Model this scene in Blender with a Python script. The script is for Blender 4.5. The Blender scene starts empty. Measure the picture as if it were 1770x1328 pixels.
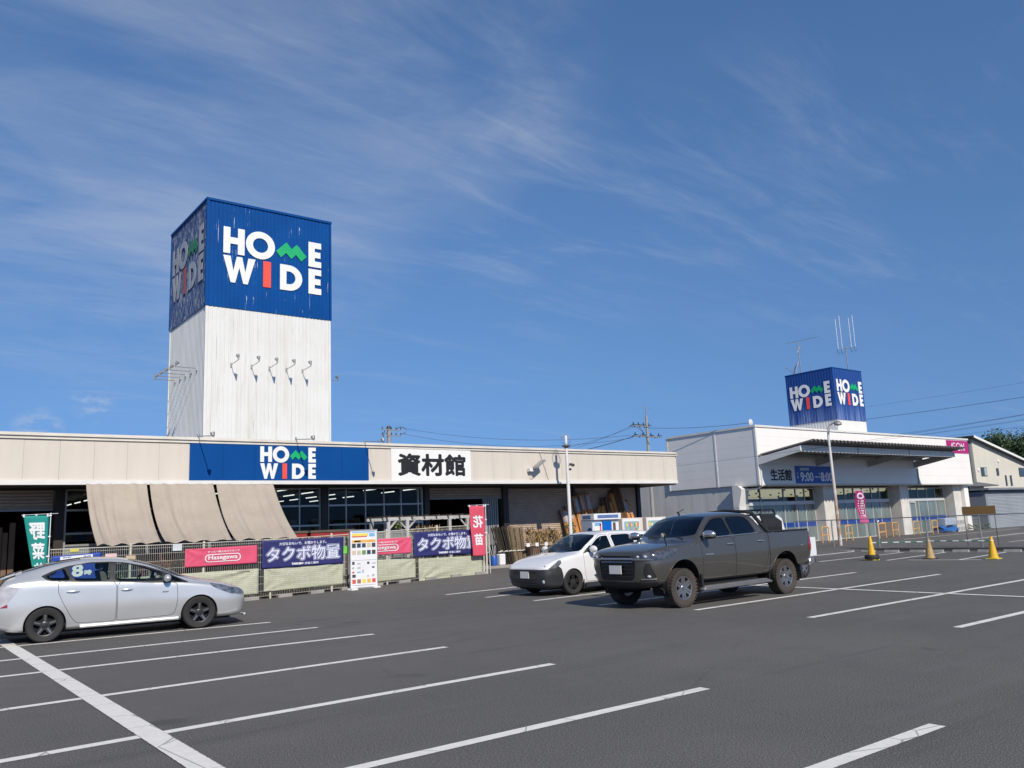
import bpy, bmesh, math, random
import numpy as np
from mathutils import Vector, Matrix, bvhtree
R = math.radians
random.seed(7)
SC = bpy.context.scene
COL = SC.collection

# ---------------------------------------------------------------- camera, sky, sun, exposure
cam_data = bpy.data.cameras.new('camera')
cam = bpy.data.objects.new('camera', cam_data)
COL.objects.link(cam)
CAM_H = 1.7
YAW, PITCH, ROLL = R(52.27), R(9.81), R(-2.43)
fwd = Vector((math.cos(YAW)*math.cos(PITCH), math.sin(YAW)*math.cos(PITCH), math.sin(PITCH)))
rgt = Vector((math.sin(YAW), -math.cos(YAW), 0))
upv = rgt.cross(fwd)
r2 = rgt*math.cos(ROLL) + upv*math.sin(ROLL)
u2 = -rgt*math.sin(ROLL) + upv*math.cos(ROLL)
cam.matrix_world = Matrix(((r2.x, u2.x, -fwd.x, 0), (r2.y, u2.y, -fwd.y, 0), (r2.z, u2.z, -fwd.z, CAM_H), (0, 0, 0, 1)))
cam_data.sensor_width = 36
cam_data.lens = 36*1434/1770
cam_data.clip_start = 0.1
cam_data.clip_end = 6000
SC.camera = cam

SUN_DIR = Vector((-0.25, -1.0, 0.76)).normalized()      # towards the sun
SUN_EL = math.asin(SUN_DIR.z)
SUN_ROT = math.atan2(SUN_DIR.x, SUN_DIR.y)
world = bpy.data.worlds.new('World')
SC.world = world
world.use_nodes = True
wt = world.node_tree
wn, wl = wt.nodes, wt.links
bg = wn['Background']
bg.inputs['Strength'].default_value = 0.105
sky = wn.new('ShaderNodeTexSky')
sky.sky_type = 'NISHITA'
sky.sun_disc = False
sky.sun_elevation = SUN_EL
sky.sun_rotation = SUN_ROT
sky.altitude = 300
sky.air_density = 1.0
sky.dust_density = 0.1
sky.ozone_density = 4.5

def wnode(t, **kw):
    n = wn.new(t)
    for k, v in kw.items():
        setattr(n, k, v)
    return n
def wmath(op, a, b=None, c=None, clamp=False):
    n = wn.new('ShaderNodeMath'); n.operation = op; n.use_clamp = clamp
    for i, v in enumerate((a, b, c)):
        if v is None: continue
        if isinstance(v, (int, float)): n.inputs[i].default_value = v
        else: wl.new(v, n.inputs[i])
    return n.outputs[0]
# thin cirrus: noise on the plane of a high cloud sheet, stretched along the wind
tc = wn.new('ShaderNodeTexCoord')
# a clear dry sky: the deep blue reaches further down than in the plain model
zsep = wn.new('ShaderNodeSeparateXYZ'); wl.new(tc.outputs['Generated'], zsep.inputs[0])
zup = wmath('MULTIPLY_ADD', zsep.outputs[2], 0.56, 0.22)
zc_ = wn.new('ShaderNodeCombineXYZ'); wl.new(zsep.outputs[0], zc_.inputs[0]); wl.new(zsep.outputs[1], zc_.inputs[1]); wl.new(zup, zc_.inputs[2])
znm = wn.new('ShaderNodeVectorMath'); znm.operation = 'NORMALIZE'; wl.new(zc_.outputs[0], znm.inputs[0])
wl.new(znm.outputs[0], sky.inputs['Vector'])
sep = wn.new('ShaderNodeSeparateXYZ'); wl.new(tc.outputs['Generated'], sep.inputs[0])
den = wmath('MAXIMUM', wmath('ADD', sep.outputs[2], 0.10), 0.03)
cx_ = wmath('DIVIDE', sep.outputs[0], den)
cy_ = wmath('DIVIDE', sep.outputs[1], den)
comb = wn.new('ShaderNodeCombineXYZ'); wl.new(cx_, comb.inputs[0]); wl.new(cy_, comb.inputs[1])
def wmap(rot, scale, loc=(0, 0, 0)):
    m = wn.new('ShaderNodeMapping')
    m.inputs['Location'].default_value = loc
    m.inputs['Rotation'].default_value = (0, 0, rot)
    m.inputs['Scale'].default_value = scale
    wl.new(comb.outputs[0], m.inputs[0])
    return m.outputs[0]
def wnoise(vec, scale, detail, rough, dist=0.0):
    n = wn.new('ShaderNodeTexNoise')
    n.inputs['Scale'].default_value = scale
    n.inputs['Detail'].default_value = detail
    n.inputs['Roughness'].default_value = rough
    n.inputs['Distortion'].default_value = dist
    wl.new(vec, n.inputs['Vector'])
    return n.outputs['Fac']
def wramp(v, a, b, out0=0.0, out1=1.0):
    n = wn.new('ShaderNodeMapRange'); n.interpolation_type = 'SMOOTHSTEP'
    wl.new(v, n.inputs[0])
    for i, x in zip((1, 2, 3, 4), (a, b, out0, out1)):
        n.inputs[i].default_value = x
    return n.outputs[0]
def wblob(dirv, inner, outer):
    """soft patch of cloud around a compass direction"""
    d = Vector(dirv).normalized()
    n = wn.new('ShaderNodeVectorMath'); n.operation = 'DOT_PRODUCT'
    nm = wn.new('ShaderNodeVectorMath'); nm.operation = 'NORMALIZE'
    wl.new(tc.outputs['Generated'], nm.inputs[0])
    wl.new(nm.outputs[0], n.inputs[0]); n.inputs[1].default_value = d
    return wramp(n.outputs['Value'], math.cos(outer), math.cos(inner))
streak = wnoise(wmap(R(-28), (0.8, 2.2, 1)), 1.3, 8, 0.58, 1.3)
fine = wnoise(wmap(R(-14), (1.0, 4.2, 1), (3, 1, 0)), 2.6, 11, 0.70, 1.0)
veil = wnoise(wmap(R(35), (0.7, 1.3, 1), (1.7, 4.2, 0)), 0.85, 6, 0.55, 0.4)
mix1 = wmath('ADD', wmath('MULTIPLY', streak, 0.6), wmath('MULTIPLY', fine, 0.4))
wisps = wmath('MULTIPLY', wramp(mix1, 0.46, 0.74), wramp(veil, 0.40, 0.66))
bank = wmath('ADD', wblob((0.22, 0.87, 0.42), R(4), R(19)), wblob((0.45, 0.72, 0.53), R(2), R(13)), clamp=True)
band = wmath('ADD', wblob((0.62, 0.70, 0.37), R(1), R(11)), wblob((0.79, 0.50, 0.36), R(1), R(12)), clamp=True)
haze_n = wnoise(wmap(R(20), (1, 1.5, 1), (5, 2, 0)), 1.1, 7, 0.6, 0.8)
soft = wmath('MULTIPLY', wmath('ADD', wmath('MULTIPLY', wramp(haze_n, 0.30, 0.72), 0.65), wmath('MULTIPLY', wramp(mix1, 0.38, 0.70), 0.45)), bank)
thin = wmath('MULTIPLY', wramp(mix1, 0.43, 0.70), band)
pm_ = wn.new('ShaderNodeMapping'); pm_.inputs['Scale'].default_value = (1, 1, 2.2); wl.new(tc.outputs['Generated'], pm_.inputs[0])
puffn = wnoise(pm_.outputs[0], 42.0, 6, 0.6)
puff = wmath('MULTIPLY', wmath('ADD', wblob((0.181, 0.972, 0.151), R(0.1), R(1.5)), wblob((0.132, 0.983, 0.120), R(0.1), R(1.7)), clamp=True), wramp(puffn, 0.44, 0.66))
cloud = wmath('ADD', wmath('ADD', wmath('MULTIPLY', soft, 0.36), wmath('MULTIPLY', thin, 0.14)), wmath('ADD', wmath('MULTIPLY', wisps, 0.13), wmath('MULTIPLY', puff, 0.30)), clamp=True)
cmix = wn.new('ShaderNodeMix'); cmix.data_type = 'RGBA'
wl.new(cloud, cmix.inputs[0])
hsv = wn.new('ShaderNodeHueSaturation'); hsv.inputs['Hue'].default_value = 0.502; hsv.inputs['Saturation'].default_value = 1.10; hsv.inputs['Value'].default_value = 1.20
wl.new(sky.outputs[0], hsv.inputs['Color'])
wl.new(hsv.outputs[0], cmix.inputs[6])
cmix.inputs[7].default_value = (5.6, 6.0, 6.7, 1)
wl.new(cmix.outputs[2], bg.inputs['Color'])

sun_data = bpy.data.lights.new('sun', 'SUN')
sun_data.energy = 4.5
sun_data.angle = R(0.53)
sun_data.color = (1.0, 0.915, 0.785)
sun = bpy.data.objects.new('sun', sun_data)
COL.objects.link(sun)
sun.rotation_euler = SUN_DIR.to_track_quat('Z', 'Y').to_euler()
sun.location = (0, -20, 30)
SC.view_settings.view_transform = 'Standard'
SC.view_settings.look = 'None'
SC.view_settings.exposure = 0.0
SC.view_settings.gamma = 1.0
SC.view_settings.use_curve_mapping = False
SC.render.engine = 'CYCLES'
SC.cycles.max_bounces = 6
SC.cycles.transparent_max_bounces = 12
SC.cycles.caustics_reflective = False
SC.cycles.caustics_refractive = False
SC.cycles.use_denoising = True

# ---------------------------------------------------------------- materials
MATS = {}
def srgb(r, g, b):
    f = lambda c: c/12.92 if c <= 0.04045 else ((c+0.055)/1.055)**2.4
    return tuple(f(c/255) for c in (r, g, b))
class NT:
    """small helper to write node materials"""
    def __init__(self, name):
        self.m = bpy.data.materials.new(name); self.m.use_nodes = True
        self.t = self.m.node_tree; self.n = self.t.nodes; self.l = self.t.links
        self.b = self.n['Principled BSDF']; self.out = self.n['Material Output']
        self.tc = None
    def co(self, kind='Object'):
        if self.tc is None: self.tc = self.n.new('ShaderNodeTexCoord')
        return self.tc.outputs[kind]
    def geo(self, out='Position'):
        return self.n.new('ShaderNodeNewGeometry').outputs[out]
    def map(self, scale=(1, 1, 1), rot=(0, 0, 0), loc=(0, 0, 0), src=None):
        m = self.n.new('ShaderNodeMapping')
        m.inputs['Scale'].default_value = scale; m.inputs['Rotation'].default_value = rot; m.inputs['Location'].default_value = loc
        self.l.new(src or self.co(), m.inputs[0]); return m.outputs[0]
    def noise(self, scale=5, detail=4, rough=.55, src=None, dist=0):
        n = self.n.new('ShaderNodeTexNoise')
        n.inputs['Scale'].default_value = scale; n.inputs['Detail'].default_value = detail
        n.inputs['Roughness'].default_value = rough; n.inputs['Distortion'].default_value = dist
        self.l.new(src or self.co(), n.inputs['Vector']); return n.outputs['Fac']
    def vor(self, scale=5, feature='F1', out='Distance', src=None):
        n = self.n.new('ShaderNodeTexVoronoi'); n.feature = feature
        n.inputs['Scale'].default_value = scale
        self.l.new(src or self.co(), n.inputs['Vector']); return n.outputs[out]
    def ramp(self, v, a, b, o0=0., o1=1.):
        n = self.n.new('ShaderNodeMapRange'); n.interpolation_type = 'SMOOTHSTEP'
        self.l.new(v, n.inputs[0])
        for i, x in zip((1, 2, 3, 4), (a, b, o0, o1)): n.inputs[i].default_value = x
        return n.outputs[0]
    def math(self, op, a, b=None, clamp=False):
        n = self.n.new('ShaderNodeMath'); n.operation = op; n.use_clamp = clamp
        for i, v in enumerate((a, b)):
            if v is None: continue
            if isinstance(v, (int, float)): n.inputs[i].default_value = v
            else: self.l.new(v, n.inputs[i])
        return n.outputs[0]
    def mix(self, f, a, b, blend='MIX'):
        n = self.n.new('ShaderNodeMix'); n.data_type = 'RGBA'; n.blend_type = blend
        for i, v in ((0, f), (6, a), (7, b)):
            if isinstance(v, (int, float)): n.inputs[i].default_value = v
            elif isinstance(v, tuple): n.inputs[i].default_value = (*v[:3], 1)
            else: self.l.new(v, n.inputs[i])
        return n.outputs[2]
    def sepxyz(self, src):
        n = self.n.new('ShaderNodeSeparateXYZ'); self.l.new(src, n.inputs[0]); return n.outputs
    def set(self, key, v):
        if isinstance(v, (int, float)): self.b.inputs[key].default_value = v
        elif isinstance(v, tuple): self.b.inputs[key].default_value = (*v[:3], 1)
        else: self.l.new(v, self.b.inputs[key])
    def bump(self, h, strength=.3, dist=.01):
        n = self.n.new('ShaderNodeBump'); n.inputs['Strength'].default_value = strength; n.inputs['Distance'].default_value = dist
        self.l.new(h, n.inputs['Height']); self.l.new(n.outputs[0], self.b.inputs['Normal'])
def M(name, col, rough=.6, metal=0., var=.12, scale=3., bump=0., bscale=60., dirt=0., dirtcol=(.12, .10, .08), coat=0., stretch=(1, 1, 1), spec=None):
    """painted / plain surface with a little uneven tone, grime and relief"""
    if name in MATS: return MATS[name]
    k = NT(name)
    v = k.map(stretch)
    n1 = k.noise(scale, 5, .6, v)
    c = k.mix(k.ramp(n1, .25, .75), tuple(x*(1-var) for x in col), tuple(min(1, x*(1+var)) for x in col))
    if dirt:
        n2 = k.noise(scale*2.3, 7, .68, v)
        c = k.mix(k.ramp(n2, .56, .78, 0, dirt), c, dirtcol)
    k.set('Base Color', c); k.set('Metallic', metal)
    k.set('Roughness', k.ramp(n1, .2, .8, max(0, rough-.06), min(1, rough+.06)))
    if coat: k.set('Coat Weight', coat); k.set('Coat Roughness', .04)
    if spec is not None: k.set('Specular IOR Level', spec)
    if bump: k.bump(k.noise(bscale, 3, .6), bump, .01)
    MATS[name] = k.m
    return k.m
def emis(name, col, st):
    if name in MATS: return MATS[name]
    k = NT(name); k.set('Base Color', col); k.set('Emission Color', col); k.set('Emission Strength', st)
    MATS[name] = k.m; return k.m
def glass(name, tint=(.75, .8, .8), rough=.02, base=0.06, k_=1.0):
    """thin pane: mostly see-through, mirror-like at a slant"""
    if name in MATS: return MATS[name]
    k = NT(name); k.n.remove(k.b)
    tr = k.n.new('ShaderNodeBsdfTransparent'); tr.inputs[0].default_value = (*tint, 1)
    gl = k.n.new('ShaderNodeBsdfGlossy'); gl.inputs['Roughness'].default_value = rough; gl.inputs[0].default_value = (.95, .97, 1, 1)
    fr = k.n.new('ShaderNodeFresnel'); fr.inputs[0].default_value = 1.5
    mx = k.n.new('ShaderNodeMixShader')
    f = k.math('ADD', k.math('MULTIPLY', fr.outputs[0], k_), base, True)
    k.l.new(f, mx.inputs[0]); k.l.new(tr.outputs[0], mx.inputs[1]); k.l.new(gl.outputs[0], mx.inputs[2])
    k.l.new(mx.outputs[0], k.out.inputs[0])
    MATS[name] = k.m; return k.m

# ---------------------------------------------------------------- mesh helpers
class MB:
    def __init__(self): self.v = []; self.f = []; self.mi = []
    def add(self, vs, fs, mi=0):
        o = len(self.v); self.v += [tuple(p) for p in vs]
        self.f += [tuple(i+o for i in f) for f in fs]; self.mi += [mi]*len(fs); return self
    def box(self, x0, x1, y0, y1, z0, z1, mi=0):
        return self.add([(x0,y0,z0),(x1,y0,z0),(x1,y1,z0),(x0,y1,z0),(x0,y0,z1),(x1,y0,z1),(x1,y1,z1),(x0,y1,z1)],
            [(3,2,1,0),(4,5,6,7),(0,1,5,4),(1,2,6,5),(2,3,7,6),(3,0,4,7)], mi)
    def quad(self, a, b, c, d, mi=0): return self.add([a,b,c,d], [(0,1,2,3)], mi)
    def prism(self, poly, fn, d0, d1, mi=0):
        """poly 2-D outline, fn(u, v, d) -> point"""
        n = len(poly)
        vs = [fn(u, v, d0) for u, v in poly] + [fn(u, v, d1) for u, v in poly]
        fs = [tuple(range(n)), tuple(range(2*n-1, n-1, -1))] + [(i+n, (i+1) % n + n, (i+1) % n, i) for i in range(n)]
        return self.add(vs, fs, mi)
    def ring(self, outer, inner, fn, d0, d1, mi=0):
        n = len(outer)
        vs = [fn(*p, d) for d in (d0, d1) for q in (outer, inner) for p in q]
        fs = []
        for i in range(n):
            j = (i+1) % n
            fs += [(i, j, n+j, n+i), (2*n+j, 2*n+i, 3*n+i, 3*n+j), (j, i, 2*n+i, 2*n+j), (n+i, n+j, 3*n+j, 3*n+i)]
        return self.add(vs, fs, mi)
    def cyl(self, p0, p1, r0, r1=None, n=8, caps=True, mi=0):
        r1 = r0 if r1 is None else r1
        p0, p1 = Vector(p0), Vector(p1); d = (p1-p0).normalized()
        a = d.orthogonal().normalized(); b = d.cross(a)
        vs = []
        for p, r in ((p0, r0), (p1, r1)):
            for i in range(n):
                t = 2*math.pi*i/n; vs.append(p + (a*math.cos(t)+b*math.sin(t))*r)
        fs = [(i, (i+1) % n, (i+1) % n+n, i+n) for i in range(n)]
        if caps: fs += [tuple(range(n-1, -1, -1)), tuple(range(n, 2*n))]
        return self.add(vs, fs, mi)
    def tube(self, pts, r, n=6, mi=0, caps=True):
        pts = [Vector(p) for p in pts]; rs = r if isinstance(r, (list, tuple)) else [r]*len(pts)
        up = None; vs = []
        for i, p in enumerate(pts):
            d = (pts[min(i+1, len(pts)-1)]-pts[max(i-1, 0)]).normalized()
            if up is None: up = d.orthogonal().normalized()
            a = (up - d*up.dot(d)).normalized(); up = a; b = d.cross(a)
            for k in range(n):
                t = 2*math.pi*k/n; vs.append(p+(a*math.cos(t)+b*math.sin(t))*rs[i])
        fs = []
        for i in range(len(pts)-1):
            for k in range(n): fs.append((i*n+k, i*n+(k+1) % n, (i+1)*n+(k+1) % n, (i+1)*n+k))
        if caps: fs += [tuple(range(n-1, -1, -1)), tuple(range(len(vs)-n, len(vs)))]
        return self.add(vs, fs, mi)
    def lathe(self, prof, c, axis='z', n=24, mi=0):
        vs = []
        for r, h in prof:
            for k in range(n):
                t = 2*math.pi*k/n; x, y = r*math.cos(t), r*math.sin(t)
                vs.append((c[0]+x, c[1]+y, c[2]+h) if axis == 'z' else ((c[0]+x, c[1]+h, c[2]+y) if axis == 'y' else (c[0]+h, c[1]+x, c[2]+y)))
        fs = []
        for i in range(len(prof)-1):
            for k in range(n): fs.append((i*n+k, i*n+(k+1) % n, (i+1)*n+(k+1) % n, (i+1)*n+k))
        return self.add(vs, fs, mi)
    def ell(self, c, rx, ry, rz, nu=12, nv=8, mi=0):
        vs = []; fs = []
        for i in range(nv+1):
            ph = math.pi*i/nv
            for k in range(nu):
                t = 2*math.pi*k/nu
                vs.append((c[0]+rx*math.sin(ph)*math.cos(t), c[1]+ry*math.sin(ph)*math.sin(t), c[2]+rz*math.cos(ph)))
        for i in range(nv):
            for k in range(nu): fs.append((i*nu+k, (i+1)*nu+k, (i+1)*nu+(k+1) % nu, i*nu+(k+1) % nu))
        return self.add(vs, fs, mi)
    def grid(self, fn, nx, ny, mi=0):
        vs = [fn(i/nx, j/ny) for j in range(ny+1) for i in range(nx+1)]
        fs = [(j*(nx+1)+i, j*(nx+1)+i+1, (j+1)*(nx+1)+i+1, (j+1)*(nx+1)+i) for j in range(ny) for i in range(nx)]
        return self.add(vs, fs, mi)
    def mesh(self, name, mats, off=None, smooth=False, weld=True):
        if off is not None: self.v = [(p[0]-off[0], p[1]-off[1], p[2]-off[2]) for p in self.v]
        me = bpy.data.meshes.new(name)
        me.from_pydata([tuple(p) for p in self.v], [], self.f)
        mats = mats if isinstance(mats, (list, tuple)) else [mats]
        for m in mats: me.materials.append(m)
        if len(mats) > 1: me.polygons.foreach_set('material_index', self.mi)
        bm = bmesh.new(); bm.from_mesh(me)
        bmesh.ops.recalc_face_normals(bm, faces=bm.faces) if weld else None
        bm.to_mesh(me); bm.free()
        if smooth:
            me.polygons.foreach_set('use_smooth', [True]*len(me.polygons))
            me.set_sharp_from_angle(angle=R(smooth if smooth is not True else 40))
        me.update()
        return me
def link(name, me, parent=None, loc=(0, 0, 0), rot=(0, 0, 0)):
    o = bpy.data.objects.new(name, me); COL.objects.link(o)
    o.location = loc; o.rotation_euler = rot
    if parent is not None: o.parent = parent
    return o
def thing(name, label, cat, loc=(0, 0, 0), rz=0., group=None):
    o = link(name, None, None, loc, (0, 0, rz)); o.empty_display_size = .2
    o['label'] = label; o['category'] = cat
    if group: o['group'] = group
    return o
def tag(o, label=None, cat=None, group=None, kind=None):
    for k, v in (('label', label), ('category', cat), ('group', group), ('kind', kind)):
        if v: o[k] = v
    return o
def wloc(parent):
    p = Vector((0, 0, 0))
    while parent is not None: p += parent.location; parent = parent.parent
    return p
def part(name, mb, mat, parent, world=True, smooth=False, bevel=0., label=None, kind=None, weld=True):
    """child mesh; with world=True the builder's coordinates are world ones (parent not turned)"""
    me = mb.mesh(name, mat, wloc(parent) if world else None, smooth, weld)
    o = link(name, me, parent)
    if bevel: bev(o, bevel)
    if label: o['label'] = label
    if kind: o['kind'] = kind
    return o
def bev(o, w, seg=1):
    m = o.modifiers.new('bevel', 'BEVEL'); m.width = w; m.segments = seg; m.limit_method = 'ANGLE'; m.angle_limit = R(40)
def single(name, mb, mat, label, cat, group=None, loc=(0, 0, 0), smooth=False, bevel=0., kind=None):
    o = link(name, mb.mesh(name, mat, loc, smooth), None, loc)
    if bevel: bev(o, bevel)
    return tag(o, label, cat, group, kind)
def struct(name, mb, mat, label=None, smooth=False):
    o = link(name, mb.mesh(name, mat, None, smooth)); o['kind'] = 'structure'
    if label: o['label'] = label
    return o
#
def copy_tree(o, parent=None, loc=None, rz=None, label=None):
    c = o.copy(); COL.objects.link(c)
    if parent is not None: c.parent = parent
    if loc is not None: c.location = loc
    if rz is not None: c.rotation_euler = (0, 0, rz)
    if label: c['label'] = label
    for ch in list(o.children): copy_tree(ch, c)
    return c
FACE_Y = lambda y0: (lambda u, v, d: (u, y0-d, v))       # wall that faces -Y: u = x, v = z
FACE_X = lambda x0: (lambda u, v, d: (x0-d, -u, v))      # wall that faces -X: u = -y, v = z
TEXTS = {}
def text_geo(s, size=1., bold=0., res=2):
    """flat lettering as vertices and faces"""
    if (s, bold) in TEXTS: return TEXTS[(s, bold)]
    cu = bpy.data.curves.new('lettering', 'FONT')
    cu.body = s; cu.size = size; cu.offset = bold; cu.resolution_u = res; cu.fill_mode = 'FRONT'
    ob = bpy.data.objects.new('lettering', cu); COL.objects.link(ob)
    dg = bpy.context.evaluated_depsgraph_get()
    me = bpy.data.meshes.new_from_object(ob.evaluated_get(dg))
    vs = [(v.co.x, v.co.y) for v in me.vertices]; fs = [tuple(p.vertices) for p in me.polygons]
    bpy.data.objects.remove(ob); bpy.data.curves.remove(cu); bpy.data.meshes.remove(me)
    TEXTS[(s, bold)] = (vs, fs)
    return vs, fs
def lettering(mb, s, u0, u1, v0, v1, fn, d, bold=0., mi=0, mirror=False, res=2):
    """fit the words s into the box u0..u1, v0..v1 of a wall"""
    vs, fs = text_geo(s, 1., bold, res)
    if not vs: return mb
    xs = [p[0] for p in vs]; ys = [p[1] for p in vs]
    ax, bx, ay, by = min(xs), max(xs), min(ys), max(ys)
    def fit(p):
        a = (p[0]-ax)/(bx-ax); b = (p[1]-ay)/(by-ay)
        if mirror: a = 1-a
        return fn(u0+a*(u1-u0), v0+b*(v1-v0), d)
    return mb.add([fit(p) for p in vs], fs, mi)

def embolden(m, s, u0, u1, v0, v1, fn, d, b, bv, mi=0, mirror=False):
    k = 0
    for a, c in ((0, 0), (1, 0), (-1, 0), (0, 1), (0, -1), (.7, .7), (-.7, .7), (.7, -.7), (-.7, -.7)):
        lettering(m, s, u0+a*b, u1+a*b, v0+c*bv, v1+c*bv, fn, d+k*.00025, 0, mi, mirror); k += 1
for w_, b_ in (('資材館', 0), ('生活館', 0), ('営業時間', 0), ('9:00~', 0), ('8:00', 0), ('午前', 0), ('午後', 0), ('営業時間案内', 0), ('8時', 0),
               ('野', 0), ('菜', 0), ('苗', 0), ('花', 0), ('タクボ物置', 0), ('大切なおもいで、お預かりします。', 0), ('TAKUBO', 0), ('田窪工業所', 0),
               ('Hasegawa', 0), ('ずっと一段上のパイオニア', 0)):
    text_geo(w_, 1., 0)

# ================================================================ GROUND
def sstep(a, b, x):
    t = min(1, max(0, (x-a)/(b-a))); return t*t*(3-2*t)
def gz(x, y): return 0.2*sstep(8, 17, x)*sstep(19, 23.5, y)
def mat_asphalt():
    k = NT('asphalt')
    big = k.noise(.22, 5, .6); mid = k.noise(1.6, 6, .65); fine = k.noise(78, 2, .8); grit = k.vor(95, 'F1')
    c = k.mix(k.ramp(big, .3, .7), (.097, .093, .086), (.128, .122, .113))
    c = k.mix(k.ramp(mid, .45, .75, 0, .55), c, (.078, .077, .075))
    c = k.mix(k.ramp(fine, .50, .66, 0, .95), c, (.26, .25, .235))
    c = k.mix(k.ramp(fine, .50, .36, 0, .85), c, (.032, .031, .030))
    c = k.mix(k.ramp(grit, .05, .25, .30, 0), c, (.26, .25, .24))
    # sealed joints and hair cracks
    w = k.map((1, 1, 1), src=None)
    cr = k.vor(.16, 'DISTANCE_TO_EDGE', 'Distance', k.map((1, 1.4, 1)))
    nz = k.noise(.5, 4, .6)
    crack = k.math('MULTIPLY', k.ramp(cr, .0, .006, 1, 0), k.ramp(nz, .5, .62))
    c = k.mix(k.math('MULTIPLY', crack, .22), c, (.03, .03, .03))
    # oil spots
    sp = k.noise(.75, 3, .5, k.map((1, 1, 1), loc=(13, 5, 0)))
    c = k.mix(k.ramp(sp, .67, .75, 0, .5), c, (.05, .05, .05))
    # drag marks along the drive lane
    st = k.noise(1.1, 5, .6, k.map((.12, 1.6, 1), rot=(0, 0, R(88))))
    c = k.mix(k.ramp(st, .52, .72, 0, .42), c, (.140, .136, .130))
    st2 = k.noise(.9, 4, .6, k.map((.10, 1.9, 1), loc=(3, 8, 0)))
    c = k.mix(k.ramp(st2, .58, .72, 0, .35), c, (.066, .065, .064))
    dr = k.vor(.55, 'F1', 'Distance', k.map((1, 1, 1), loc=(2.3, 7.1, 0)))
    c = k.mix(k.ramp(dr, .02, .075, .55, 0), c, (.045, .045, .046))
    k.set('Base Color', c)
    k.set('Roughness', k.ramp(fine, .2, .8, .72, .95)); k.set('Specular IOR Level', .22)
    h = k.math('ADD', k.math('MULTIPLY', grit, .6), k.math('MULTIPLY', fine, .8))
    k.bump(h, .06, .004)
    return k.m
ASPHALT = mat_asphalt()
xs = [-1500, -300, -80, -30] + list(np.arange(-10, 8, 4.)) + list(np.arange(8, 18, .75)) + list(np.arange(18.5, 60, 6)) + [70, 100, 200, 500, 2500]
ys = [-1500, -300, -80, -30, -10, 0, 6, 12, 17] + list(np.arange(18.5, 24.5, .5)) + [26, 30, 40, 60, 100, 200, 500, 2500]
g = MB()
g.v = [(x, y, gz(x, y)) for y in ys for x in xs]
nx = len(xs)
g.f = [(j*nx+i, j*nx+i+1, (j+1)*nx+i+1, (j+1)*nx+i) for j in range(len(ys)-1) for i in range(nx-1)]
g.mi = [0]*len(g.f)
struct('asphalt_ground', g, ASPHALT, 'dark grey asphalt of the parking lot with faint cracks and oil spots', True)

def mat_line():
    k = NT('road_paint')
    n = k.noise(3.2, 6, .7); f = k.noise(60, 3, .7); st = k.noise(9, 5, .7)
    at = k.n.new('ShaderNodeAttribute'); at.attribute_name = 'edge'
    ed = k.math('POWER', k.math('ABSOLUTE', at.outputs['Fac']), 6)
    ch = k.noise(24, 4, .7)
    wear = k.math('MAXIMUM', k.ramp(n, .60, .74, 0, .6), k.ramp(k.math('ADD', k.math('MULTIPLY', f, .6), k.math('MULTIPLY', st, .4)), .56, .70, 0, .6))
    c = k.mix(k.ramp(st, .3, .7), (.70, .675, .62), (.80, .775, .72))
    c = k.mix(wear, c, (.16, .16, .16))
    c = k.mix(k.ramp(k.math('MULTIPLY', ed, ch), .40, .50, 0, .9), c, (.11, .108, .104))
    cr = k.vor(1.1, 'DISTANCE_TO_EDGE', 'Distance')
    c = k.mix(k.ramp(cr, 0, .012, .65, 0), c, (.09, .09, .09))
    k.set('Base Color', c); k.set('Roughness', .75); k.bump(f, .25, .004)
    return k.m
PAINT = mat_line()
def pline(x0, y0, x1, y1, w=.138, lab=None, z=.004):
    d = Vector((x1-x0, y1-y0)); L = d.length; d /= L; p = Vector((-d.y, d.x))*w/2
    n = max(1, int(L/1.0)); m = MB(); ox, oy = x0, y0; vs = []
    for i in range(n+1):
        q = Vector((x0, y0))+d*L*i/n
        for s in (1, -1):
            e = q+p*s; vs.append((e.x-ox, e.y-oy, gz(e.x, e.y)+z))
    m.add(vs, [(2*i, 2*i+1, 2*i+3, 2*i+2) for i in range(n)])
    me = m.mesh('parking_line', PAINT); ea = me.attributes.new('edge', 'FLOAT', 'POINT'); ea.data.foreach_set('value', [1., -1.]*(n+1))
    o = link('parking_line', me, None, (ox, oy, 0)); o['kind'] = 'structure'
    if lab: o['label'] = lab
    return o
# bays on the left of the lane: lines run along X, heads at x = 6.9
pline(-3.0, 1.15, 6.85, 1.15)
for y0, y1 in ((3.56, 3.55), (5.92, 5.91), (8.27, 8.33), (10.82, 10.78), (13.6, 13.2), (15.5, 15.13), (17.65, 16.98)):
    x0 = -3.0
    pline(x0, y0+(y0-y1)*(3.0+1.2)/6., 6.9 if y0 < 13 else (6.99, 6.83, 6.64)[int((y0-13)/2)], y1)
pline(2.17, -2.0, 2.12, 19.0, .22, None, .008)
# bays on the right of the lane
for y0, y1, xe in ((3.55, 3.6, 22.6), (6.04, 6.1, 22.6), (8.46, 8.6, 22.7), (10.92, 11.12, 22.7), (13.35, 13.58, 22.8), (15.54, 16.0, 22.8), (17.48, 18.1, 22.8), (19.3, 20.1, 22.8)):
    pline(12.65 if y0 < 13 else 12.4, y0, xe, y1)
pline(18.3, 21, 17.25, 3.6, .15, None, .008)
# row against the kerb on the far right
for y0, y1, x0 in ((17.87, 18.2, 27.65), (15.85, 16.45, 28.7), (13.6, 14.2, 29.2), (11.3, 11.9, 29.6), (20.0, 20.4, 27.2)):
    pline(x0, y0, 34.3, y1, .13)
pline(28.9, 15.2, 29.25, 12.9, .15, None, .008)
for y0, y1 in ((23.2, 24.6), (20.6, 22.0), (18.0, 19.4)):
    pline(44, y0, 62, y1, .14, None, .006)

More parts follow.
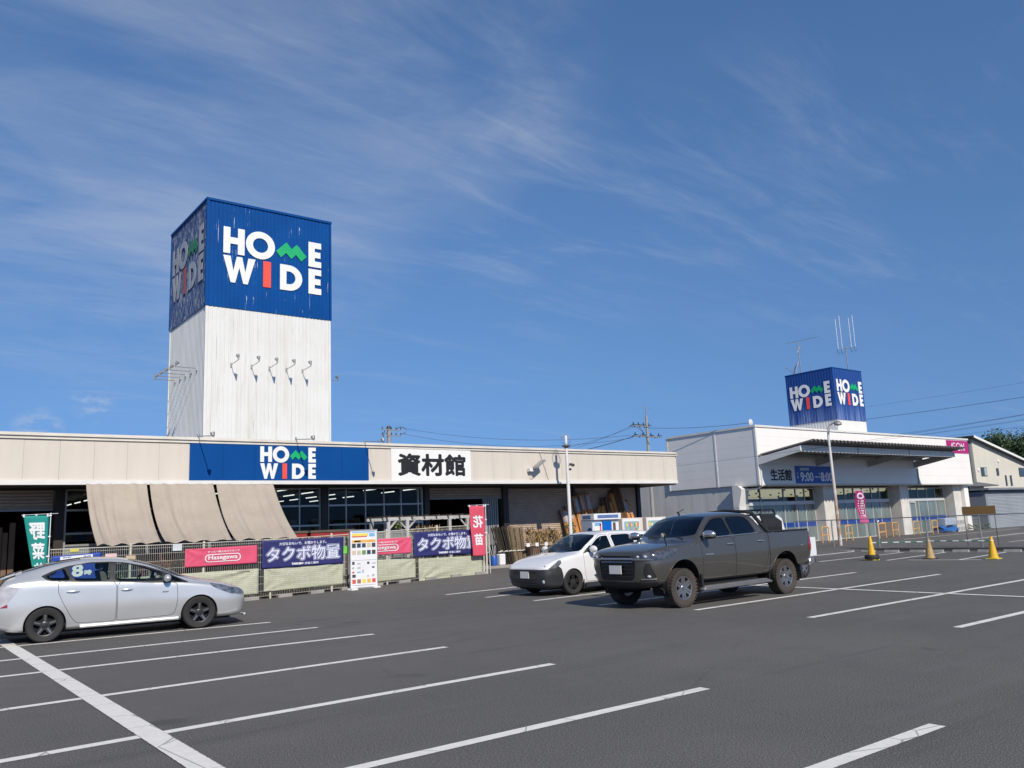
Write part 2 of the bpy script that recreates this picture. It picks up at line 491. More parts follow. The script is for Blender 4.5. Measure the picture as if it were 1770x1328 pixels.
# kerb between the two lots
CONC = M('concrete', (.30, .285, .26), .85, 0, .2, 2.5, .25, 80, .6, (.10, .09, .08))
CONC_D = M('dark_concrete', (.085, .08, .075), .9, 0, .25, 2, .25, 70, .5, (.03, .03, .028))
kb = MB()
for i in range(24):
    y = 6.0+i*.75
    kb.box(35.6, 35.85, y+.006, y+.744, -.05, .115 + .004*(i % 3))
struct('kerb', kb, CONC_D, 'low dark concrete kerb between the two parking lots')

# ================================================================ LEFT STORE BUILDING
CREAM = M('cream_cladding', (.61, .555, .485), .62, 0, .06, .7, .05, 40, .30, (.46, .40, .33), stretch=(2.2, 2.2, .5))
WHITE = M('white_painted_steel', (.70, .69, .66), .5, 0, .06, 1.2, 0, 60, .35, (.38, .36, .32))
COPING = M('ivory_coping', (.66, .62, .55), .55, 0, .08, 2.0, 0, 60, .55, (.34, .30, .25))
BROWN = M('dark_brown_steel', (.030, .022, .020), .5, 0, .2, 2, 0, 60, .2, (.08, .07, .06))
SHUT = M('brown_shutter', (.44, .345, .28), .55, .1, .12, 1.5, 0, 60, .4, (.30, .23, .185))
ALU = M('aluminium', (.42, .42, .42), .4, .6, .08, 2)
GREYP = M('grey_paint', (.30, .31, .32), .5, .2, .1, 2)
DARK = M('interior_dark', (.018, .017, .017), .8, 0, .2, 1)
PANE = glass('window_glass', (.66, .69, .68), .015, .0, .25)
TUBE = emis('fluorescent_tube', (1, .98, .94), 2.2)
BLUE = M('sign_blue', (.003, .062, .245), .5, 0, .05, .8, 0, 60, .10, (.012, .10, .31), spec=.1)
LWHITE = M('letter_white', (.78, .78, .76), .5, 0, .04, 2)
LGREEN = M('letter_green', (.0, .38, .13), .5, 0, .06, 2)
LRED = M('letter_red', (.86, .075, .045), .5, 0, .05, 2)
LBLACK = M('letter_black', (.012, .012, .013), .5, 0, .1, 2)
FX, WX = 25.5, 27.5                                      # fascia and wall planes
SX0, SX1 = -16.0, 28.95
store = thing('store_building', 'long single-storey home centre with cream fascia and dark brown shutters', 'store', (SX0, FX, 0))
# cladding sheets
PW = .862
pm = MB(); pm.box(.0022, PW-.0022, 0, .03, 3.475, 4.60)
pme = pm.mesh('fascia_panel', CREAM)
i = 0; x = 7.44-PW*27
while x < SX1-.1:
    if x+PW > SX0:
        o = link('fascia_panel', pme, store, (x-SX0, .012*0+random.uniform(-.002, .002), 0))
    x += PW; i += 1
m = MB(); m.box(SX0, SX1-.05, FX+.035, FX+.2, 3.40, 4.62); part('fascia_backing', m, BROWN, store)
m = MB(); m.box(SX0, SX1, FX-.05, FX+.25, 4.60, 4.685); m.box(SX0, SX1, FX-.10, FX+.30, 4.685, 4.765)
m.box(SX1-.02, SX1+.02, FX-.10, FX+14, 4.60, 4.765)
part('coping', m, COPING, store)
m = MB(); m.box(SX0, SX1, FX-.06, FX+.12, 3.36, 3.475); part('lower_trim', m, WHITE, store)
m = MB(); m.box(SX0, SX1-.1, FX+.12, WX, 3.385, 3.42); part('soffit', m, BROWN, store)
m = MB(); m.box(SX1-.06, SX1, FX+.0, 56, 3.3, 4.62); part('gable_cladding', m, CREAM, store)
m = MB(); m.box(SX0, SX1-.2, FX+.2, 58, 4.45, 4.52); part('roof', m, GREYP, store)
m = MB(); m.box(SX0, 28.4, WX+.06, 58, .2, .25); part('shop_floor', m, M('shop_floor', (.10, .095, .09), .5, 0, .1, 1), store)
m = MB(); m.box(SX0, 28.4, WX+.3, 58, 3.86, 3.9); part('ceiling', m, M('ceiling_board', (.16, .16, .155), .8), store)
m = MB(); m.box(SX0, 28.4, 57.9, 58.1, .2, 4.4); m.box(28.3, 28.5, WX, 58, .1, 4.4); m.box(SX0-.2, SX0, FX+.2, 58, 0, 4.4)
m.box(SX0, 28.4, WX-.02, WX+.12, 3.30, 4.44)
part('wall', m, M('store_wall', (.05, .045, .042), .8, 0, .15, 1), store)
for cx, w in ((-8, .3), (-2.5, .3), (4.36, .24), (12.66, .26), (16.86, .22), (20.62, .26), (24.38, .14), (28.38, .2)):
    m = MB(); m.box(cx-w/2, cx+w/2, WX-.12, WX+.16, .15, 3.385); part('column', m, BROWN, store)
# pavement strip in front of the shop
m = MB(); m.box(17.2, 28.9, 26.0, WX-.02, 0, .30); m.box(SX0, 17.2, 26.4, WX-.02, -.05, .16)
part('pavement_strip', m, CONC, store, bevel=.012)
# glazed bays: frame with panes
def glazed(x0, x1, xm, z0=.3, z1=3.36, zr=(2.74, 2.06), fr=ALU, par=None, y=WX, low=None, sill=1.69, panemat=None):
    par = par or store
    w = .05
    f = MB()
    f.box(x0, x0+w, y-.05, y+.05, z0, z1); f.box(x1-w, x1, y-.05, y+.05, z0, z1)
    f.box(x0+w, x1-w, y-.05, y+.05, z1-w, z1); f.box(x0+w, x1-w, y-.05, y+.05, z0, z0+w)
    win = part('window', f, fr, par)
    xe = [x0+w]+[v for v in xm]+[x1-w]
    ze = sorted([z0+w]+list(zr)+[z1-w])
    for v in xm:
        b = MB(); b.box(v-.022, v+.022, y-.042, y+.042, z0+w, z1-w); part('mullion', b, fr, win)
    for v in zr:
        b = MB(); b.box(x0+w, x1-w, y-.046, y+.046, v-.03, v+.03); part('transom', b, fr, win)
    for a in range(len(xe)-1):
        for c in range(len(ze)-1):
            b = MB(); b.box(xe[a]+.01, xe[a+1]-.01, y-.004, y+.004, ze[c]+.01, ze[c+1]-.01)
            part('pane', b, (low if (low and ze[c+1] <= sill+.5 and ze[c] < sill-.2) else (panemat or PANE)), win)
    return win
FROST = M('frosted_film', (.20, .235, .235), .25, 0, .12, .8)
glazed(4.5, 12.53, [5.4+.92*i*1.0 for i in range(0, 7)]+[11.75], zr=(2.74, 2.06, 1.72), low=FROST, sill=1.8)
glazed(12.79, 16.7, [13.51, 14.28, 15.04, 15.76, 16.5], zr=(2.74, 2.06, 1.72), low=FROST, sill=1.8)
# shutters
def shutter(x0, x1, z0, z1, y=WX, pitch=.085, par=None, mat=None):
    m = MB(); n = int((z1-z0)/pitch); p = (z1-z0)/n
    prof = []
    for i in range(n):
        z = z0+i*p
        prof += [(0, z), (-.008, z+.012), (-.022, z+p*.3), (-.022, z+p*.62), (-.008, z+p-.016), (0, z+p-.006)]
    prof.append((0, z1))
    for (a, za), (b, zb) in zip(prof, prof[1:]):
        m.quad((x0, y+a, za), (x1, y+a, za), (x1, y+b, zb), (x0, y+b, zb))
    o = part('shutter', m, mat or SHUT, par or store); o['kind'] = 'stuff'
    m = MB(); m.box(x0, x1, y-.03, y+.02, z0-.06, z0); part('bottom_bar', m, GREYP, o)
    return o
shutter(20.78, 24.28, .36, 3.3)
shutter(24.48, 28.26, .36, 3.3)
shutter(17.0, 20.46, 2.95, 3.36)
shutter(-2.3, 4.2, 2.80, 3.36)
shutter(-7.8, -2.7, .3, 3.3)
m = MB()
for i in range(7): m.box(19.55+i*.105, 19.62+i*.105, WX-.03-.004*i, WX+.05, .3, 2.92)
part('folding_gate', m, GREYP, store)
# left entrance: upright brown boards behind the column
m = MB(); random.seed(3)
bmx = []
for i in range(34):
    xx = -2.2+i*.165
    b = MB(); b.box(0, .145+random.uniform(-.02, .012), 0, .05, .25, 2.2+random.uniform(-.05, .25))
    bmx.append(b)
WOODD = M('weathered_brown_wood', (.17, .105, .065), .75, 0, .35, 1.5, .3, 40, .4, (.03, .02, .015), stretch=(6, 6, .6))
for i, b in enumerate(bmx):
    o = part('plank', b, WOODD, store, world=False); o.location = (-2.2+i*.165-SX0, 28.4-FX+random.uniform(-.04, .04), 0)
# strip lights under the shop ceiling
tb = MB(); tb.box(-.02, .02, -.62, .62, -.02, .02); tme = tb.mesh('ceiling_light', TUBE)
for ix in range(10):
    for iy in range(8):
        if (ix*7+iy*3) % 5 == 0: continue
        link('ceiling_light', tme, store, (1.2+ix*2.05-SX0, 29.2+iy*2.1-FX, 3.62))
# racks seen through the glass
rk = [M('goods_red', (.35, .03, .03)), M('goods_tan', (.30, .22, .12)), M('goods_blue', (.04, .10, .3)), M('goods_grey', (.2, .2, .2)), M('goods_green', (.05, .2, .08))]
for ix, (rx, ry) in enumerate(((5.5, 31), (9.0, 32), (12.2, 31.2), (14.6, 30.6), (18.5, 33), (1.0, 33))):
    rt = thing('store_rack', ('grey steel shop rack %s behind the store glass' % ('deep on the left', 'mid-left, full of boxes', 'beside the brown column', 'with red goods, right bay', 'inside the open shutter doorway', 'behind the plank entrance')[ix]), 'rack', (rx, ry, .25), 0, 'racks inside the left store')
    f = MB()
    for zz in (.1, .6, 1.1, 1.6): f.box(-.9, .9, -.3, .3, zz, zz+.03)
    for a in (-.9, .86):
        f.box(a, a+.04, -.3, .3, 0, 2.1)
    part('shelf', f, GREYP, rt, world=False)
    for zz in (.13, .63, 1.13, 1.63):
        xx = -.85
        while xx < .7:
            w = random.uniform(.15, .3); b = MB(); b.box(xx, xx+w-.02, -.25, .25, zz, zz+random.uniform(.2, .4))
            part('carton', b, rk[0] if ix == 3 and random.random() < .6 else random.choice(rk), rt, world=False); xx += w

# ---------------------------------------------------------------- signs on the store
def circ(cx, cy, rx, ry, n=40): return [(cx+rx*math.cos(2*math.pi*i/n), cy+ry*math.sin(2*math.pi*i/n)) for i in range(n)]
def logo(parent, u0, v0, w, fn, d0, d1, off, mats=None):
    """two-row shop logo, u0,v0 lower left, w wide; letters are children of parent"""
    S = w; r1, r2 = .285, .0; hh = .262
    mats = mats or (LWHITE, LGREEN, LRED)
    T = lambda pts: [(u0+a*S, v0+b*S) for a, b in pts]
    def E(a, b, y): return [(a, y), (b, y), (b, y+.062), (a+.068, y+.062), (a+.068, y+.1), (b-.008, y+.1), (b-.008, y+.162), (a+.068, y+.162), (a+.068, y+.2), (b, y+.2), (b, y+hh), (a, y+hh)]
    jobs = []
    jobs.append(('poly', [(0, r1), (.066, r1), (.066, r1+.1), (.139, r1+.1), (.139, r1), (.205, r1), (.205, r1+hh), (.139, r1+hh), (.139, r1+.165), (.066, r1+.165), (.066, r1+hh), (0, r1+hh)], 0))
    jobs.append(('ring', circ(.363, r1+.131, .146, .14), circ(.363, r1+.131, .076, .074), 0))
    jobs.append(('poly', [(.522, r1+.105), (.628, r1+.212), (.683, r1+.150), (.738, r1+.205), (.842, r1+.095), (.785, r1+.035), (.728, r1+.098), (.680, r1+.045), (.626, r1+.100), (.570, r1+.045)], 1))
    jobs.append(('poly', E(.862, 1.0, r1), 0))
    y = r2
    jobs.append(('poly', [(0, y+hh), (.075, y), (.118, y), (.157, y+.155), (.196, y), (.239, y), (.314, y+hh), (.243, y+hh), (.215, y+.115), (.184, y+hh), (.13, y+hh), (.099, y+.115), (.071, y+hh)], 0))
    jobs.append(('poly', [(.392, y), (.470, y), (.470, y+hh), (.392, y+hh)], 2))
    n = 24
    def dsh(a, b, yb, h2, rad): return [(a, yb), (a, yb+h2)]+[(b+rad*math.sin(math.pi*i/n), yb+h2/2+h2/2*math.cos(math.pi*i/n)) for i in range(n+1)]
    jobs.append(('ring', dsh(.563, .655, y, hh, .14), dsh(.629, .655, y+.065, hh-.13, .068), 0))
    jobs.append(('poly', E(.862, 1.0, y), 0))
    for j in jobs:
        mb = MB()
        if j[0] == 'poly': mb.prism(T(j[1]), fn, d0, d1)
        else: mb.ring(T(j[1]), T(j[2]), fn, d0, d1)
        part('letter', mb, mats[j[2] if j[0] == 'poly' else j[3]], parent)
sg = thing('store_sign', 'wide blue home centre sign board mounted on the long cream fascia', 'sign', (10.4, FX-.03, 3.97))
m = MB(); 
for a in range(6): 
    q = MB(); q.box(7.44+a*.99+.003, 7.44+(a+1)*.99-.003, FX-.035, FX-.006, 3.478, 4.598); part('panel', q, BLUE, sg)
logo(sg, 9.585, 3.53, 1.86, FACE_Y(FX-.035), .0, .02, None)
sg = thing('lettered_sign', 'white sign board with three large black characters on the cream fascia', 'sign', (15.9, FX-.03, 3.97))
m = MB(); m.box(14.25, 17.60, FX-.035, FX-.006, 3.478, 4.598); part('panel', m, LWHITE, sg)
for ch, a in (('資', 14.52), ('材', 15.57), ('館', 16.55)):
    pass
m = MB(); embolden(m, '資材館', 14.54, 17.34, 3.67, 4.41, FACE_Y(FX-.035), .004, .032, .032); part('letter', m, LBLACK, sg)
# ---------------------------------------------------------------- sign tower
TX0, TX1, TY0, TY1 = 9.06, 13.87, 29.5, 34.05
TB, TM, TT = 4.4, 10.05, 14.05
def corr(mb, x0, x1, z0, z1, fn, pitch=.15, dep=.013):
    n = int(round((x1-x0)/pitch)); p = (x1-x0)/n
    pr = []
    for i in range(n):
        a = x0+i*p
        pr += [(a, 0), (a+.58*p, 0), (a+.68*p, -dep), (a+.90*p, -dep)]
    pr.append((x1, 0))
    for (a, da), (b, db) in zip(pr, pr[1:]):
        mb.add([fn(a, z0, da), fn(b, z0, db), fn(b, z1, db), fn(a, z1, da)], [(0, 1, 2, 3)])
    return mb
def mat_tower_white():
    k = NT('weathered_white_steel')
    st = k.noise(1.0, 7, .7, k.map((7, 7, .25))); n2 = k.noise(.7, 6, .65); st2 = k.noise(1.0, 6, .75, k.map((16, 16, .9), loc=(4, 2, 7)))
    c = k.mix(k.ramp(n2, .3, .7), (.66, .66, .63), (.71, .71, .69))
    c = k.mix(k.ramp(st, .48, .74, 0, .5), c, (.46, .44, .38))
    c = k.mix(k.ramp(st2, .58, .72, 0, .7), c, (.30, .29, .27))
    c = k.mix(k.ramp(k.noise(1.0, 5, .6, k.map((2.2, 2.2, .16), loc=(3, 9, 4))), .56, .72, 0, .45), c, (.52, .46, .34))
    k.set('Base Color', c); k.set('Roughness', .5)
    return k.m
def mat_tower_blue(peel, name):
    k = NT(name)
    a = k.noise(1.0, 6, .75, k.map((9, 9, .35), loc=(1, 3, 2))); b = k.noise(1.0, 5, .7, k.map((30, 30, 3.2) if peel else (15, 15, .42)))
    n = k.noise(.8, 5, .6); brk = k.noise(1.6, 4, .6, k.map((1, 1, 1.0), loc=(7, 7, 1)))
    c = k.mix(k.ramp(n, .3, .7), (.003, .060, .24), (.004, .072, .28))
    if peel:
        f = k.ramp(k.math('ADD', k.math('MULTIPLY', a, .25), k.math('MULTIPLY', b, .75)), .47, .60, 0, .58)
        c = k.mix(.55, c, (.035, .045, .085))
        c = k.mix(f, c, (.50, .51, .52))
    else:
        f = k.math('MULTIPLY', k.ramp(b, .63, .665, 0, .9), k.ramp(brk, .47, .55))
        c = k.mix(f, c, (.66, .68, .70))
    k.set('Base Color', c); k.set('Roughness', .5); k.set('Specular IOR Level', .1)
    return k.m
TWHITE = mat_tower_white()
TBLUE = mat_tower_blue(False, 'tower_blue_scratched'); TPEEL = mat_tower_blue(True, 'tower_blue_peeling')
tw = thing('sign_tower', 'tall square sign tower, blue top over ribbed white steel', 'tower', (TX0, TY0, TB))
m = MB(); corr(m, TX0, TX1, TB, TM, FACE_Y(TY0)); part('front_wall', m, TWHITE, tw)
m = MB(); corr(m, -TY1, -TY0, TB, TM, FACE_X(TX0)); part('side_wall', m, TWHITE, tw)
m = MB(); m.box(TX0+.03, TX1-.03, TY0+.05, TY1, TB, TT-.05); part('core', m, WHITE, tw)
m = MB(); corr(m, TX0-.03, TX1+.03, TM, TT, FACE_Y(TY0-.03)); part('sign_front', m, TBLUE, tw)
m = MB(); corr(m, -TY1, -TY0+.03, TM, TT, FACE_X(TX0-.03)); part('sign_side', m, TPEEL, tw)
m = MB(); m.box(TX0-.07, TX1+.07, TY0-.07, TY1+.04, TT, TT+.09); m.box(TX0-.055, TX0+.03, TY0-.055, TY0+.03, TM, TT)
m.box(TX1-.02, TX1+.055, TY0-.055, TY0+.02, TM, TT); m.box(TX0-.055, TX0, TY1-.06, TY1+.02, TM, TT); part('cap_trim', m, BLUE, tw)
for a in ((TX0-.02, TX0+.05, TY0-.02, TY0+.05), (TX1-.05, TX1+.02, TY0-.02, TY0+.05), (TX0-.022, TX0+.03, TY1-.05, TY1+.01)):
    m = MB(); m.box(*a, TB, TM-.01); part('corner_trim', m, WHITE, tw)
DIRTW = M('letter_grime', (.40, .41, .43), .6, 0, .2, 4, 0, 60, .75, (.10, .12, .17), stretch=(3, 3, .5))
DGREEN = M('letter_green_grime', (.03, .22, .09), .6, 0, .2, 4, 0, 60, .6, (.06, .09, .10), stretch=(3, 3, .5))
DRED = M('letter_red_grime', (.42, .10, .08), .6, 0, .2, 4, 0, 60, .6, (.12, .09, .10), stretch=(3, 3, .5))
logo(tw, 9.62, 11.02, 3.86, FACE_Y(TY0-.03), .022, .03, None)
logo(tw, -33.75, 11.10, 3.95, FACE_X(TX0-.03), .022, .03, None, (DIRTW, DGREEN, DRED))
# floodlights on thin arms
STEEL = M('galvanised', (.33, .34, .35), .45, .5, .12, 3)
LAMPG = M('lamp_grey', (.25, .25, .25), .5, .2, .1, 3)
LENS = M('lamp_lens', (.55, .58, .6), .1, 0, .05, 3, coat=.8)
def flood(base, arm, label, group, up=.2):
    """arm sticks out of a wall; the lamp stands on its end and looks back at the sign"""
    t = thing('floodlight', label, 'floodlight', base, 0, group)
    a = Vector(arm); d = a.normalized()
    m = MB(); m.tube([(0, 0, 0), a*.6, a], .014, 6); m.cyl((0, 0, -.07), (0, 0, .07), .03, .03, 6); part('arm', m, STEEL, t, world=False)
    e = a+Vector((0, 0, up*.3)); q = (Vector((0, 0, 1))-d*.75).normalized()
    m = MB(); m.cyl(a, e+q*.04, .022, .035, 8); m.cyl(e+q*.04, e+q*.15, .042, .07, 10); h = part('lamp_head', m, LAMPG, t, world=False, smooth=30)
    m = MB(); m.cyl(e+q*.152, e+q*.156, .06, .06, 10); part('lens', m, LENS, h, world=False)
    return t
nm = ('first', 'second', 'third', 'fourth', 'fifth')
for i, (px, z) in enumerate(((9.99, 7.93), (10.74, 7.93), (11.42, 7.93), (12.08, 7.93), (12.72, 7.93))):
    flood((px, TY0-.02, z), (0, -.78, .05), nm[i]+' floodlight from the left on the white tower front', 'floodlights on the tower front')
for i in range(5):
    flood((TX0-.02, 33.09-i*.683, 7.88), (-.76, 0, .0), nm[i]+' floodlight from the back on the shaded tower side', 'floodlights on the tower side')
flood((TX1+.02, 30.1, 7.75), (.62, 0, .05), 'lone floodlight sticking out behind the right edge of the tower', 'floodlights on the tower right')
for i, px in enumerate((7.66, 10.75, 13.2)):
    flood((px, FX-.08, 4.80), (.04, -1.30, -.13), ('floodlight on a long arm over the left end of the blue sign', 'floodlight on a long arm over the middle of the blue sign', 'floodlight on a long arm at the right end of the blue sign')[i], 'floodlights on the fascia edge', -.12)
# square lamp box on the fascia
t = thing('wall_lamp', 'square white flood lamp fixed on the cream fascia right of the black lettering', 'lamp', (20.35, FX, 4.0))
m = MB(); m.box(20.28, 20.5, FX-.2, FX-.005, 3.83, 3.95); part('bracket', m, WHITE, t)
m = MB(); m.prism([(0, 0), (.42, .28), (.40, .34), (-.02, .07)], lambda u, v, d: (20.42+u, FX-.22-d, 3.93+v), 0, .3); part('lamp_head', m, ALU, t)
t = thing('antenna_box', 'small grey junction box beside a painted wire shadow slanting down the cream fascia', 'box', (21.0, FX, 4.0))
m = MB(); m.tube([(20.95, FX-.02, 4.6), (21.35, FX-.02, 3.5)], .006, 4); part('cable', m, DARK, t)  # thin dark tube standing in for a wire's shadow on the fascia
m = MB(); m.box(20.42, 20.55, FX-.03, FX-.002, 3.55, 3.66); part('cover', m, CREAM, t)

# ================================================================ YARD FENCE, CLOTHS, BANNERS
FY = 23.5
IVORY = M('ivory_steel', (.60, .56, .47), .5, 0, .1, 3, 0, 60, .35, (.25, .16, .09))
RUST = M('rusty_steel', (.16, .075, .04), .8, 0, .35, 6, .2, 60, .4, (.30, .22, .15))
fence = thing('mesh_fence', 'ivory wire mesh fence with white posts along the front of the left store', 'fence', (3.55, FY, 0))
px_ = [3.55, 5.43, 7.30, 9.18, 11.07, 12.94, 14.81, 16.65]
for i, x in enumerate(px_):
    z0 = gz(x, FY); m = MB(); m.cyl((x, FY, z0-.05), (x, FY, z0+1.68), .03, .03, 8); m.ell((x, FY, z0+1.69), .034, .034, .02, 8, 4)
    part('post', m, IVORY, fence, smooth=40)
def fz(x): return gz(x, FY)
for a, b in zip(px_, px_[1:]):
    m = MB(); n = int((b-a)/.05)
    for i in range(1, n):
        x = a+(b-a)*i/n; m.cyl((x, FY-.03, fz(x)+.06), (x, FY-.03, fz(x)+1.65), .0032, n=4, caps=False)
    for zz in (.08, .22, .42, .62, .82, 1.02, 1.22, 1.42, 1.56, 1.64):
        m.cyl((a, FY-.037, fz(a)+zz), (b, FY-.037, fz(b)+zz), .0045 if zz < 1.6 else .012, n=4, caps=False)
    o = part('wire_mesh', m, IVORY, fence, weld=False); o['kind'] = 'stuff'
m = MB(); m.tube([(16.74, FY-.02, .2), (16.76, FY-.02, 1.45), (16.80, FY-.02, 1.55), (16.88, FY-.02, 1.5), (16.9, FY-.02, .2)], .017, 6); m.cyl((16.74, FY-.02, .9), (16.9, FY-.02, .9), .012); part('gate_hoop', m, IVORY, fence, smooth=40)
for i in range(9):
    x = 8.4+i*.98; m = MB(); m.box(x, x+.42, FY-.12, FY+.10, fz(x)-.02, fz(x)+.09); part('base_block', m, CONC, fence, bevel=.01)
def cloth(name, P, nx, ny, bump, mat, label, cat, group=None, thick=.004, uvw=None):
    """hanging sheet through corners P = lower-left, lower-right, upper-right, upper-left; bump(u,v) pushes towards -Y"""
    a, b, c, d = (Vector(p) for p in P)
    org = (a+b)/2
    f = lambda u, v: (a*(1-u)*(1-v)+b*u*(1-v)+c*u*v+d*(1-u)*v)+Vector((0, -bump(u, v), 0))
    m = MB(); m.grid(f, nx, ny)
    o = link(name, m.mesh(name, mat, org, True), None, org)
    sm = o.modifiers.new('thickness', 'SOLIDIFY'); sm.thickness = thick; sm.offset = 0
    tag(o, label, cat, group)
    return o, f
def crease(cx, cy, k1=18., amp=.02, seed=0):
    rnd = random.Random(seed); cs = [(rnd.choice((0, 1)), rnd.choice((0, 1)), rnd.uniform(6, 12), rnd.uniform(0, 6)) for _ in range(3)]
    def f(u, v):
        s = 0
        for (a, b, k, ph) in cs:
            du, dv = abs(u-a), abs(v-b)
            ang = math.atan2(dv*.5, du+1e-4); r = math.hypot(du, dv*.5)
            s += math.sin(ang*k+ph)*math.exp(-r*3.2)
        s += .5*math.sin(u*k1+seed)*math.exp(-(1-v)*2.0)
        return amp*s
    return f
# shade cloths from the fascia down to the fence
def mat_cloth():
    k = NT('shade_cloth')
    n = k.noise(1.3, 5, .6); w = k.noise(1.0, 4, .6, k.map((4, 60, 60)))
    c = k.mix(k.ramp(n, .3, .7), (.475, .41, .335), (.54, .47, .385))
    c = k.mix(k.ramp(w, .45, .7, 0, .3), c, (.385, .325, .262))
    k.set('Base Color', c); k.set('Roughness', .9); k.bump(w, .15, .003)
    tl = k.n.new('ShaderNodeBsdfTranslucent'); tl.inputs[0].default_value = (.46, .38, .30, 1)
    mx = k.n.new('ShaderNodeMixShader'); mx.inputs[0].default_value = .25
    k.l.new(k.b.outputs[0], mx.inputs[1]); k.l.new(tl.outputs[0], mx.inputs[2]); k.l.new(mx.outputs[0], k.out.inputs[0])
    return k.m
SHADE = mat_cloth()
for i, (a0, a1, b0, b1) in enumerate(((4.66, 6.24, 4.62, 6.17), (6.32, 8.12, 6.27, 8.06), (8.22, 9.99, 8.17, 9.97))):
    rnd = random.Random(i+4); fold = [(rnd.uniform(.05, .95), rnd.uniform(.02, .06), rnd.uniform(.008, .022)*rnd.choice((-1, 1))) for _ in range(11)]
    def f(u, v, a0=a0, a1=a1, b0=b0, b1=b1, fold=fold, i=i):
        x = (b0+(b1-b0)*u)*(1-v)+(a0+(a1-a0)*u)*v
        y = FY-.05+(FX-.09-FY+.05)*v; z = 1.66+.02*math.sin(i+1)+(3.37-1.66)*v
        sag = .30*4*v*(1-v)*(.75+.25*math.sin(u*3+i))
        y += sag*.62; z -= sag*.55
        w = sum(am*math.exp(-((u-c-.06*(1-v)*math.sin(9*c))/wd)**2) for c, wd, am in fold)*(.35+.65*math.sin(math.pi*min(1, v*1.1+.05)))
        w += .018*math.sin(u*21+i*2)*(1-v)**2 + .012*abs(math.sin(u*math.pi*5))*v**6*-1
        z += .03*(1-v)**3*abs(math.sin(u*math.pi*4+i)) - .012*v**8*abs(math.sin(u*math.pi*4))
        w *= 1.7
        return (x, y-w*.7, z+w*.7)
    m = MB(); m.grid(f, 60, 40); org = ((a0+a1)/2, 24.4, 2.4)
    o = link('shade_cloth', m.mesh('shade_cloth', SHADE, org, True), None, org)
    sm = o.modifiers.new('thickness', 'SOLIDIFY'); sm.thickness = .004
    tag(o, ('leftmost beige shade cloth, slung from the store fascia down to the fence', 'middle beige shade cloth, hanging between the two others at the store', 'rightmost beige shade cloth, ending under the blue store sign')[i], 'shade cloth', 'beige shade cloths in front of the store')
# greenish stone-print sheets on the lower fence
def mat_stone_print():
    k = NT('stone_print_sheet')
    br = k.n.new('ShaderNodeTexBrick'); br.inputs['Scale'].default_value = 1.0
    br.inputs['Brick Width'].default_value = .30; br.inputs['Row Height'].default_value = .055; br.inputs['Mortar Size'].default_value = .006; br.inputs['Mortar Smooth'].default_value = .6
    br.inputs['Color1'].default_value = (.42, .43, .31, 1); br.inputs['Color2'].default_value = (.54, .54, .42, 1); br.inputs['Mortar'].default_value = (.24, .25, .17, 1)
    sw = k.n.new('ShaderNodeCombineXYZ'); s = k.sepxyz(k.co()); k.l.new(s[0], sw.inputs[0]); k.l.new(s[2], sw.inputs[1])
    k.l.new(sw.outputs[0], br.inputs['Vector'])
    n = k.noise(14, 5, .65, k.map((1, 1, 2.5)))
    c = k.mix(k.ramp(n, .3, .72, 0, .65), br.outputs[0], (.33, .345, .235))
    c = k.mix(k.ramp(k.noise(1.2, 4, .6), .3, .7, 0, .25), c, (.60, .60, .52))
    k.set('Base Color', c); k.set('Roughness', .7)
    return k.m
STONEP = mat_stone_print()
for i, (x0, x1, zl, zh, zh2) in enumerate(((5.2, 8.82, .16, .84, .86), (8.96, 11.42, .20, .84, .88), (11.62, 13.93, .16, .86, .70), (14.05, 16.55, .03, .70, .62))):
    o, _ = cloth('printed_sheet', ((x0, FY-.055, zl+gz(x0, FY)*.5), (x1, FY-.055, zl+gz(x1, FY)*.7), (x1, FY-.055, zh2+gz(x1, FY)), (x0, FY-.055, zh+gz(x0, FY)*.9)), 44, 16, crease(0, 0, 25, .02, i), STONEP,
        ('stone-print green sheet on the lower fence, beside the silver car', 'stone-print green sheet hanging below the first navy banner', 'stone-print green sheet behind the upright catalogue board, below a pink banner', 'stone-print green sheet at the right end of the fence, below a navy banner')[i], 'sheet', 'stone-print sheets along the fence')
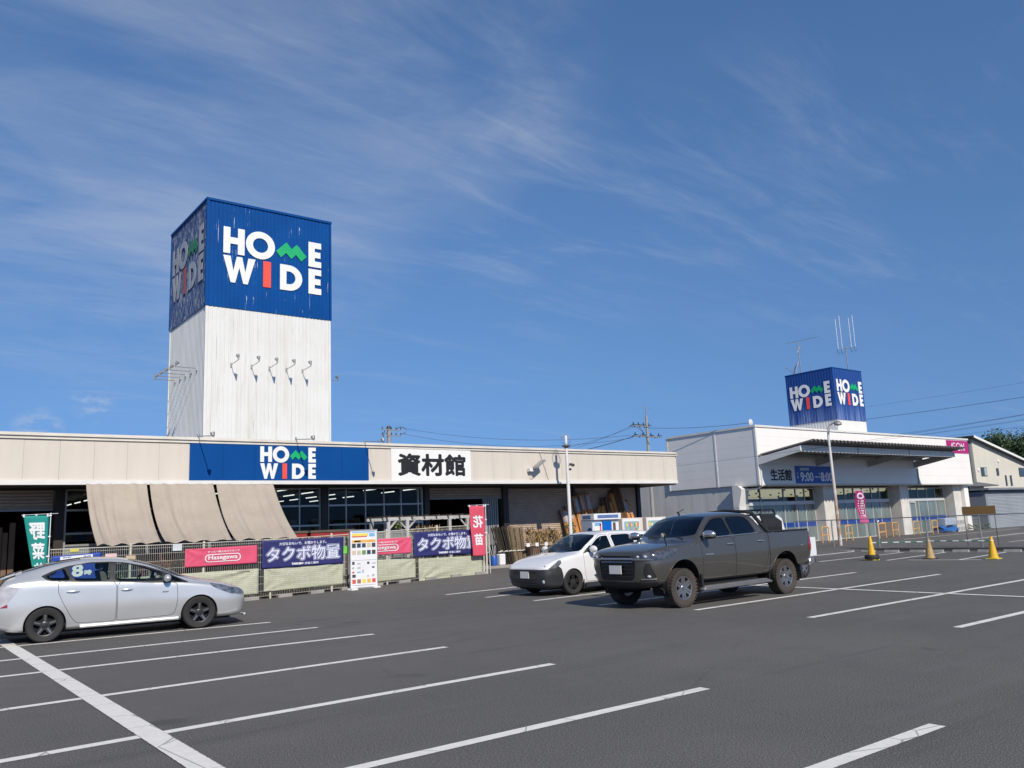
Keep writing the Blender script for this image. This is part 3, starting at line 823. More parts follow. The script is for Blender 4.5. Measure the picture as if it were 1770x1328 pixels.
# banners
NAVY = M('banner_navy', (.020, .022, .125), .55, 0, .1, 2)
PINK = M('banner_pink', (.66, .085, .16), .55, 0, .08, 2)
RBLUE = M('banner_blue', (.010, .05, .33), .55, 0, .08, 2)
BWHITE = M('banner_white', (.74, .74, .76), .6, 0, .05, 2)
LAV = M('banner_lettering', (.62, .64, .78), .6, 0, .05, 2)
def on_cloth(f, x0, x1, z0, z1, gap=.006):
    """maps u = 0..1, v = 0..1 of a banner to space just off the cloth"""
    def g(u, v, d):
        p = f(u, v); return (p[0], p[1]-gap-d, p[2])
    return g
for i, (x0, x1, z0, z1) in enumerate(((8.90, 11.42, .84, 1.63), (13.88, 16.5, .90, 1.69))):
    o, f = cloth('navy_banner', ((x0, FY-.075, z0), (x1, FY-.075, z0+.01), (x1, FY-.075, z1+.01), (x0, FY-.075, z1-.01)), 50, 16, crease(0, 0, 12, .012, 20+i), NAVY,
        ('navy banner with big white lettering right of the beige shade cloths', 'navy banner with big white lettering behind the pink flag')[i], 'banner', 'navy banners tied to the fence')
    fn = on_cloth(f, x0, x1, z0, z1, .010)
    m = MB(); embolden(m, '大切なおもいで、お預かりします。', .20, .78, .80, .91, fn, 0, .0012, .004); part('slogan', m, LAV, o)
    m = MB(); embolden(m, 'タクボ物置', .055, .945, .23, .74, fn, 0, .0155, .044); part('letter_outline', m, LAV, o)
    m = MB(); embolden(m, 'タクボ物置', .055, .945, .23, .74, fn, .003, .0115, .032); part('letter_inline', m, NAVY, o)
    m = MB(); embolden(m, 'タクボ物置', .055, .945, .23, .74, fn, .006, .0035, .010); part('letter', m, LAV, o)
    m = MB(); embolden(m, 'TAKUBO', .35, .49, .08, .15, fn, 0, .003, .006); part('small_letter', m, BWHITE, o)
    m = MB(); embolden(m, '田窪工業所', .51, .68, .07, .15, fn, 0, .0008, .003); part('small_letter', m, LAV, o)
for i, (x0, x1, z0, z1) in enumerate(((6.79, 8.77, 1.01, 1.50), (11.8, 13.79, 1.03, 1.525))):
    o, f = cloth('pink_banner', ((x0, FY-.068, z0), (x1, FY-.068, z0+.01), (x1, FY-.068, z1+.01), (x0, FY-.068, z1-.01)), 44, 14, crease(0, 0, 10, .02, 31+i), PINK,
        ('pink banner with white oval lettering between silver car and navy banner', 'pink banner partly hidden by the upright catalogue board')[i], 'banner', 'pink banners tied to the fence')
    fn = on_cloth(f, x0, x1, z0, z1, .016)
    m = MB(); embolden(m, 'ずっと一段上のパイオニア', .30, .74, .72, .83, fn, 0, .0012, .004); part('slogan', m, BWHITE, o)
    m = MB()
    def pill(x0_, x1_, z0_, z1_, n=14):
        r = (z1_-z0_)/2; ra = r*.25*1.0
        return [(x1_-ra+ra*math.cos(t), z0_+r+r*math.sin(t)) for t in [math.pi*(j/n-.5) for j in range(n+1)]]+[(x0_+ra+ra*math.cos(t), z0_+r+r*math.sin(t)) for t in [math.pi*(j/n+.5) for j in range(n+1)]]
    m.ring(pill(.26, .76, .20, .64), pill(.275, .745, .245, .595), fn, 0, .002); part('oval', m, BWHITE, o)
    m = MB(); embolden(m, 'Hasegawa', .31, .71, .27, .57, fn, .001, .0022, .008); part('letter', m, BWHITE, o)
o, f = cloth('hours_banner', ((3.62, FY-.06, .72), (4.74, FY-.06, .74), (4.73, FY-.06, 1.52), (3.60, FY-.06, 1.47)), 20, 14, crease(0, 0, 8, .008, 44), RBLUE, 'blue opening-hours banner on the fence behind the silver car', 'banner')
fn = on_cloth(f, 0, 1, 0, 1, .008)
m = MB(); m.prism([(.17, .80), (.82, .80), (.82, .965), (.17, .965)], fn, 0, .001); part('strip', m, BWHITE, o)
m = MB(); embolden(m, '営業時間案内', .22, .78, .82, .945, fn, .003, .003, .004); part('letter', m, RBLUE, o)
m = MB(); embolden(m, '8', .42, .62, .30, .66, fn, 0, .018, .022); embolden(m, '時', .66, .80, .32, .47, fn, 0, .005, .008); part('letter', m, LWHITE, o)
m = MB(); embolden(m, '資材', .03, .15, .66, .74, fn, 0, .003, .006) if False else m.prism([(.05, .66), (.15, .66), (.15, .74), (.05, .74)], fn, 0, .001); part('patch', m, BWHITE, o)
for i, (x, z, w, h, mt, lb) in enumerate(((6.58, 1.55, .24, .17, M('notice_grey', (.55, .60, .62)), 'pale notice card tied to the fence above the pink banner'), (4.95, 1.42, .27, .11, M('notice_pink', (.70, .50, .50)), 'pale pink notice card on the fence behind the silver car'), (5.42, 1.35, .24, .10, M('notice_tan', (.52, .40, .26)), 'tan notice card on the fence under the left shade cloth'), (4.1, 1.60, .2, .07, M('notice_yellow', (.6, .52, .10)), 'small yellow notice on the top rail left of the shade cloths'), (11.5, 1.25, .16, .22, M('notice_green', (.16, .55, .06)), 'bright green card on the fence left of the catalogue board'))):
    m = MB(); m.box(x-w/2, x+w/2, FY-.075, FY-.07, z-h/2, z+h/2); single('notice_card', m, mt, lb, 'notice', None, (x, FY-.07, z))
# catalogue board on two feet
t = thing('catalogue_board', 'white upright catalogue board with rows of coloured product pictures', 'sign board', (11.94, 23.1, 0))
m = MB(); m.box(11.49, 12.385, 23.1, 23.135, .12, 1.80); part('panel', m, BWHITE, t, bevel=.004)
m = MB(); m.box(11.475, 12.40, 23.09, 23.145, 1.80, 1.83); m.box(11.475, 11.49, 23.09, 23.145, .10, 1.80); m.box(12.385, 12.40, 23.09, 23.145, .1, 1.80); m.box(11.475, 12.40, 23.09, 23.145, .08, .12)
part('frame', m, ALU, t)
for x in (11.56, 12.32):
    m = MB(); m.prism([(-.13, 0), (.13, 0), (.09, .12), (-.09, .12)], lambda u, v, d, x=x: (x+u, 23.1-.16+d, v+.0), 0, .32); part('foot', m, BWHITE, t, bevel=.01)
rp = random.Random(5)
pal = [M('print_navy', (.03, .05, .10)), M('print_orange', (.75, .40, .08)), M('print_red', (.62, .10, .07)), M('print_green', (.12, .26, .07)), M('print_brown', (.30, .16, .10)), M('print_sky', (.20, .42, .68)), M('print_grey', (.40, .42, .45)), M('print_black', (.05, .055, .06)), M('print_tan', (.58, .48, .36)), M('print_yellow', (.78, .62, .10))]
def prn(x0, x1, z0, z1, c): m = MB(); m.box(11.49+x0*.895, 11.49+x1*.895, 23.0965, 23.0985, .12+z0*1.68, .12+z1*1.68); part('print', m, pal[c], t)
prn(.06, .94, .965, .985, 5); prn(.06, .66, .905, .95, 9); prn(.06, .62, .885, .903, 2); prn(.70, .92, .89, .95, 5)
prn(.06, .95, .79, .835, 1); prn(.14, .38, .80, .825, 9)
for r_, z in ((0, .70), (1, .575)):
    for c in range(5): prn(.06+c*.185, .06+c*.185+.14, z, z+.075, [7, 0, 0, 8, 7, 8, 8, 3, 0, 7][r_*5+c])
prn(.03, .97, .475, .478, 0)
for r_ in range(4):
    for c in range(5):
        if rp.random() < .7: w = rp.uniform(.06, .15); h_ = rp.uniform(.02, .06); prn(.06+c*.185, .06+c*.185+w, .18+r_*.075, .18+r_*.075+h_, rp.choice([7, 6, 0, 6, 4, 6, 2, 5]))
for c in range(5): prn(.06+c*.185, .06+c*.185+.13, .075, .145, [2, 4, 9, 1, 2][c])
prn(.05, .95, .035, .045, 6)
# flags on poles
def flag(name, x0, x1, y, z0, z1, lean, mat, chars, label, pole_x, base_z, group=None):
    t = thing(name, label, 'flag', (pole_x, y, base_z), 0, group)
    f = lambda u, v: (x0+(x1-x0)*u+lean*(1-v)*(1-u), y-.02*math.sin(v*7+u*3)*(1-v*.5)-.02, z0+(z1-z0)*v+.03*(u-.5)*0)
    m = MB(); m.grid(f, 14, 30); o = part('flag_cloth', m, mat, t, smooth=True)
    sm = o.modifiers.new('thickness', 'SOLIDIFY'); sm.thickness = .003
    m = MB(); m.tube([(pole_x, y, base_z), (pole_x, y, z1+.06)], .011, 6); m.tube([(x0-.04, y, z1+.02), (pole_x+.16, y, z1+.045)], .006, 5); part('pole', m, BWHITE, t)
    for v in (1.0, .72, .46): 
        m = MB(); m.box(x1-.02, pole_x+.015, y-.03, y+.005, z0+(z1-z0)*v-.02, z0+(z1-z0)*v+.012); part('loop', m, BWHITE, t)
    for u in (.02, .5, .95):
        m = MB(); m.box(x0+(x1-x0)*u-.02, x0+(x1-x0)*u+.02, y-.03, y+.01, z1-.03, z1+.035); part('loop', m, BWHITE, t)
    fn = lambda u, v, d: (lambda p: (p[0], p[1]-.008-d, p[2]))(f(u, v))
    for ch, u0, u1, v0, v1 in chars:
        m = MB(); embolden(m, ch, u0, u1, v0, v1, fn, 0, .022, .008, 0, True); part('letter', m, BWHITE, t)
    return t
TEAL = M('flag_teal', (.0, .235, .205), .6, 0, .08, 2)
ROSE = M('flag_rose', (.62, .075, .12), .6, 0, .08, 2)
flag('green_flag', 2.93, 3.48, 23.3, .65, 2.47, .36, TEAL, (('野', .17, .83, .69, .90), ('菜', .17, .83, .43, .635), ('苗', .18, .84, .17, .37)), 'teal banner flag with reversed white characters left of the fence', 3.52, 0)
flag('pink_flag', 15.95, 16.58, 23.28, .81, 2.47, .10, ROSE, (('花', .20, .82, .57, .80), ('苗', .22, .82, .22, .44)), 'rose-pink banner flag with reversed white characters at the fence end', 16.64, .2)
# pergola display behind the fence
GREYW = M('bleached_wood', (.42, .41, .39), .8, 0, .2, 2, .3, 40, .4, (.14, .13, .12), stretch=(3, 3, 1))
DKW = M('dark_wood', (.10, .075, .055), .8, 0, .3, 2, .3, 40, .4, (.03, .025, .02))
t = thing('garden_pergola', 'bleached wooden garden pergola standing behind the fence', 'pergola', (15.1, 24.6, .2))
for x in (13.58, 14.30, 16.74):
    m = MB(); m.box(x-.055, x+.055, 24.5, 24.6, .15, 2.10); part('post', m, GREYW, t)
for y in (24.55, 25.7):
    m = MB(); m.box(13.4, 17.0, y-.03, y+.03, 2.10, 2.20); part('beam', m, GREYW, t)
for x in (13.58, 16.74):
    m = MB(); m.box(x-.055, x+.055, 25.65, 25.75, .15, 2.10); part('post', m, GREYW, t)
for i in range(8):
    x = 13.5+i*.48; m = MB(); m.box(x-.025, x+.025, 24.3, 25.95, 2.20, 2.25); part('rafter', m, DKW, t)
for x, s in ((13.58, 1), (14.30, 1), (14.30, -1), (16.74, -1)):
    m = MB(); m.tube([(x, 24.55, 1.78), (x+s*.34, 24.55, 2.12)], .035, 4); part('brace', m, GREYW, t)
def leafy(name, c, r, h, n, mats, label, cat, group=None, size=.06, stem=True, seed=0, spiky=False):
    rd = random.Random(seed); t = thing(name, label, cat, c, 0, group)
    m = MB()
    for _ in range(n):
        th = rd.uniform(0, 6.283); rr = r*math.sqrt(rd.random()); z = h*(.3+.7*rd.random()) if not spiky else h*rd.random()
        p = Vector((rr*math.cos(th), rr*math.sin(th), z)); s = size*rd.uniform(.6, 1.3)
        d = Vector((rd.gauss(0, 1), rd.gauss(0, 1), rd.gauss(.5 if not spiky else 2.5, .7))).normalized(); e = d.orthogonal().normalized()
        e = (Matrix.Rotation(rd.uniform(0, 6.28), 3, d) @ e)
        L = s*(1.3 if not spiky else 4); m.add([p, p+e*s*.45+d*L*.5, p+d*L, p-e*s*.45+d*L*.5], [(0, 1, 2, 3)], rd.randrange(len(mats)))
    o = part('foliage', m, mats, t, world=False, weld=False); o['kind'] = 'stuff'
    if stem:
        m = MB(); m.cyl((0, 0, 0), (0, 0, h*.5), .015); part('stem', m, DKW, t, world=False)
    return t
LEAF = [M('leaf_dark', (.03, .065, .02), .6), M('leaf_mid', (.055, .11, .03), .6), M('leaf_light', (.10, .16, .04), .6)]
DRYL = [M('dry_grass_a', (.30, .20, .09), .8), M('dry_grass_b', (.42, .29, .14), .8), M('dry_grass_c', (.20, .12, .05), .8)]
for i, x in enumerate((15.1, 15.5, 15.9)):
    leafy('dry_grass_plant', (x, 25.2, 1.45), .2, .3, 90, DRYL, 'tuft of dry reddish grass under the pergola, %s' % ('left one', 'middle one', 'right one')[i], 'plant', 'dry grass under the pergola', .05, False, i, True)
leafy('hanging_plant', (14.0, 24.6, 1.72), .14, .35, 70, [LEAF[2], M('leaf_yellow', (.30, .30, .05), .6)], 'yellow-green plant hanging from the left pergola beam', 'plant', None, .06, False, 9)
m = MB(); m.box(15.0, 16.1, 25.0, 25.4, 1.38, 1.45); m.box(15.0, 15.05, 25.0, 25.4, .2, 1.38); m.box(16.05, 16.1, 25.0, 25.4, .2, 1.38)
single('display_bench', m, DKW, 'dark wooden bench holding dry grass tufts under the pergola', 'bench', None, (15.5, 25.2, .2))
# red and dark wooden stands behind the mesh
REDW = M('red_painted_wood', (.30, .025, .022), .55, 0, .2, 2, 0, 60, .4, (.08, .03, .02))
MARN = M('maroon_lattice', (.075, .028, .024), .7, 0, .3, 2)
for i, (x0, x1, y) in enumerate(((10.3, 10.82, 24.7), (10.9, 12.35, 24.6))):
    t = thing('planter_stand', ('short red planter stand behind the navy banner, under the shade cloth', 'long red planter stand behind the fence beside the catalogue board')[i], 'stand', ((x0+x1)/2, y, .1), 0, 'red stands behind the fence')
    m = MB(); m.box(x0, x1, y, y+.45, 1.66, 1.80); part('tray', m, REDW, t)
    m = MB(); m.box(x0-.03, x1+.03, y-.03, y+.48, 1.80, 1.87); part('rim', m, DKW, t)
    for x in (x0+.05, x1-.05):
        for yy in (y+.05, y+.4): m = MB(); m.box(x-.03, x+.03, yy-.03, yy+.03, .0, 1.66); part('leg', m, MARN, t)
for i, (x0, x1) in enumerate(((5.75, 6.75), (6.9, 7.9), (8.05, 8.8))):
    t = thing('lattice_stand', ('maroon lattice stand behind the fence, below the left shade cloth', 'maroon lattice stand behind the fence, below the middle shade cloth', 'maroon lattice stand behind the pink banner')[i], 'stand', ((x0+x1)/2, 24.1, 0), 0, 'lattice stands behind the fence')
    for k in range(int((x1-x0)/.11)):
        m = MB(); m.box(x0+k*.11, x0+k*.11+.075, 24.1, 24.13, .05, 1.42); part('slat', m, MARN, t)
    m = MB(); m.box(x0-.03, x1+.03, 24.13, 24.19, .3, .4); m.box(x0-.03, x1+.03, 24.13, 24.19, 1.1, 1.2); part('rail', m, DKW, t)
leafy('potted_plant', (5.2, 24.4, .1), .35, 1.2, 260, LEAF, 'bushy green plant behind the fence under the left shade cloth', 'plant', None, .09, True, 3)
leafy('potted_plant', (9.9, 24.3, .1), .4, 1.2, 260, LEAF, 'bushy green plant behind the navy banner', 'plant', None, .09, True, 5)
leafy('potted_plant', (12.8, 24.4, .15), .35, 1.35, 260, LEAF, 'bushy green plant behind the fence right of the catalogue board', 'plant', None, .09, True, 6)
# ---------------------------------------------------------------- goods at the right end of the store
REED = M('reed_screen', (.22, .165, .10), .85, 0, .35, 3, .4, 40, .4, (.06, .04, .025), stretch=(8, 8, .6))
REEDD = M('dark_reed', (.045, .036, .028), .85, 0, .4, 3, .4, 40, 0, stretch=(8, 8, .6))
def bundle(name, p0, p1, r, n, mat, label, cat, group, rod=.014, seed=0, tie=None):
    rd = random.Random(seed); t = thing(name, label, cat, p0, 0, group); a = Vector((0, 0, 0)); b = Vector(p1)-Vector(p0); d = b.normalized(); e = d.orthogonal().normalized(); g_ = d.cross(e)
    m = MB()
    for _ in range(n):
        th = rd.uniform(0, 6.28); rr = r*math.sqrt(rd.random()); o_ = e*rr*math.cos(th)+g_*rr*math.sin(th); sp = 1+rd.uniform(-.05, .25)
        m.cyl(a+o_, b+o_*sp+d*rd.uniform(-.08, .05), rod, rod, 5)
    part('stalks', m, mat, t, world=False, kind='stuff')
    if tie:
        m = MB(); c = b*.35; m.cyl(c-d*.02, c+d*.02, r*1.12, r*1.12, 10); part('tie', m, tie, t, world=False)
    return t
CORD = M('white_cord', (.6, .58, .52))
for i, (x, y, tx, mt, h_) in enumerate(((19.55, 26.25, -.25, REEDD, 1.45), (19.8, 26.3, -.2, REEDD, 1.42), (20.02, 26.35, -.15, REEDD, 1.42), (20.22, 26.4, -.04, REED, 1.42), (20.45, 26.4, .02, REED, 1.40), (20.66, 26.4, .05, REED, 1.38))):
    bundle('reed_screen_roll', (x, y, .3), (x+tx, y+.25, .3+h_), .10, 26, mt, ('dark rolled reed screen, outermost left by the gate', 'dark rolled reed screen, second from the gate', 'dark rolled reed screen, beside the light rolls', 'light rolled reed screen, left of the light three', 'light rolled reed screen, middle of the light three', 'light rolled reed screen, right of the light three')[i], 'reed roll', 'reed screen rolls by the shutter', .012, i, CORD)
t = thing('display_rack', 'dark wire rack with small white price cards before the shutter', 'rack', (21.3, 26.2, .3))
for i, (x0, x1) in enumerate(((20.75, 21.25), (21.3, 21.85), (21.9, 22.5))):
    m = MB(); m.box(x0, x1, 26.1, 26.45, .3, .95); part('bin', m, M('bin_brown', (.055, .035, .025), .7, 0, .3, 3), t)
    for k in range(4): m = MB(); m.tube([(x0+.08+k*.1, 26.08, .42), (x0+.2+k*.1, 26.08, .9)], .012, 4); part('stick', m, M('stick_tan', (.34, .21, .13)), t)
for x in (20.6, 21.05, 21.52): 
    m = MB(); m.box(x-.08, x+.08, 26.02, 26.03, .93, 1.07); part('price_card', m, BWHITE, t)
for i, (x, h_) in enumerate(((20.95, .62), (21.3, .45), (21.6, .5), (21.95, .52), (22.3, .5))):
    leafy('straw_broom', (x, 26.3, .95), .17, h_, 110, DRYL, 'bunch of straw brooms on the dark rack, %s' % ('leftmost and tallest', 'second from left', 'middle of the rack', 'fourth from left', 'rightmost beside the lamp post')[i], 'broom', 'straw brooms on the rack', .055, False, 40+i, True)
m = MB(); m.lathe([(.10, 0), (.13, .03), (.14, .34), (.13, .36), (.11, .36), (.10, .1)], (19.0, 26.15, .3), 'z', 12)
single('blue_bucket', m, M('bucket_blue', (.02, .10, .42), .4), 'blue bucket standing on the pavement by the folding gate', 'bucket', None, (19.0, 26.15, .3), 40)
m = MB()
for a in range(3): m.tube([(18.98+a*.03, 26.15, .5), (18.86+a*.13, 26.2, 1.05)], .008, 5)
single('garden_tool', m, BWHITE, 'thin tool handles sticking out of the blue bucket', 'tool', None, (19.0, 26.15, .5))
m = MB(); m.box(19.22, 19.5, 26.05, 26.3, .3, .72); single('white_canister', m, BWHITE, 'white canister on the pavement beside the blue bucket', 'canister', None, (19.36, 26.17, .3), bevel=.03)
leafy('potted_shrub', (22.2, 25.3, .3), .25, 1.42, 200, LEAF, 'green potted shrub at the foot of the globe lamp post', 'plant', None, .08, True, 8)
# bundles of stakes leaning on the right shutter
STAKE = M('stake_wood', (.56, .27, .095), .75, 0, .3, 2.5, .3, 30, .4, (.16, .07, .03), stretch=(6, 6, .8))
STAKED = M('stake_wood_dark', (.15, .085, .045), .8, 0, .35, 2.5, .3, 30, .3, (.05, .03, .02), stretch=(6, 6, .8))
WRAP = M('plastic_wrap', (.34, .36, .42), .25, 0, .15, 3)
sk = [(23.80, -.20, 2.35, 1, STAKE), (24.12, -.18, 2.5, 1, STAKE), (24.42, -.16, 2.9, 1, STAKE), (24.74, -.12, 3.02, 1, STAKE), (25.06, -.10, 3.05, 1, STAKE), (25.36, -.05, 2.25, 0, STAKED), (25.62, -.05, 2.3, 0, STAKE), (25.88, -.06, 2.45, 0, STAKE), (26.14, -.08, 2.85, 0, STAKED), (26.40, -.10, 2.6, 0, STAKE), (26.66, -.16, 3.0, 0, STAKE), (26.92, -.24, 3.15, 0, STAKED), (27.16, -.30, 3.25, 0, STAKED), (27.42, -.30, 2.85, 1, STAKE), (27.70, -.30, 2.7, 1, STAKE)]
for i, (x, lx, h_, wr, mt) in enumerate(sk):
    t = bundle('stake_bundle', (x, 26.75, .3), (x+lx, 27.3, h_), .135, 22, mt, 'bundle of wooden stakes on the right shutter, %s from the left%s' % (('first', 'second', 'third', 'fourth', 'fifth', 'sixth', 'seventh', 'eighth', 'ninth', 'tenth', 'eleventh', 'twelfth', 'thirteenth', 'fourteenth', 'last')[i], ', plastic sleeve on top' if wr else ''), 'stakes', 'stake bundles on the shutter', .032, 60+i)
    if wr:
        d = Vector((lx, .55, h_-.3)); m = MB(); m.cyl(d*.74, d*.97, .145, .14, 9); part('sleeve', m, WRAP, t, world=False, smooth=40)
# water vending booth and two vending cabinets
VW = M('cabinet_white', (.72, .74, .76), .4, 0, .04, 2); VG = M('cabinet_grey_blue', (.40, .47, .58), .45, 0, .06, 2); VB = M('cabinet_blue', (.0, .12, .50), .35, 0, .08, 2); VN = M('cabinet_navy', (.01, .05, .22), .4)
t = thing('water_booth', 'white and blue water vending booth in front of the stakes', 'vending booth', (23.95, 25.3, .2))
m = MB(); m.box(23.2, 24.66, 25.06, 25.75, .2, 1.86); part('body', m, VW, t)
m = MB(); m.box(23.185, 23.2, 25.08, 25.74, .22, 1.84); part('side_panel', m, VG, t)
m = MB(); m.box(23.17, 24.70, 24.92, 25.75, 1.86, 2.11); part('header', m, VW, t, bevel=.012)
m = MB(); m.box(23.36, 24.52, 24.912, 24.92, 1.925, 2.055); part('header_strip', m, M('print_slate', (.10, .16, .36)), t)
m = MB(); m.box(23.162, 23.17, 25.12, 25.60, 1.92, 2.05); part('header_strip', m, M('print_slate', (.10, .16, .36)), t)
m = MB(); m.box(23.72, 24.20, 25.0, 25.06, .95, 1.80); part('blue_door', m, VB, t)
m = MB(); m.box(23.27, 23.66, 25.035, 25.06, 1.02, 1.78); pn = part('poster', m, BWHITE, t)
for a, b, c, d, col in ((23.29, 23.62, 1.62, 1.76, 5), (23.56, 23.64, 1.2, 1.72, 2), (23.32, 23.44, 1.08, 1.2, 2), (23.46, 23.6, 1.3, 1.4, 6)):
    m = MB(); m.box(a, b, 25.03, 25.035, c, d); part('print', m, pal[col], pn)
m = MB(); m.box(24.33, 24.47, 25.04, 25.06, 1.0, 1.74); part('slot_panel', m, M('slot_brown', (.13, .07, .06)), t)
m = MB(); m.lathe([(0, 0), (.14, 0), (.14, .01)], (23.175, 25.22, 1.42), 'x', 20); part('round_logo', m, VN, t)
for i, (x0, lb) in enumerate(((24.82, 'white vending cabinet right of the water booth'), (26.26, 'white vending cabinet at the right, partly behind the pickup'))):
    t = thing('vending_cabinet', lb, 'vending machine', (x0+.6, 25.3, .2), 0, 'vending cabinets by the store')
    m = MB(); m.box(x0, x0+1.22, 25.0, 25.7, .2, 1.89); part('body', m, M('cabinet_cream', (.66, .60, .54), .45, 0, .05, 2), t, bevel=.015)
    m = MB(); m.box(x0+.03, x0+1.0, 24.985, 25.0, 1.0, 1.83); part('front_frame', m, VW, t)
    m = MB(); m.box(x0+.09, x0+.96, 24.978, 24.985, 1.05, 1.75); wd = part('display_window', m, M('display_glass', (.30, .40, .38), .12, 0, .1, 2), t)
    rd = random.Random(i+70)
    for r_ in range(3):
        for c in range(9):
            m = MB(); m.box(x0+.12+c*.092, x0+.12+c*.092+.06, 24.970, 24.978, 1.08+r_*.23, 1.08+r_*.23+rd.uniform(.10, .16)); part('bottle', m, rd.choice([pal[5], pal[3], BWHITE, pal[6], pal[9], LRED]), wd)
# globe lamp post
t = thing('globe_lamp_post', 'slender white lamp post with clear glass globe before the shutters', 'lamp post', (21.6, 24.6, .2))
m = MB(); m.tube([(0, 0, 0), (0, 0, 2.2), (0, 0, 4.55)], [.075, .07, .055], 12); m.cyl((0, 0, 0), (0, 0, .9), .095, .095, 12); part('pole', m, M('post_white', (.68, .68, .66), .5, 0, .06, 2, 0, 60, .35, (.32, .18, .09)), t, world=False, smooth=40)
m = MB(); m.lathe([(.055, 4.5), (.16, 4.56), (.17, 4.60), (.05, 4.62)], (0, 0, 0), 'z', 16); part('collar', m, M('lamp_collar', (.10, .10, .10), .5), t, world=False, smooth=40)
m = MB(); m.ell((0, 0, 4.83), .235, .235, .235, 20, 12); part('globe', m, glass('clear_globe', (.985, .99, .99), .03, .0, .35), t, world=False, smooth=True)
m = MB(); m.cyl((0, 0, 4.6), (0, 0, 4.9), .05, .06, 10); m.ell((0, 0, 4.92), .06, .06, .08, 10, 6); part('bulb', m, BWHITE, t, world=False, smooth=True)
m = MB(); m.box(.06, .16, -.06, .04, 3.62, 3.70); m.cyl((.11, -.05, 3.86), (.11, -.25, 3.80), .05, .06, 10); m.cyl((0, 0, 3.66), (.11, 0, 3.83), .015); part('camera_housing', m, M('camera_grey', (.07, .07, .07), .5), t, world=False)

# ================================================================ RIGHT STORE BUILDING
BX0, BX1, BY = 37.1, 61.5, 27.0
SIDING = M('white_siding', (.84, .81, .77), .5, 0, .03, .8, 0, 60, .12, (.5, .5, .48))
SIDINGG = M('pale_siding', (.74, .72, .68), .55, 0, .05, .8, 0, 60, .2, (.32, .32, .32))
PILL = M('pillar_grey', (.62, .60, .56), .7, 0, .1, 1.5, 0, 60, .25, (.25, .24, .22))
CANST = M('canopy_steel', (.40, .39, .375), .5, .2, .1, 1.5, 0, 60, .3, (.14, .12, .11))
CANRF = M('canopy_roof', (.19, .175, .165), .55, .2, .15, 1.5)
b2 = thing('branch_store', 'white flat-roofed store with long grey entrance canopy and glazed front', 'store', (BX0, BY, .15))
# fascia made of courses of siding
zc = [3.42, 3.93, 4.44, 4.95, 5.46, 5.97, 6.45]
for i, (a, b) in enumerate(zip(zc, zc[1:])):
    xs_ = [BX0, 41.2, 45.3, 49.4, 53.5, 57.5, BX1]
    for c, d in zip(xs_, xs_[1:]):
        m = MB(); m.box(c+.002, d-.002, BY, BY+.05, a+.0018, b-.0018); part('siding_panel', m, SIDING, b2)
for i, (a, b) in enumerate(zip(zc, zc[1:])):
    m = MB(); m.box(BX0, BX0+.05, BY+.055, 29.68, a+.0018, b-.0018); part('side_panel', m, SIDING, b2)
    m = MB(); m.box(BX0, BX0+.05, 29.78, 33.2, a+.0018, b-.0018); part('side_panel', m, SIDING, b2)
m = MB(); m.box(BX0+.055, BX1-.01, BY+.055, 33.15, 3.43, 6.42); part('upper_block', m, SIDINGG, b2)
m = MB(); m.box(BX0-.05, BX1+.05, BY-.06, BY+.12, 6.45, 6.56); m.box(BX0-.05, BX0+.12, BY+.12, 33.25, 6.45, 6.56); m.box(BX1-.12, BX1+.05, BY+.12, 33.25, 6.45, 6.56); m.box(BX0+.12, BX1-.12, BY+.12, 33.2, 6.40, 6.46); part('parapet_cap', m, WHITE, b2)
m = MB(); m.box(BX0-.02, BX0+.10, BY-.02, BY+.10, 3.38, 6.45); part('corner_post', m, WHITE, b2)
m = MB(); m.box(BX0-.02, BX0+.05, 29.68, 29.78, 3.4, 6.45); part('downpipe', m, WHITE, b2)
m = MB(); m.box(BX0-.02, BX0+.06, 33.2, 33.3, 3.4, 6.5); part('edge_trim', m, WHITE, b2)
m = MB(); m.box(BX0, BX1, BY-.015, BY+1.3, 3.34, 3.42); part('soffit', m, PILL, b2)
m = MB(); m.box(BX0+.5, BX1, 33.3, 50.2, 4.22, 4.3); part('rear_roof', m, GREYP, b2)
# left flank: lower wall and slanted buttress
m = MB(); corr(m, -46, -28.62, .1, 4.3, FACE_X(BX0+.1), 1.0, .004); m.box(BX0+.12, BX0+.18, 28.7, 50, .1, 4.3); part('flank_wall', m, M('flank_grey', (.60, .585, .56), .6, 0, .06, 1.0, 0, 60, .25, (.34, .34, .33)), b2)
m = MB(); m.prism([(-28.62, 3.4), (-28.25, 3.4), (-28.0, 3.2), (-28.25, 2.3), (-28.45, .15), (-28.62, .15)], FACE_X(BX0+.1), -.3, .35); part('buttress', m, WHITE, b2)
m = MB(); m.tube([(BX0+.14, BY-.05, 5.0), (BX0+.14, BY-.05, 3.3), (BX0+.14, BY+.2, 3.2), (BX0+.14, BY+1.2, 3.15)], .045, 6); part('drain_pipe', m, WHITE, b2)
m = MB(); m.tube([(53.85, BY-.05, 4.5), (53.85, BY-.05, 3.35), (53.6, BY+.9, 3.2), (53.3, 28.05, 3.1), (53.3, 28.05, .2)], .045, 6); part('drain_pipe', m, ALU, b2)
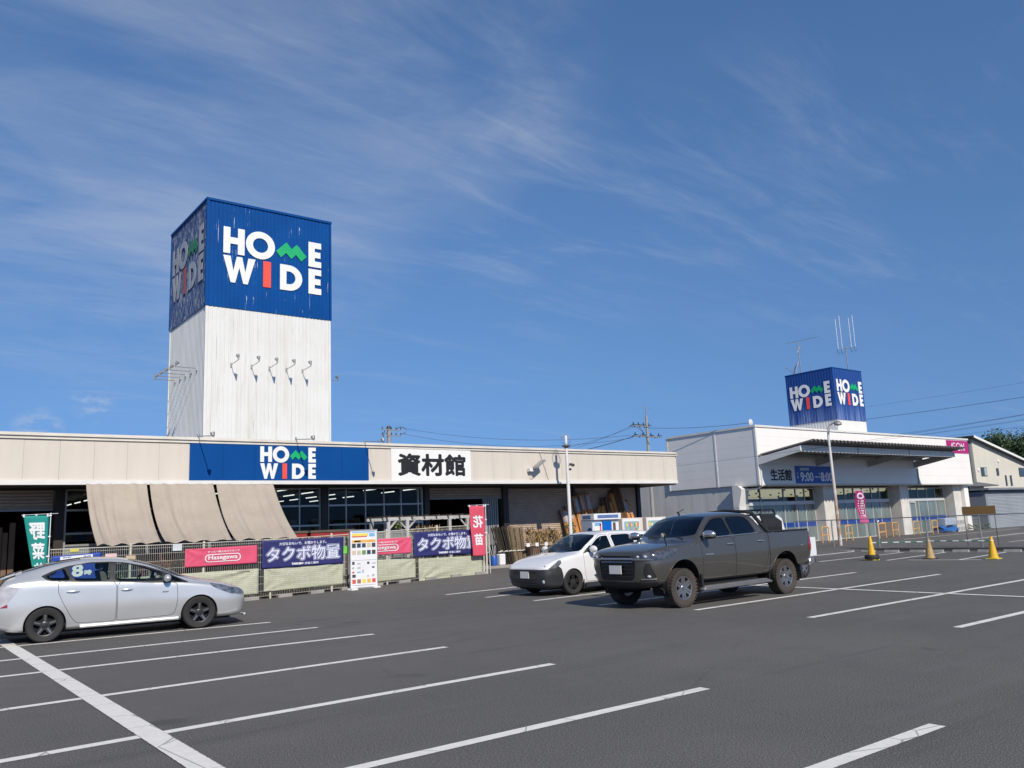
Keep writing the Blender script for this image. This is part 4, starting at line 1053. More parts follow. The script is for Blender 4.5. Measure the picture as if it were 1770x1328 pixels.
# glazed ground floor
W2 = 28.2
POST2 = M('frame_white', (.58, .58, .57), .45, .1, .06, 2)
UP = glass('upper_glass', (.66, .68, .64), .02, .0, .2)
LOW = M('frosted_reflection_glass', (.155, .195, .19), .12, 0, .25, .9, coat=.5, stretch=(2.5, 1, .4))  # frosted grey-green panes; their faint vertical streaks are reflections put into the colour
DISP = M('shelf_backs', (.17, .14, .11), .6, 0, .5, 6)
FILM = M('blue_film', (.012, .05, .27), .3, 0, .06, 2)
def bay(x0, x1, xm, zt=3.25, tr=2.42):
    w = glazed(x0, x1, xm, .2, zt, (tr,), POST2, b2, W2, LOW, 2.5, UP)
    m = MB(); m.box(x0+.04, x1-.04, W2-.07, W2+.06, tr-.10, tr+.10); part('transom_band', m, POST2, w)
    m = MB(); m.box(x0+.05, x1-.05, W2-.012, W2-.006, 1.06, 1.32); part('blue_strip', m, FILM, w)
    return w
bay(37.45, 43.75, [38.65, 40.78, 41.95, 42.8])
bay(45.0, 52.15, [46.99-.4, 47.0, 48.0, 49.0, 50.04, 50.99][1:])
w3 = bay(53.6, 59.5, [54.69, 55.88, 57.07, 58.25, 59.0][0:4], 3.2)
m = MB(); m.box(54.35, 54.42, W2-.09, W2-.01, .25, 2.3); m.box(55.30, 55.37, W2-.09, W2-.01, .25, 2.3); m.box(54.42, 55.30, W2-.09, W2-.01, 2.22, 2.3); part('door_frame', m, POST2, w3)
for a, b in ((44.2, 1.45), (52.85, 1.3), (60.1, 1.2)):
    m = MB(); m.box(a-.42, a+.62, 27.55, 28.5, .15, 3.34); part('pillar', m, PILL, b2, bevel=.02)
m = MB(); m.box(60.75, 61.35, 27.3, 27.9, .15, 3.34); part('pillar', m, SIDING, b2, bevel=.02)
m = MB(); m.box(BX0+.6, 61.3, 28.12, 28.35, .05, .22); part('sill_step', m, CONC, b2)
m = MB(); m.box(BX0+.2, 61.4, 26.3, 28.12, .05, .19); part('front_pavement', m, CONC, b2)
m = MB(); m.box(BX0+.6, 61.3, 50, 50.1, .2, 3.4); m.box(BX0+.6, 61.3, 28.3, 50, 3.3, 3.33); m.box(BX0+.6, 61.3, 28.35, 50, .12, .2); m.box(61.3, 61.4, 28.3, 50, .1, 3.4); m.box(BX0+.6, BX0+.7, 28.35, 50, .2, 3.3); part('shop_room', m, M('shop_room', (.12, .115, .10), .8), b2)
WARM = emis('warm_tube', (1, .90, .64), .85)
tb = MB(); tb.box(-1.05, 1.05, -.04, .04, -.055, .055); tme = tb.mesh('ceiling_light', WARM)
for ix in range(9):
    for ly in (29.4, 31.2, 33.2, 35.6, 38.4, 41.8, 46):
        link('ceiling_light', tme, b2, (39.0+ix*2.45-BX0, ly-BY, 3.2-.15))
m = MB(); m.box(45.15, 46.3, W2-.016, W2-.008, .5, 2.25); part('shelf_back', m, DISP, b2)
m = MB(); m.box(50.3, 52.1, 27.98, 28.1, .2, 1.04); part('plank_screen', m, M('plank_screen', (.15, .12, .10), .8, 0, .3, 2, .3, 30, stretch=(1, 1, 8)), b2)
# canopy: beams, purlins, corrugated sheet
cy0, cy1, cx0, cx1 = 23.7, 26.98, 37.1, 53.6
cz = lambda y: 4.78+(26.98-y)*.14
m = MB()
n = 48; p = (cx1-cx0)/n
for i in range(n):
    a = cx0+i*p; pr = [(a, 0), (a+p*.3, .0), (a+p*.46, .10), (a+p*.84, .10), (a+p, 0)]
    for (u, du), (v, dv) in zip(pr, pr[1:]):
        m.quad((u, cy0, cz(cy0)+.12+du), (v, cy0, cz(cy0)+.12+dv), (v, cy1, cz(cy1)+.12+dv), (u, cy1, cz(cy1)+.12+du))
        m.quad((u, cy0, cz(cy0)+.09+du), (v, cy0, cz(cy0)+.09+dv), (v, cy0, cz(cy0)+.12+dv), (u, cy0, cz(cy0)+.12+du))
part('canopy_sheet', m, CANRF, b2, kind='stuff')
for y in (24.75, 25.5, 26.4):
    m = MB(); m.box(cx0+.15, cx1-.15, y-.05, y+.05, cz(y)-.06, cz(y)+.10); part('purlin', m, CANST, b2)
m = MB(); m.prism([(cx0+.12, cz(24.4)-.26), (cx1-.12, cz(24.4)-.26), (cx1-.12, cz(24.4)+.07), (cx0+.12, cz(24.4)+.07)], FACE_Y(24.45), 0, .06); part('front_beam', m, SIDINGG, b2)
for x in (cx0+.05, 42.5, 48.0, cx1-.05):
    m = MB(); m.prism([(26.98, 4.42), (26.98, 4.82), (24.38, 5.18), (24.38, 4.90)], lambda u, v, d, x=x: (x+d, u, v), -.06, .06); part('cantilever', m, CANST if x not in (cx0+.05,) else SIDINGG, b2)
# letters and signs on the fascia
t = thing('characters_sign', 'black three-character sign at the left under the grey canopy', 'sign', (39, BY, 3.9))
m = MB(); embolden(m, '生活館', 38.12, 40.0, 3.60, 4.20, FACE_Y(BY), .006, .03, .018); part('letter', m, LBLACK, t)
t = thing('opening_hours_sign', 'blue opening-hours sign with white numerals under the grey canopy', 'sign', (42.2, BY, 3.9))
m = MB(); m.box(40.35, 44.1, BY-.03, BY-.004, 3.44, 4.40); part('panel', m, M('hours_blue', (.02, .085, .40), .45, 0, .06, 1), t)
m = MB(); embolden(m, '営業時間', 40.80, 41.65, 4.15, 4.31, FACE_Y(BY-.03), .004, .006, .004); part('letter', m, SIDINGG, t)
for s_, a, b, c, d, k1 in (('9:00', 40.80, 42.02, 3.56, 4.05, .022), ('~', 42.2, 42.5, 3.76, 3.84, .012), ('8:00', 42.78, 43.9, 3.56, 4.05, .022)):
    m = MB(); embolden(m, s_, a, b, c, d, FACE_Y(BY-.03), .004, k1, k1); part('numeral', m, LWHITE, t)
for s_, a, z in (('午', 40.47, 3.90), ('前', 40.47, 3.72), ('午', 42.58, 3.90), ('後', 42.58, 3.72)):
    m = MB(); embolden(m, s_, a, a+.14, z, z+.15, FACE_Y(BY-.03), .004, .003, .003); part('small_letter', m, SIDINGG, t)
MAG = M('sign_magenta', (.43, .012, .165), .45, 0, .05, 1)
t = thing('magenta_sign', 'magenta sign with thin white letters at the right end of the white fascia', 'sign', (59.9, BY, 6))
m = MB(); m.box(58.32, 61.46, BY-.03, BY-.004, 5.5, 6.38); part('panel', m, MAG, t)
m = MB(); F = FACE_Y(BY-.03)
def bar(m, x0, z0, x1, z1, w):
    d = Vector((x1-x0, z1-z0)).normalized(); p = Vector((-d.y, d.x))*w/2
    m.prism([(x0+p.x, z0+p.y), (x0-p.x, z0-p.y), (x1-p.x, z1-p.y), (x1+p.x, z1+p.y)], F, .003, .018)
bar(m, 58.86, 5.68, 59.12, 6.22, .075); bar(m, 59.20, 5.68, 59.20, 6.22, .085); bar(m, 59.10, 6.19, 59.55, 6.19, .06); bar(m, 59.2, 5.95, 59.5, 5.95, .06); bar(m, 59.2, 5.71, 59.55, 5.71, .06); bar(m, 59.0, 5.87, 59.2, 5.87, .05)
part('letter', m, LWHITE, t); m = MB()
m.ring(circ(59.98, 5.95, .33, .275), circ(59.98, 5.95, .255, .215), F, .003, .018); m2 = m; part('letter', m2, LWHITE, t); m = MB()
bar(m, 60.42, 5.68, 60.42, 6.22, .08); bar(m, 60.42, 6.2, 60.78, 5.70, .085); bar(m, 60.80, 5.68, 60.80, 6.22, .08); part('letter', m, LWHITE, t)
# roof tower of the right store
QX0, QX1, QY0, QY1, QB, QM, QT = 48.47, 51.9, 29.0, 32.45, 6.4, 7.62, 10.97
def mat_fade():
    k = NT('rooftop_blue_faded'); n = k.noise(1.0, 6, .7, k.map((5, 5, .22))); s = k.sepxyz(k.geo())
    f = k.math('MULTIPLY', k.ramp(s[2], 7.5, 9.0, 1, 0), k.ramp(n, .35, .68))
    c = k.mix(k.math('MULTIPLY', f, .55), (.006, .05, .24), (.32, .42, .62))
    k.set('Base Color', c); k.set('Roughness', .45); return k.m
FADE = mat_fade()
t2 = thing('rooftop_sign_tower', 'small square blue sign tower on the roof of the right store', 'tower', (QX0, QY0, QB))
m = MB(); corr(m, QX0, QX1, QB, QM, FACE_Y(QY0), .2); part('front_wall', m, WHITE, t2)
m = MB(); corr(m, -QY1, -QY0, QB, QM, FACE_X(QX0), .2); part('side_wall', m, WHITE, t2)
m = MB(); m.box(QX0+.04, QX1-.01, QY0+.05, QY1, QB, QT-.03); part('core', m, BLUE, t2)
m = MB(); corr(m, QX0-.03, QX1+.03, QM, QT, FACE_Y(QY0-.03), .2); part('sign_front', m, FADE, t2)
m = MB(); corr(m, -QY1, -QY0+.03, QM, QT, FACE_X(QX0-.03), .2); part('sign_side', m, FADE, t2)
m = MB(); m.box(QX0-.05, QX1+.05, QY0-.05, QY1+.03, QT, QT+.05); part('cap_trim', m, BLUE, t2)
logo(t2, 48.75, 8.62, 3.0, FACE_Y(QY0-.03), .02, .03, None)
logo(t2, -32.18, 8.55, 2.95, FACE_X(QX0-.03), .02, .03, None)
# aerials
t = thing('tv_antenna', 'television aerial on a thin mast behind the rooftop tower', 'antenna', (48.9, 31.5, 11))
m = MB(); m.cyl((48.9, 31.5, 10.9), (48.85, 31.5, 13.3), .03); part('mast', m, STEEL, t)
m = MB(); m.tube([(47.85, 31.6, 13.06), (50.75, 31.3, 13.72)], .02, 5)
for i in range(12):
    a = i/11; c = Vector((47.9+2.8*a, 31.6-.3*a, 13.07+.64*a)); m.cyl(c+Vector((0, -.28, .0)), c+Vector((0, .28, 0)), .008, n=4)
part('boom', m, STEEL, t)
m = MB(); m.tube([(48.65, 31.5, 12.4), (49.1, 31.5, 12.95)], .03, 5); m.tube([(48.5, 31.5, 12.7), (49.2, 31.5, 12.6)], .012, 4); part('lower_aerial', m, STEEL, t)
t = thing('satellite_dish', 'grey satellite dish edge-on beside the rooftop tower', 'dish', (48.6, 31.9, 10.95))
m = MB(); Rm_ = Matrix.Translation((48.85, 31.8, 11.5)) @ Vector((-.52, .74, .42)).to_track_quat('Z', 'Y').to_matrix().to_4x4()
mm = MB(); mm.lathe([(0, .10), (.2, .08), (.38, .03), (.5, -.02), (.5, -.04), (.38, 0), (0, .07)], (0, 0, 0), 'z', 18)
m.add([Rm_ @ Vector(v) for v in mm.v], mm.f); part('reflector', m, M('dish_grey', (.5, .5, .5), .4), t, smooth=40)
m = MB(); m.tube([(48.6, 31.8, 11.05), (47.75, 31.8, 11.38)], .02, 5); m.cyl((48.7, 31.8, 10.95), (48.8, 31.8, 11.45), .03); m.ell((47.72, 31.8, 11.4), .08, .06, .06, 8, 6); part('feed_arm', m, STEEL, t)
t = thing('whip_antenna', 'mast with four tall white whips on the rooftop tower', 'antenna', (51.3, 29.5, 11))
m = MB(); m.cyl((51.3, 29.5, 10.9), (51.3, 29.5, 12.7), .035); part('mast', m, STEEL, t)
m = MB(); m.tube([(50.25, 29.4, 12.45), (51.3, 29.45, 12.65), (52.4, 29.45, 12.85)], .022, 5); part('crossbar', m, STEEL, t)
for i, (x, z0, z1) in enumerate(((50.25, 12.45, 14.5), (50.75, 12.5, 14.8), (51.9, 12.75, 14.8), (52.4, 12.85, 15.05))):
    m = MB(); m.tube([(x, 29.42, z0), (x, 29.42, z1)], .018, 5); part('whip', m, BWHITE, t)
    m = MB(); m.tube([(x+.16*math.cos(a), 29.42, z0-.16+.16*math.sin(a)) for a in [R(90+40*k) for k in range(8)]], .01, 4); part('loop_cable', m, DARK, t)
m = MB(); m.cyl((50.75, 31.9, 10.95), (50.72, 31.9, 11.9), .02); m.cyl((50.6, 31.9, 11.5), (50.9, 31.9, 11.5), .012); m.cyl((50.62, 31.9, 11.75), (50.82, 31.9, 11.75), .012)
single('short_mast', m, STEEL, 'short thin mast in the middle of the rooftop tower', 'mast', None, (50.75, 31.9, 10.95))
m = MB(); mm = MB(); mm.lathe([(0, 0), (.13, .02), (.18, .05), (.18, .07), (0, .03)], (0, 0, 0), 'y', 16); m.add([(v[0]+37.3, v[1]+27.3, v[2]+6.74) for v in mm.v], mm.f); m.cyl((37.3, 27.35, 6.5), (37.3, 27.35, 6.8), .025)
single('small_dish', m, M('dish_white', (.6, .6, .6), .4), 'small round dish on the front left roof corner of the right store', 'dish', None, (37.3, 27.3, 6.5), 40)

# ---------------------------------------------------------------- in front of the right store
ORNG = M('barrier_orange', (.70, .36, .09), .45, 0, .08, 3, 0, 60, .35, (.50, .42, .34))
def barrier(x, y, h_=.86, w=.66):
    t = thing('tubular_barrier', 'x', 'barrier', (x, y, .17), 0, 'orange tube barriers before the right store')
    m = MB(); r = .13; pts = [(-w/2, 0, 0), (-w/2, 0, h_-r)]+[(-w/2+r-r*math.cos(a), 0, h_-r+r*math.sin(a)) for a in (R(30), R(60), R(90))]+[(w/2-r+r*math.sin(a), 0, h_-r+r*math.cos(a)) for a in (R(0), R(30), R(60), R(90))]+[(w/2, 0, 0)]
    m.tube(pts, .032, 8); part('hoop', m, ORNG, t, world=False, smooth=50)
    m = MB(); m.cyl((-w/2, 0, h_*.5), (w/2, 0, h_*.5), .028); part('crossbar', m, ORNG, t, world=False)
    return t
for i, (x, y) in enumerate(((40.95, 25.9), (43.4, 26.0), (49.0, 26.3), (51.6, 26.35), (53.95, 26.35))):
    barrier(x, y)['label'] = ('orange tubular barrier nearest the pickup, left of the rusty lamp post', 'orange tubular barrier just right of the rusty lamp post', 'orange tubular barrier in front of the brown plank screen', 'orange tubular barrier in front of the sliding door', 'orange tubular barrier beside the blue trolley')[i]
t = thing('tubular_barrier', 'orange and white ladder-like barrier seen above the first yellow cone', 'barrier', (46.9, 26.0, .17), 0, 'orange tube barriers before the right store')
m = MB(); m.tube([(-.42, 0, 0), (-.42, 0, .9), (-.36, 0, 1.0), (-.26, 0, 1.02)], .04, 8); part('post', m, BWHITE, t, world=False, smooth=50)
m = MB(); m.cyl((-.3, 0, .85), (.45, 0, .88), .045); m.cyl((-.3, 0, .36), (.45, 0, .4), .035); m.cyl((-.3, 0, 0), (-.3, 0, .88), .03); m.cyl((.42, 0, 0), (.42, 0, .9), .03); part('rungs', m, ORNG, t, world=False)
# magenta flag by the fence
def mat_mflag():
    k = NT('flag_magenta'); s = k.sepxyz(k.co()); n = k.noise(3, 3, .5)
    c = k.mix(k.ramp(s[2], -.25, -.55, 0, .8), (.34, .02, .13), (.60, .12, .28)); k.set('Base Color', c); k.set('Roughness', .6); return k.m
t = thing('magenta_flag', 'magenta banner flag with white emblem hanging before the right store windows', 'flag', (45.05, 26, 1.9))
f = lambda u, v: (44.38+.95*u+.24*(1-v), 26-.06*math.sin(v*8+u*2), 1.10+1.85*v)
m = MB(); m.grid(f, 8, 24); o = part('flag_cloth', m, mat_mflag(), t, smooth=True); sm = o.modifiers.new('thickness', 'SOLIDIFY'); sm.thickness = .004
fn = lambda u, v, d: (lambda p: (p[0], p[1]-.01-d, p[2]))(f(u, v))
m = MB(); m.ring([(.5+.36*math.cos(a), .84+.10*math.sin(a)) for a in [2*math.pi*i/24 for i in range(24)]], [(.5+.22*math.cos(a), .84+.055*math.sin(a)) for a in [2*math.pi*i/24 for i in range(24)]], fn, 0, .004); part('emblem', m, LAV, t)
m = MB(); m.prism([(.25, .80), (.8, .85), (.8, .88), (.25, .83)], fn, .003, .006); part('emblem_bar', m, M('flag_plum', (.25, .02, .10), .6), t)
rd = random.Random(3); m = MB()
for i in range(7):
    v = .66-.075*i
    for a in range(3):
        u0 = .50+a*.1; m.prism([(u0, v), (u0+.07, v), (u0+.07, v+.05), (u0, v+.05)], fn, .002, .004) if rd.random() < .85 else None
    m.prism([(.25, v+.01), (.34, v+.01), (.34, v+.045), (.25, v+.045)], fn, .002, .004)
part('print', m, BWHITE, t, kind='stuff')
m = MB(); m.cyl((45.36, 26, .17), (45.30, 26, 3.0), .015); m.cyl((44.35, 26, 2.97), (45.35, 26, 2.98), .01); part('pole', m, BWHITE, t)
# trolley, crates
TARP = M('tarp_blue', (.01, .12, .42), .45, 0, .2, 3)
t = thing('covered_trolley', 'trolley with bright blue tarpaulin and grey cover by the right store', 'trolley', (55.9, 26.6, .17))
m = MB(); m.grid(lambda u, v: (55.1+1.9*u, 26.3+.8*v, .42+.22*math.sin(math.pi*v)*(.8+.3*math.sin(u*9))), 14, 8); m.box(55.1, 57.0, 26.3, 27.1, .28, .42); part('tarpaulin', m, TARP, t, smooth=50)
m = MB(); m.box(55.45, 56.9, 26.35, 26.85, .66, 1.12); part('cover', m, M('cover_grey', (.34, .40, .50), .6, 0, .2, 4), t, bevel=.03)
for x in (55.3, 56.8):
    m = MB(); m.cyl((x, 26.3, .27), (x, 26.36, .27), .1, n=12); part('wheel', m, DARK, t)
for i in range(3):
    for k in range(2):
        t = thing('block_stack', ('upper' if k else 'lower')+' '+('left', 'middle', 'right')[i]+' hollow concrete block beside the blue trolley', 'block', (57.3+i*.42, 26.5, .17+k*.42), 0, 'hollow blocks by the trolley')
        m = MB(); m.box(0, .4, 0, .4, 0, .06); m.box(0, .4, 0, .4, .34, .4); m.box(0, .06, 0, .4, .06, .34); m.box(.34, .4, 0, .4, .06, .34); m.box(.17, .23, 0, .4, .06, .34); part('shell', m, PILL, t, world=False)
leafy('roadside_weeds', (59.6, 26.4, .1), 1.0, .5, 160, LEAF, 'low green weeds beside the right store corner', 'weeds', None, .10, False, 12)
# wire fence on the kerb
t = thing('wire_fence', 'low galvanised wire fence on the kerb between the two lots', 'fence', (36.0, 15, .1))
for y in (6.4, 8.75, 11.1, 13.4, 15.75, 17.95, 20.15, 22.4, 24.4):
    m = MB(); m.cyl((36.0, y, 0), (36.0, y, 1.42), .032); part('post', m, STEEL, t)
m = MB(); m.cyl((36.0, 5, 1.40), (36.0, 24.4, 1.42), .022); m.cyl((36.0, 5, .16), (36.0, 24.4, .16), .008); part('rail', m, STEEL, t)
m = MB()
k = 0
y = 5.0
while y < 24.4:
    for s in (1, -1):
        y0 = y; y1 = y+s*1.2
        if 5 <= y1 <= 24.4: m.cyl((36.0+.004*s, y0, .17), (36.0+.004*s, y1, 1.37), .0016, n=3, caps=False)
    y += .085
o = part('wire_mesh', m, STEEL, t, weld=False, kind='stuff')
# wheel stops
WS = M('wheel_stop', (.32, .31, .29), .85, 0, .2, 3, .2, 60, .5, (.14, .13, .12))
wsm = MB(); wsm.prism([(0, 0), (.14, 0), (.115, .10), (.025, .10)], lambda u, v, d: (u, d, v), -.3, .3)
wme = wsm.mesh('wheel_stop', WS)
for i, y in enumerate((20.8, 19.8, 18.75, 17.65, 16.9, 15.9, 14.95, 14.0, 13.0, 12.0, 11.0, 10.0)):
    o = link('wheel_stop', wme, None, (34.35+(18-y)*.05*0, y, 0), (0, 0, R((i % 3-1)*1.5)))
    tag(o, 'low grey concrete wheel stop along the kerb, '+('farthest left, by the pickup tail', 'second from the pickup tail', 'third from the pickup tail', 'left of the first yellow cone', 'right of the first yellow cone', 'between first and faded cone', 'just behind the faded cone', 'right of the faded cone', 'left of the rightmost cone', 'right of the rightmost cone', 'second from the right edge', 'at the right edge')[i], 'wheel stop', 'wheel stops along the kerb')
# cones and bars
def cone(x, y, mat, label, base, extra=None, h_=.70):
    t = thing('traffic_cone', label, 'traffic cone', (x, y, 0), 0, 'cones closing off the bays')
    m = MB(); m.lathe([(.0, h_), (.035, h_), (.04, h_-.02), (.15, .06), (.165, .05), (.165, .03)], (0, 0, 0), 'z', 18); part('body', m, mat, t, world=False, smooth=40)
    m = MB(); m.box(-.19, .19, -.19, .19, .0, .035); part('base', m, base, t, world=False, bevel=.01)
    if extra:
        m = MB(); m.lathe([(.14, .04), (.24, .05), (.26, .11), (.23, .19), (.13, .2)], (0, 0, 0), 'z', 18); part('weight_ring', m, extra, t, world=False, smooth=40)
    return t
YEL = M('cone_yellow', (.72, .42, .015), .5, 0, .1, 3, 0, 60, .2, (.40, .22, .05)); FADED = M('cone_faded', (.44, .30, .12), .6, 0, .18, 3, 0, 60, .4, (.26, .19, .11)); BLK = M('rubber_black', (.02, .02, .021), .7, 0, .2, 4)
YB = M('base_yellow', (.55, .48, .08), .6, 0, .2, 4)
cone(28.7, 16.40, YEL, 'yellow cone with a black weight ring, nearest the pickup', YB, BLK, .86)
cone(29.6, 14.75, FADED, 'faded tan cone, the middle of the three', BLK, None, .70)
cone(29.75, 12.72, YEL, 'bright yellow cone on the far right', YB, BLK if False else None, .74)
BARG = M('bar_green', (.03, .22, .12), .5); 
for i, (a, b, lb) in enumerate((((28.7, 16.4), (29.6, 14.75), 'green and white striped bar between yellow and faded cone'), ((29.6, 14.75), (29.75, 12.72), 'green and white striped bar between faded and rightmost cone'))):
    t = thing('cone_bar', lb, 'cone bar', ((a[0]+b[0])/2, (a[1]+b[1])/2, .58), 0, 'striped bars on the cones')
    for k in range(10):
        p, q = Vector((*a, .62-.0)).lerp(Vector((*b, .60)), k/10), Vector((*a, .62)).lerp(Vector((*b, .60)), (k+1)/10)
        m = MB(); m.cyl(p, q, .019, n=8, caps=False); part('segment', m, BARG if k % 2 else BWHITE, t)
    for p in (a, b):
        m = MB(); m.lathe([(.052, -.012), (.072, -.012), (.072, .012), (.052, .012), (.052, -.012)], (p[0], p[1], .61), 'z', 14); part('ring', m, BWHITE, t)
# rusty lamp post
def mat_rusty():
    k = NT('rusty_white_post'); n = k.noise(6, 6, .65, k.map((1, 1, .4))); s = k.sepxyz(k.co())
    f = k.math('MULTIPLY', k.ramp(n, .36, .60), k.ramp(s[2], 5.0, .8, 0, 1))
    c = k.mix(f, (.60, .60, .58), (.34, .155, .075)); k.set('Base Color', c); k.set('Roughness', .6); return k.m
t = thing('street_lamp', 'tall curved street lamp with rust-streaked white pole on the kerb', 'street lamp', (37.3, 22.85, 0))
m = MB(); pts = [(37.3, 22.85, -.05), (37.3, 22.86, 2.5), (37.3, 22.88, 5.3), (37.3, 22.87, 5.7), (37.3, 22.78, 5.98), (37.3, 22.62, 6.10), (37.3, 22.45, 6.13)]
m.tube(pts, [.095, .08, .062, .058, .052, .045, .04], 12); part('pole', m, mat_rusty(), t, smooth=50)
m = MB(); m.lathe([(.0, .14), (.06, .13), (.16, .04), (.19, -.06), (.17, -.08)], (37.3, 22.30, 6.06), 'z', 16); m.ell((37.3, 22.40, 6.10), .10, .14, .07, 12, 8); part('lamp_head', m, LAMPG, t, smooth=50)
m = MB(); m.ell((37.3, 22.30, 5.99), .16, .16, .05, 14, 6); part('lens', m, LENS, t, smooth=50)
# brown boarding on posts
t = thing('blank_board', 'plain brown wooden board on thin black posts behind the wire fence', 'board', (39, 17, .15))
BRD = M('board_brown', (.30, .165, .05), .65, 0, .1, 1.2, 0, 60, .25, (.2, .12, .05))
m = MB(); m.box(38.98, 39.0, 16.32, 17.03, 1.365, 1.77); part('panel', m, BRD, t)
m = MB(); m.box(38.98, 39.0, 17.035, 17.74, 1.365, 1.77); part('panel', m, BRD, t)
for y in (16.4, 17.68):
    m = MB(); m.cyl((39.015, y, .05), (39.015, y, 1.75), .014); part('post', m, DARK, t)

# ================================================================ HOUSES, TREES, POLES BEYOND
HW = M('house_beige', (.60, .57, .49), .75, 0, .05, .8, .1, 30, .12, (.36, .34, .28)); HG = M('house_grey', (.14, .145, .155), .6, 0, .08, 1); RF = M('roof_dark', (.045, .045, .05), .6, 0, .15, 2); WDK = M('window_dark', (.035, .04, .045), .08, 0, .2, 1, coat=.6); FRB = M('frame_bronze', (.05, .045, .04), .5)
hx0, hy = 78.3, 34.0
hs = thing('beige_house', 'two-storey beige house with single slope roof behind the white store', 'house', (hx0, hy, 0))
sl = lambda x: 7.85-(x-78.25)*.193
m = MB(); m.prism([(hx0, 0), (hx0+20, 0), (hx0+20, sl(hx0+20)), (hx0, sl(hx0))], FACE_Y(hy), -9, 0); part('wall', m, HW, hs)
m = MB(); m.box(hx0-.35, hx0-.002, hy+.15, hy+8, 0, 7.7); part('shade_tinted_wall', m, HG, hs)  # house side turned from the sun; its shade is put into the grey
m = MB(); m.prism([(hx0-.5, sl(hx0-.5)), (hx0+21, sl(hx0+21)), (hx0+21, sl(hx0+21)+.16), (hx0-.5, sl(hx0-.5)+.16)], FACE_Y(hy), -9.4, .45); rf_ = part('roof', m, RF, hs)
m = MB(); m.prism([(hx0-.5, sl(hx0-.5)-.02), (hx0+21, sl(hx0+21)-.02), (hx0+21, sl(hx0+21)+.18), (hx0-.5, sl(hx0-.5)+.18)], FACE_Y(hy), .452, .50); part('bargeboard', m, LWHITE, hs)
m = MB(); m.prism([(hx0-7, 6.0), (hx0-.5, 8.0), (hx0-.5, 8.1), (hx0-7, 6.15)], FACE_Y(hy), -9, -.5); part('rear_roof', m, RF, hs)
for a, b, c, d, w2 in ((79.35, 80.5, 4.5, 5.3, 1), (82.5, 82.95, 4.57, 5.24, 0), (84.15, 84.45, 3.62, 4.6, 0), (85.2, 85.55, 3.62, 4.6, 0), (87.4, 89.6, 4.5, 5.33, 1)):
    m = MB(); m.box(a, b, hy-.05, hy-.004, c, d); wnd = part('window', m, FRB, hs)
    if w2:
        mid = (a+b)/2
        m = MB(); m.box(a+.05, mid-.03, hy-.056, hy-.05, c+.05, d-.05); part('pane', m, WDK, wnd)
        m = MB(); m.box(mid+.03, b-.05, hy-.056, hy-.05, c+.05, d-.05); part('pane', m, M('curtain_pane', (.40, .44, .42), .15, 0, .1, 2), wnd)
    else:
        m = MB(); m.box(a+.05, b-.05, hy-.056, hy-.05, c+.05, d-.05); part('pane', m, WDK, wnd)
for x, z in ((78.9, 5.05), (83.15, 5.9)):
    m = MB(); m.ell((x, hy-.04, z), .13, .09, .15, 10, 6); part('vent', m, LWHITE, hs, smooth=True)
# porch with air conditioner
pc = thing('porch_annex', 'low porch with dark roof between white store and shuttered garage', 'annex', (70.5, 31, 0))
m = MB(); m.prism([(66.5, 3.42), (74.1, 3.42), (74.2, 3.5), (70.6, 3.72), (66.5, 3.78)], FACE_Y(31.5), -3, 1.0); part('roof', m, HG, pc)
m = MB(); m.box(70.6, 73.0, 31.2, 34, 0, 3.42); part('wall', m, M('porch_cream', (.56, .50, .38), .7, 0, .05, 1), pc)
m = MB(); m.box(66.4, 70.6, 33.6, 34, 0, 3.42); part('back_wall', m, M('porch_brown', (.12, .07, .045), .7, 0, .3, 1), pc)
m = MB(); m.box(66.9, 69.4, 32.6, 32.7, 1.9, 2.9); part('panel', m, M('porch_tan', (.28, .17, .11), .7, 0, .2, 1.5), pc)
for x in (67.2, 68.9, 70.3): m = MB(); m.box(x, x+.12, 31.0, 31.12, 0, 3.42); part('post', m, ALU, pc)
m = MB(); m.box(66.4, 70.6, 31.0, 31.1, 0.1, 1.9); part('low_wall', m, M('porch_wall_grey', (.24, .20, .18), .8, 0, .15, 1), pc)
m = MB(); m.tube([(69.6, 30.9, 3.6), (70.6, 31.0, 2.6), (70.65, 31.0, .2)], .05, 5); part('drain_pipe', m, LWHITE, pc)
t = thing('air_conditioner', 'dark air conditioner unit on the cream porch wall', 'air conditioner', (72.2, 31, 2))
m = MB(); m.box(71.5, 72.6, 30.85, 31.18, 1.95, 2.5); part('case', m, M('ac_black', (.03, .03, .03), .5), t)
m = MB(); m.box(69.9, 72.9, 30.8, 31.18, 1.82, 1.90); part('ledge', m, LWHITE, t)
# garage with shutter
gr = thing('shutter_garage', 'grey garage with wide slatted roller shutter right of the porch', 'garage', (64.4, 27.5, 0))
m = MB(); m.box(64.35, 64.6, 27.5, 27.75, 0, 2.95); m.box(64.6, 80, 27.52, 27.75, 2.47, 2.84); m.box(64.35, 80, 27.75, 33, 0, 2.85); part('body', m, M('garage_grey', (.24, .26, .29), .55, .1, .06, 1), gr)
m = MB(); m.box(64.2, 80.2, 27.15, 33.2, 2.95, 3.10); part('roof', m, M('garage_roof', (.25, .26, .28), .5, .2, .08, 1), gr)
m = MB(); m.box(64.3, 80.1, 27.3, 27.5, 2.84, 2.95); part('gutter', m, M('gutter_navy', (.03, .035, .06), .5), gr)
GSL = M('garage_slats', (.37, .40, .43), .5, .1, .06, .8, 0, 60, .2, (.28, .28, .28))
for i in range(23):
    z = .08+i*.104; m = MB(); m.prism([(27.53, z), (27.50, z+.02), (27.50, z+.085), (27.53, z+.098)], lambda u, v, d: (64.62+d, u, v), 0, 15.3); part('slat', m, GSL, gr)
m = MB(); m.box(63.8, 80, 26.6, 27.4, -.02, .07); o = link('pavement', m.mesh('pavement', CONC)); o['kind'] = 'structure'
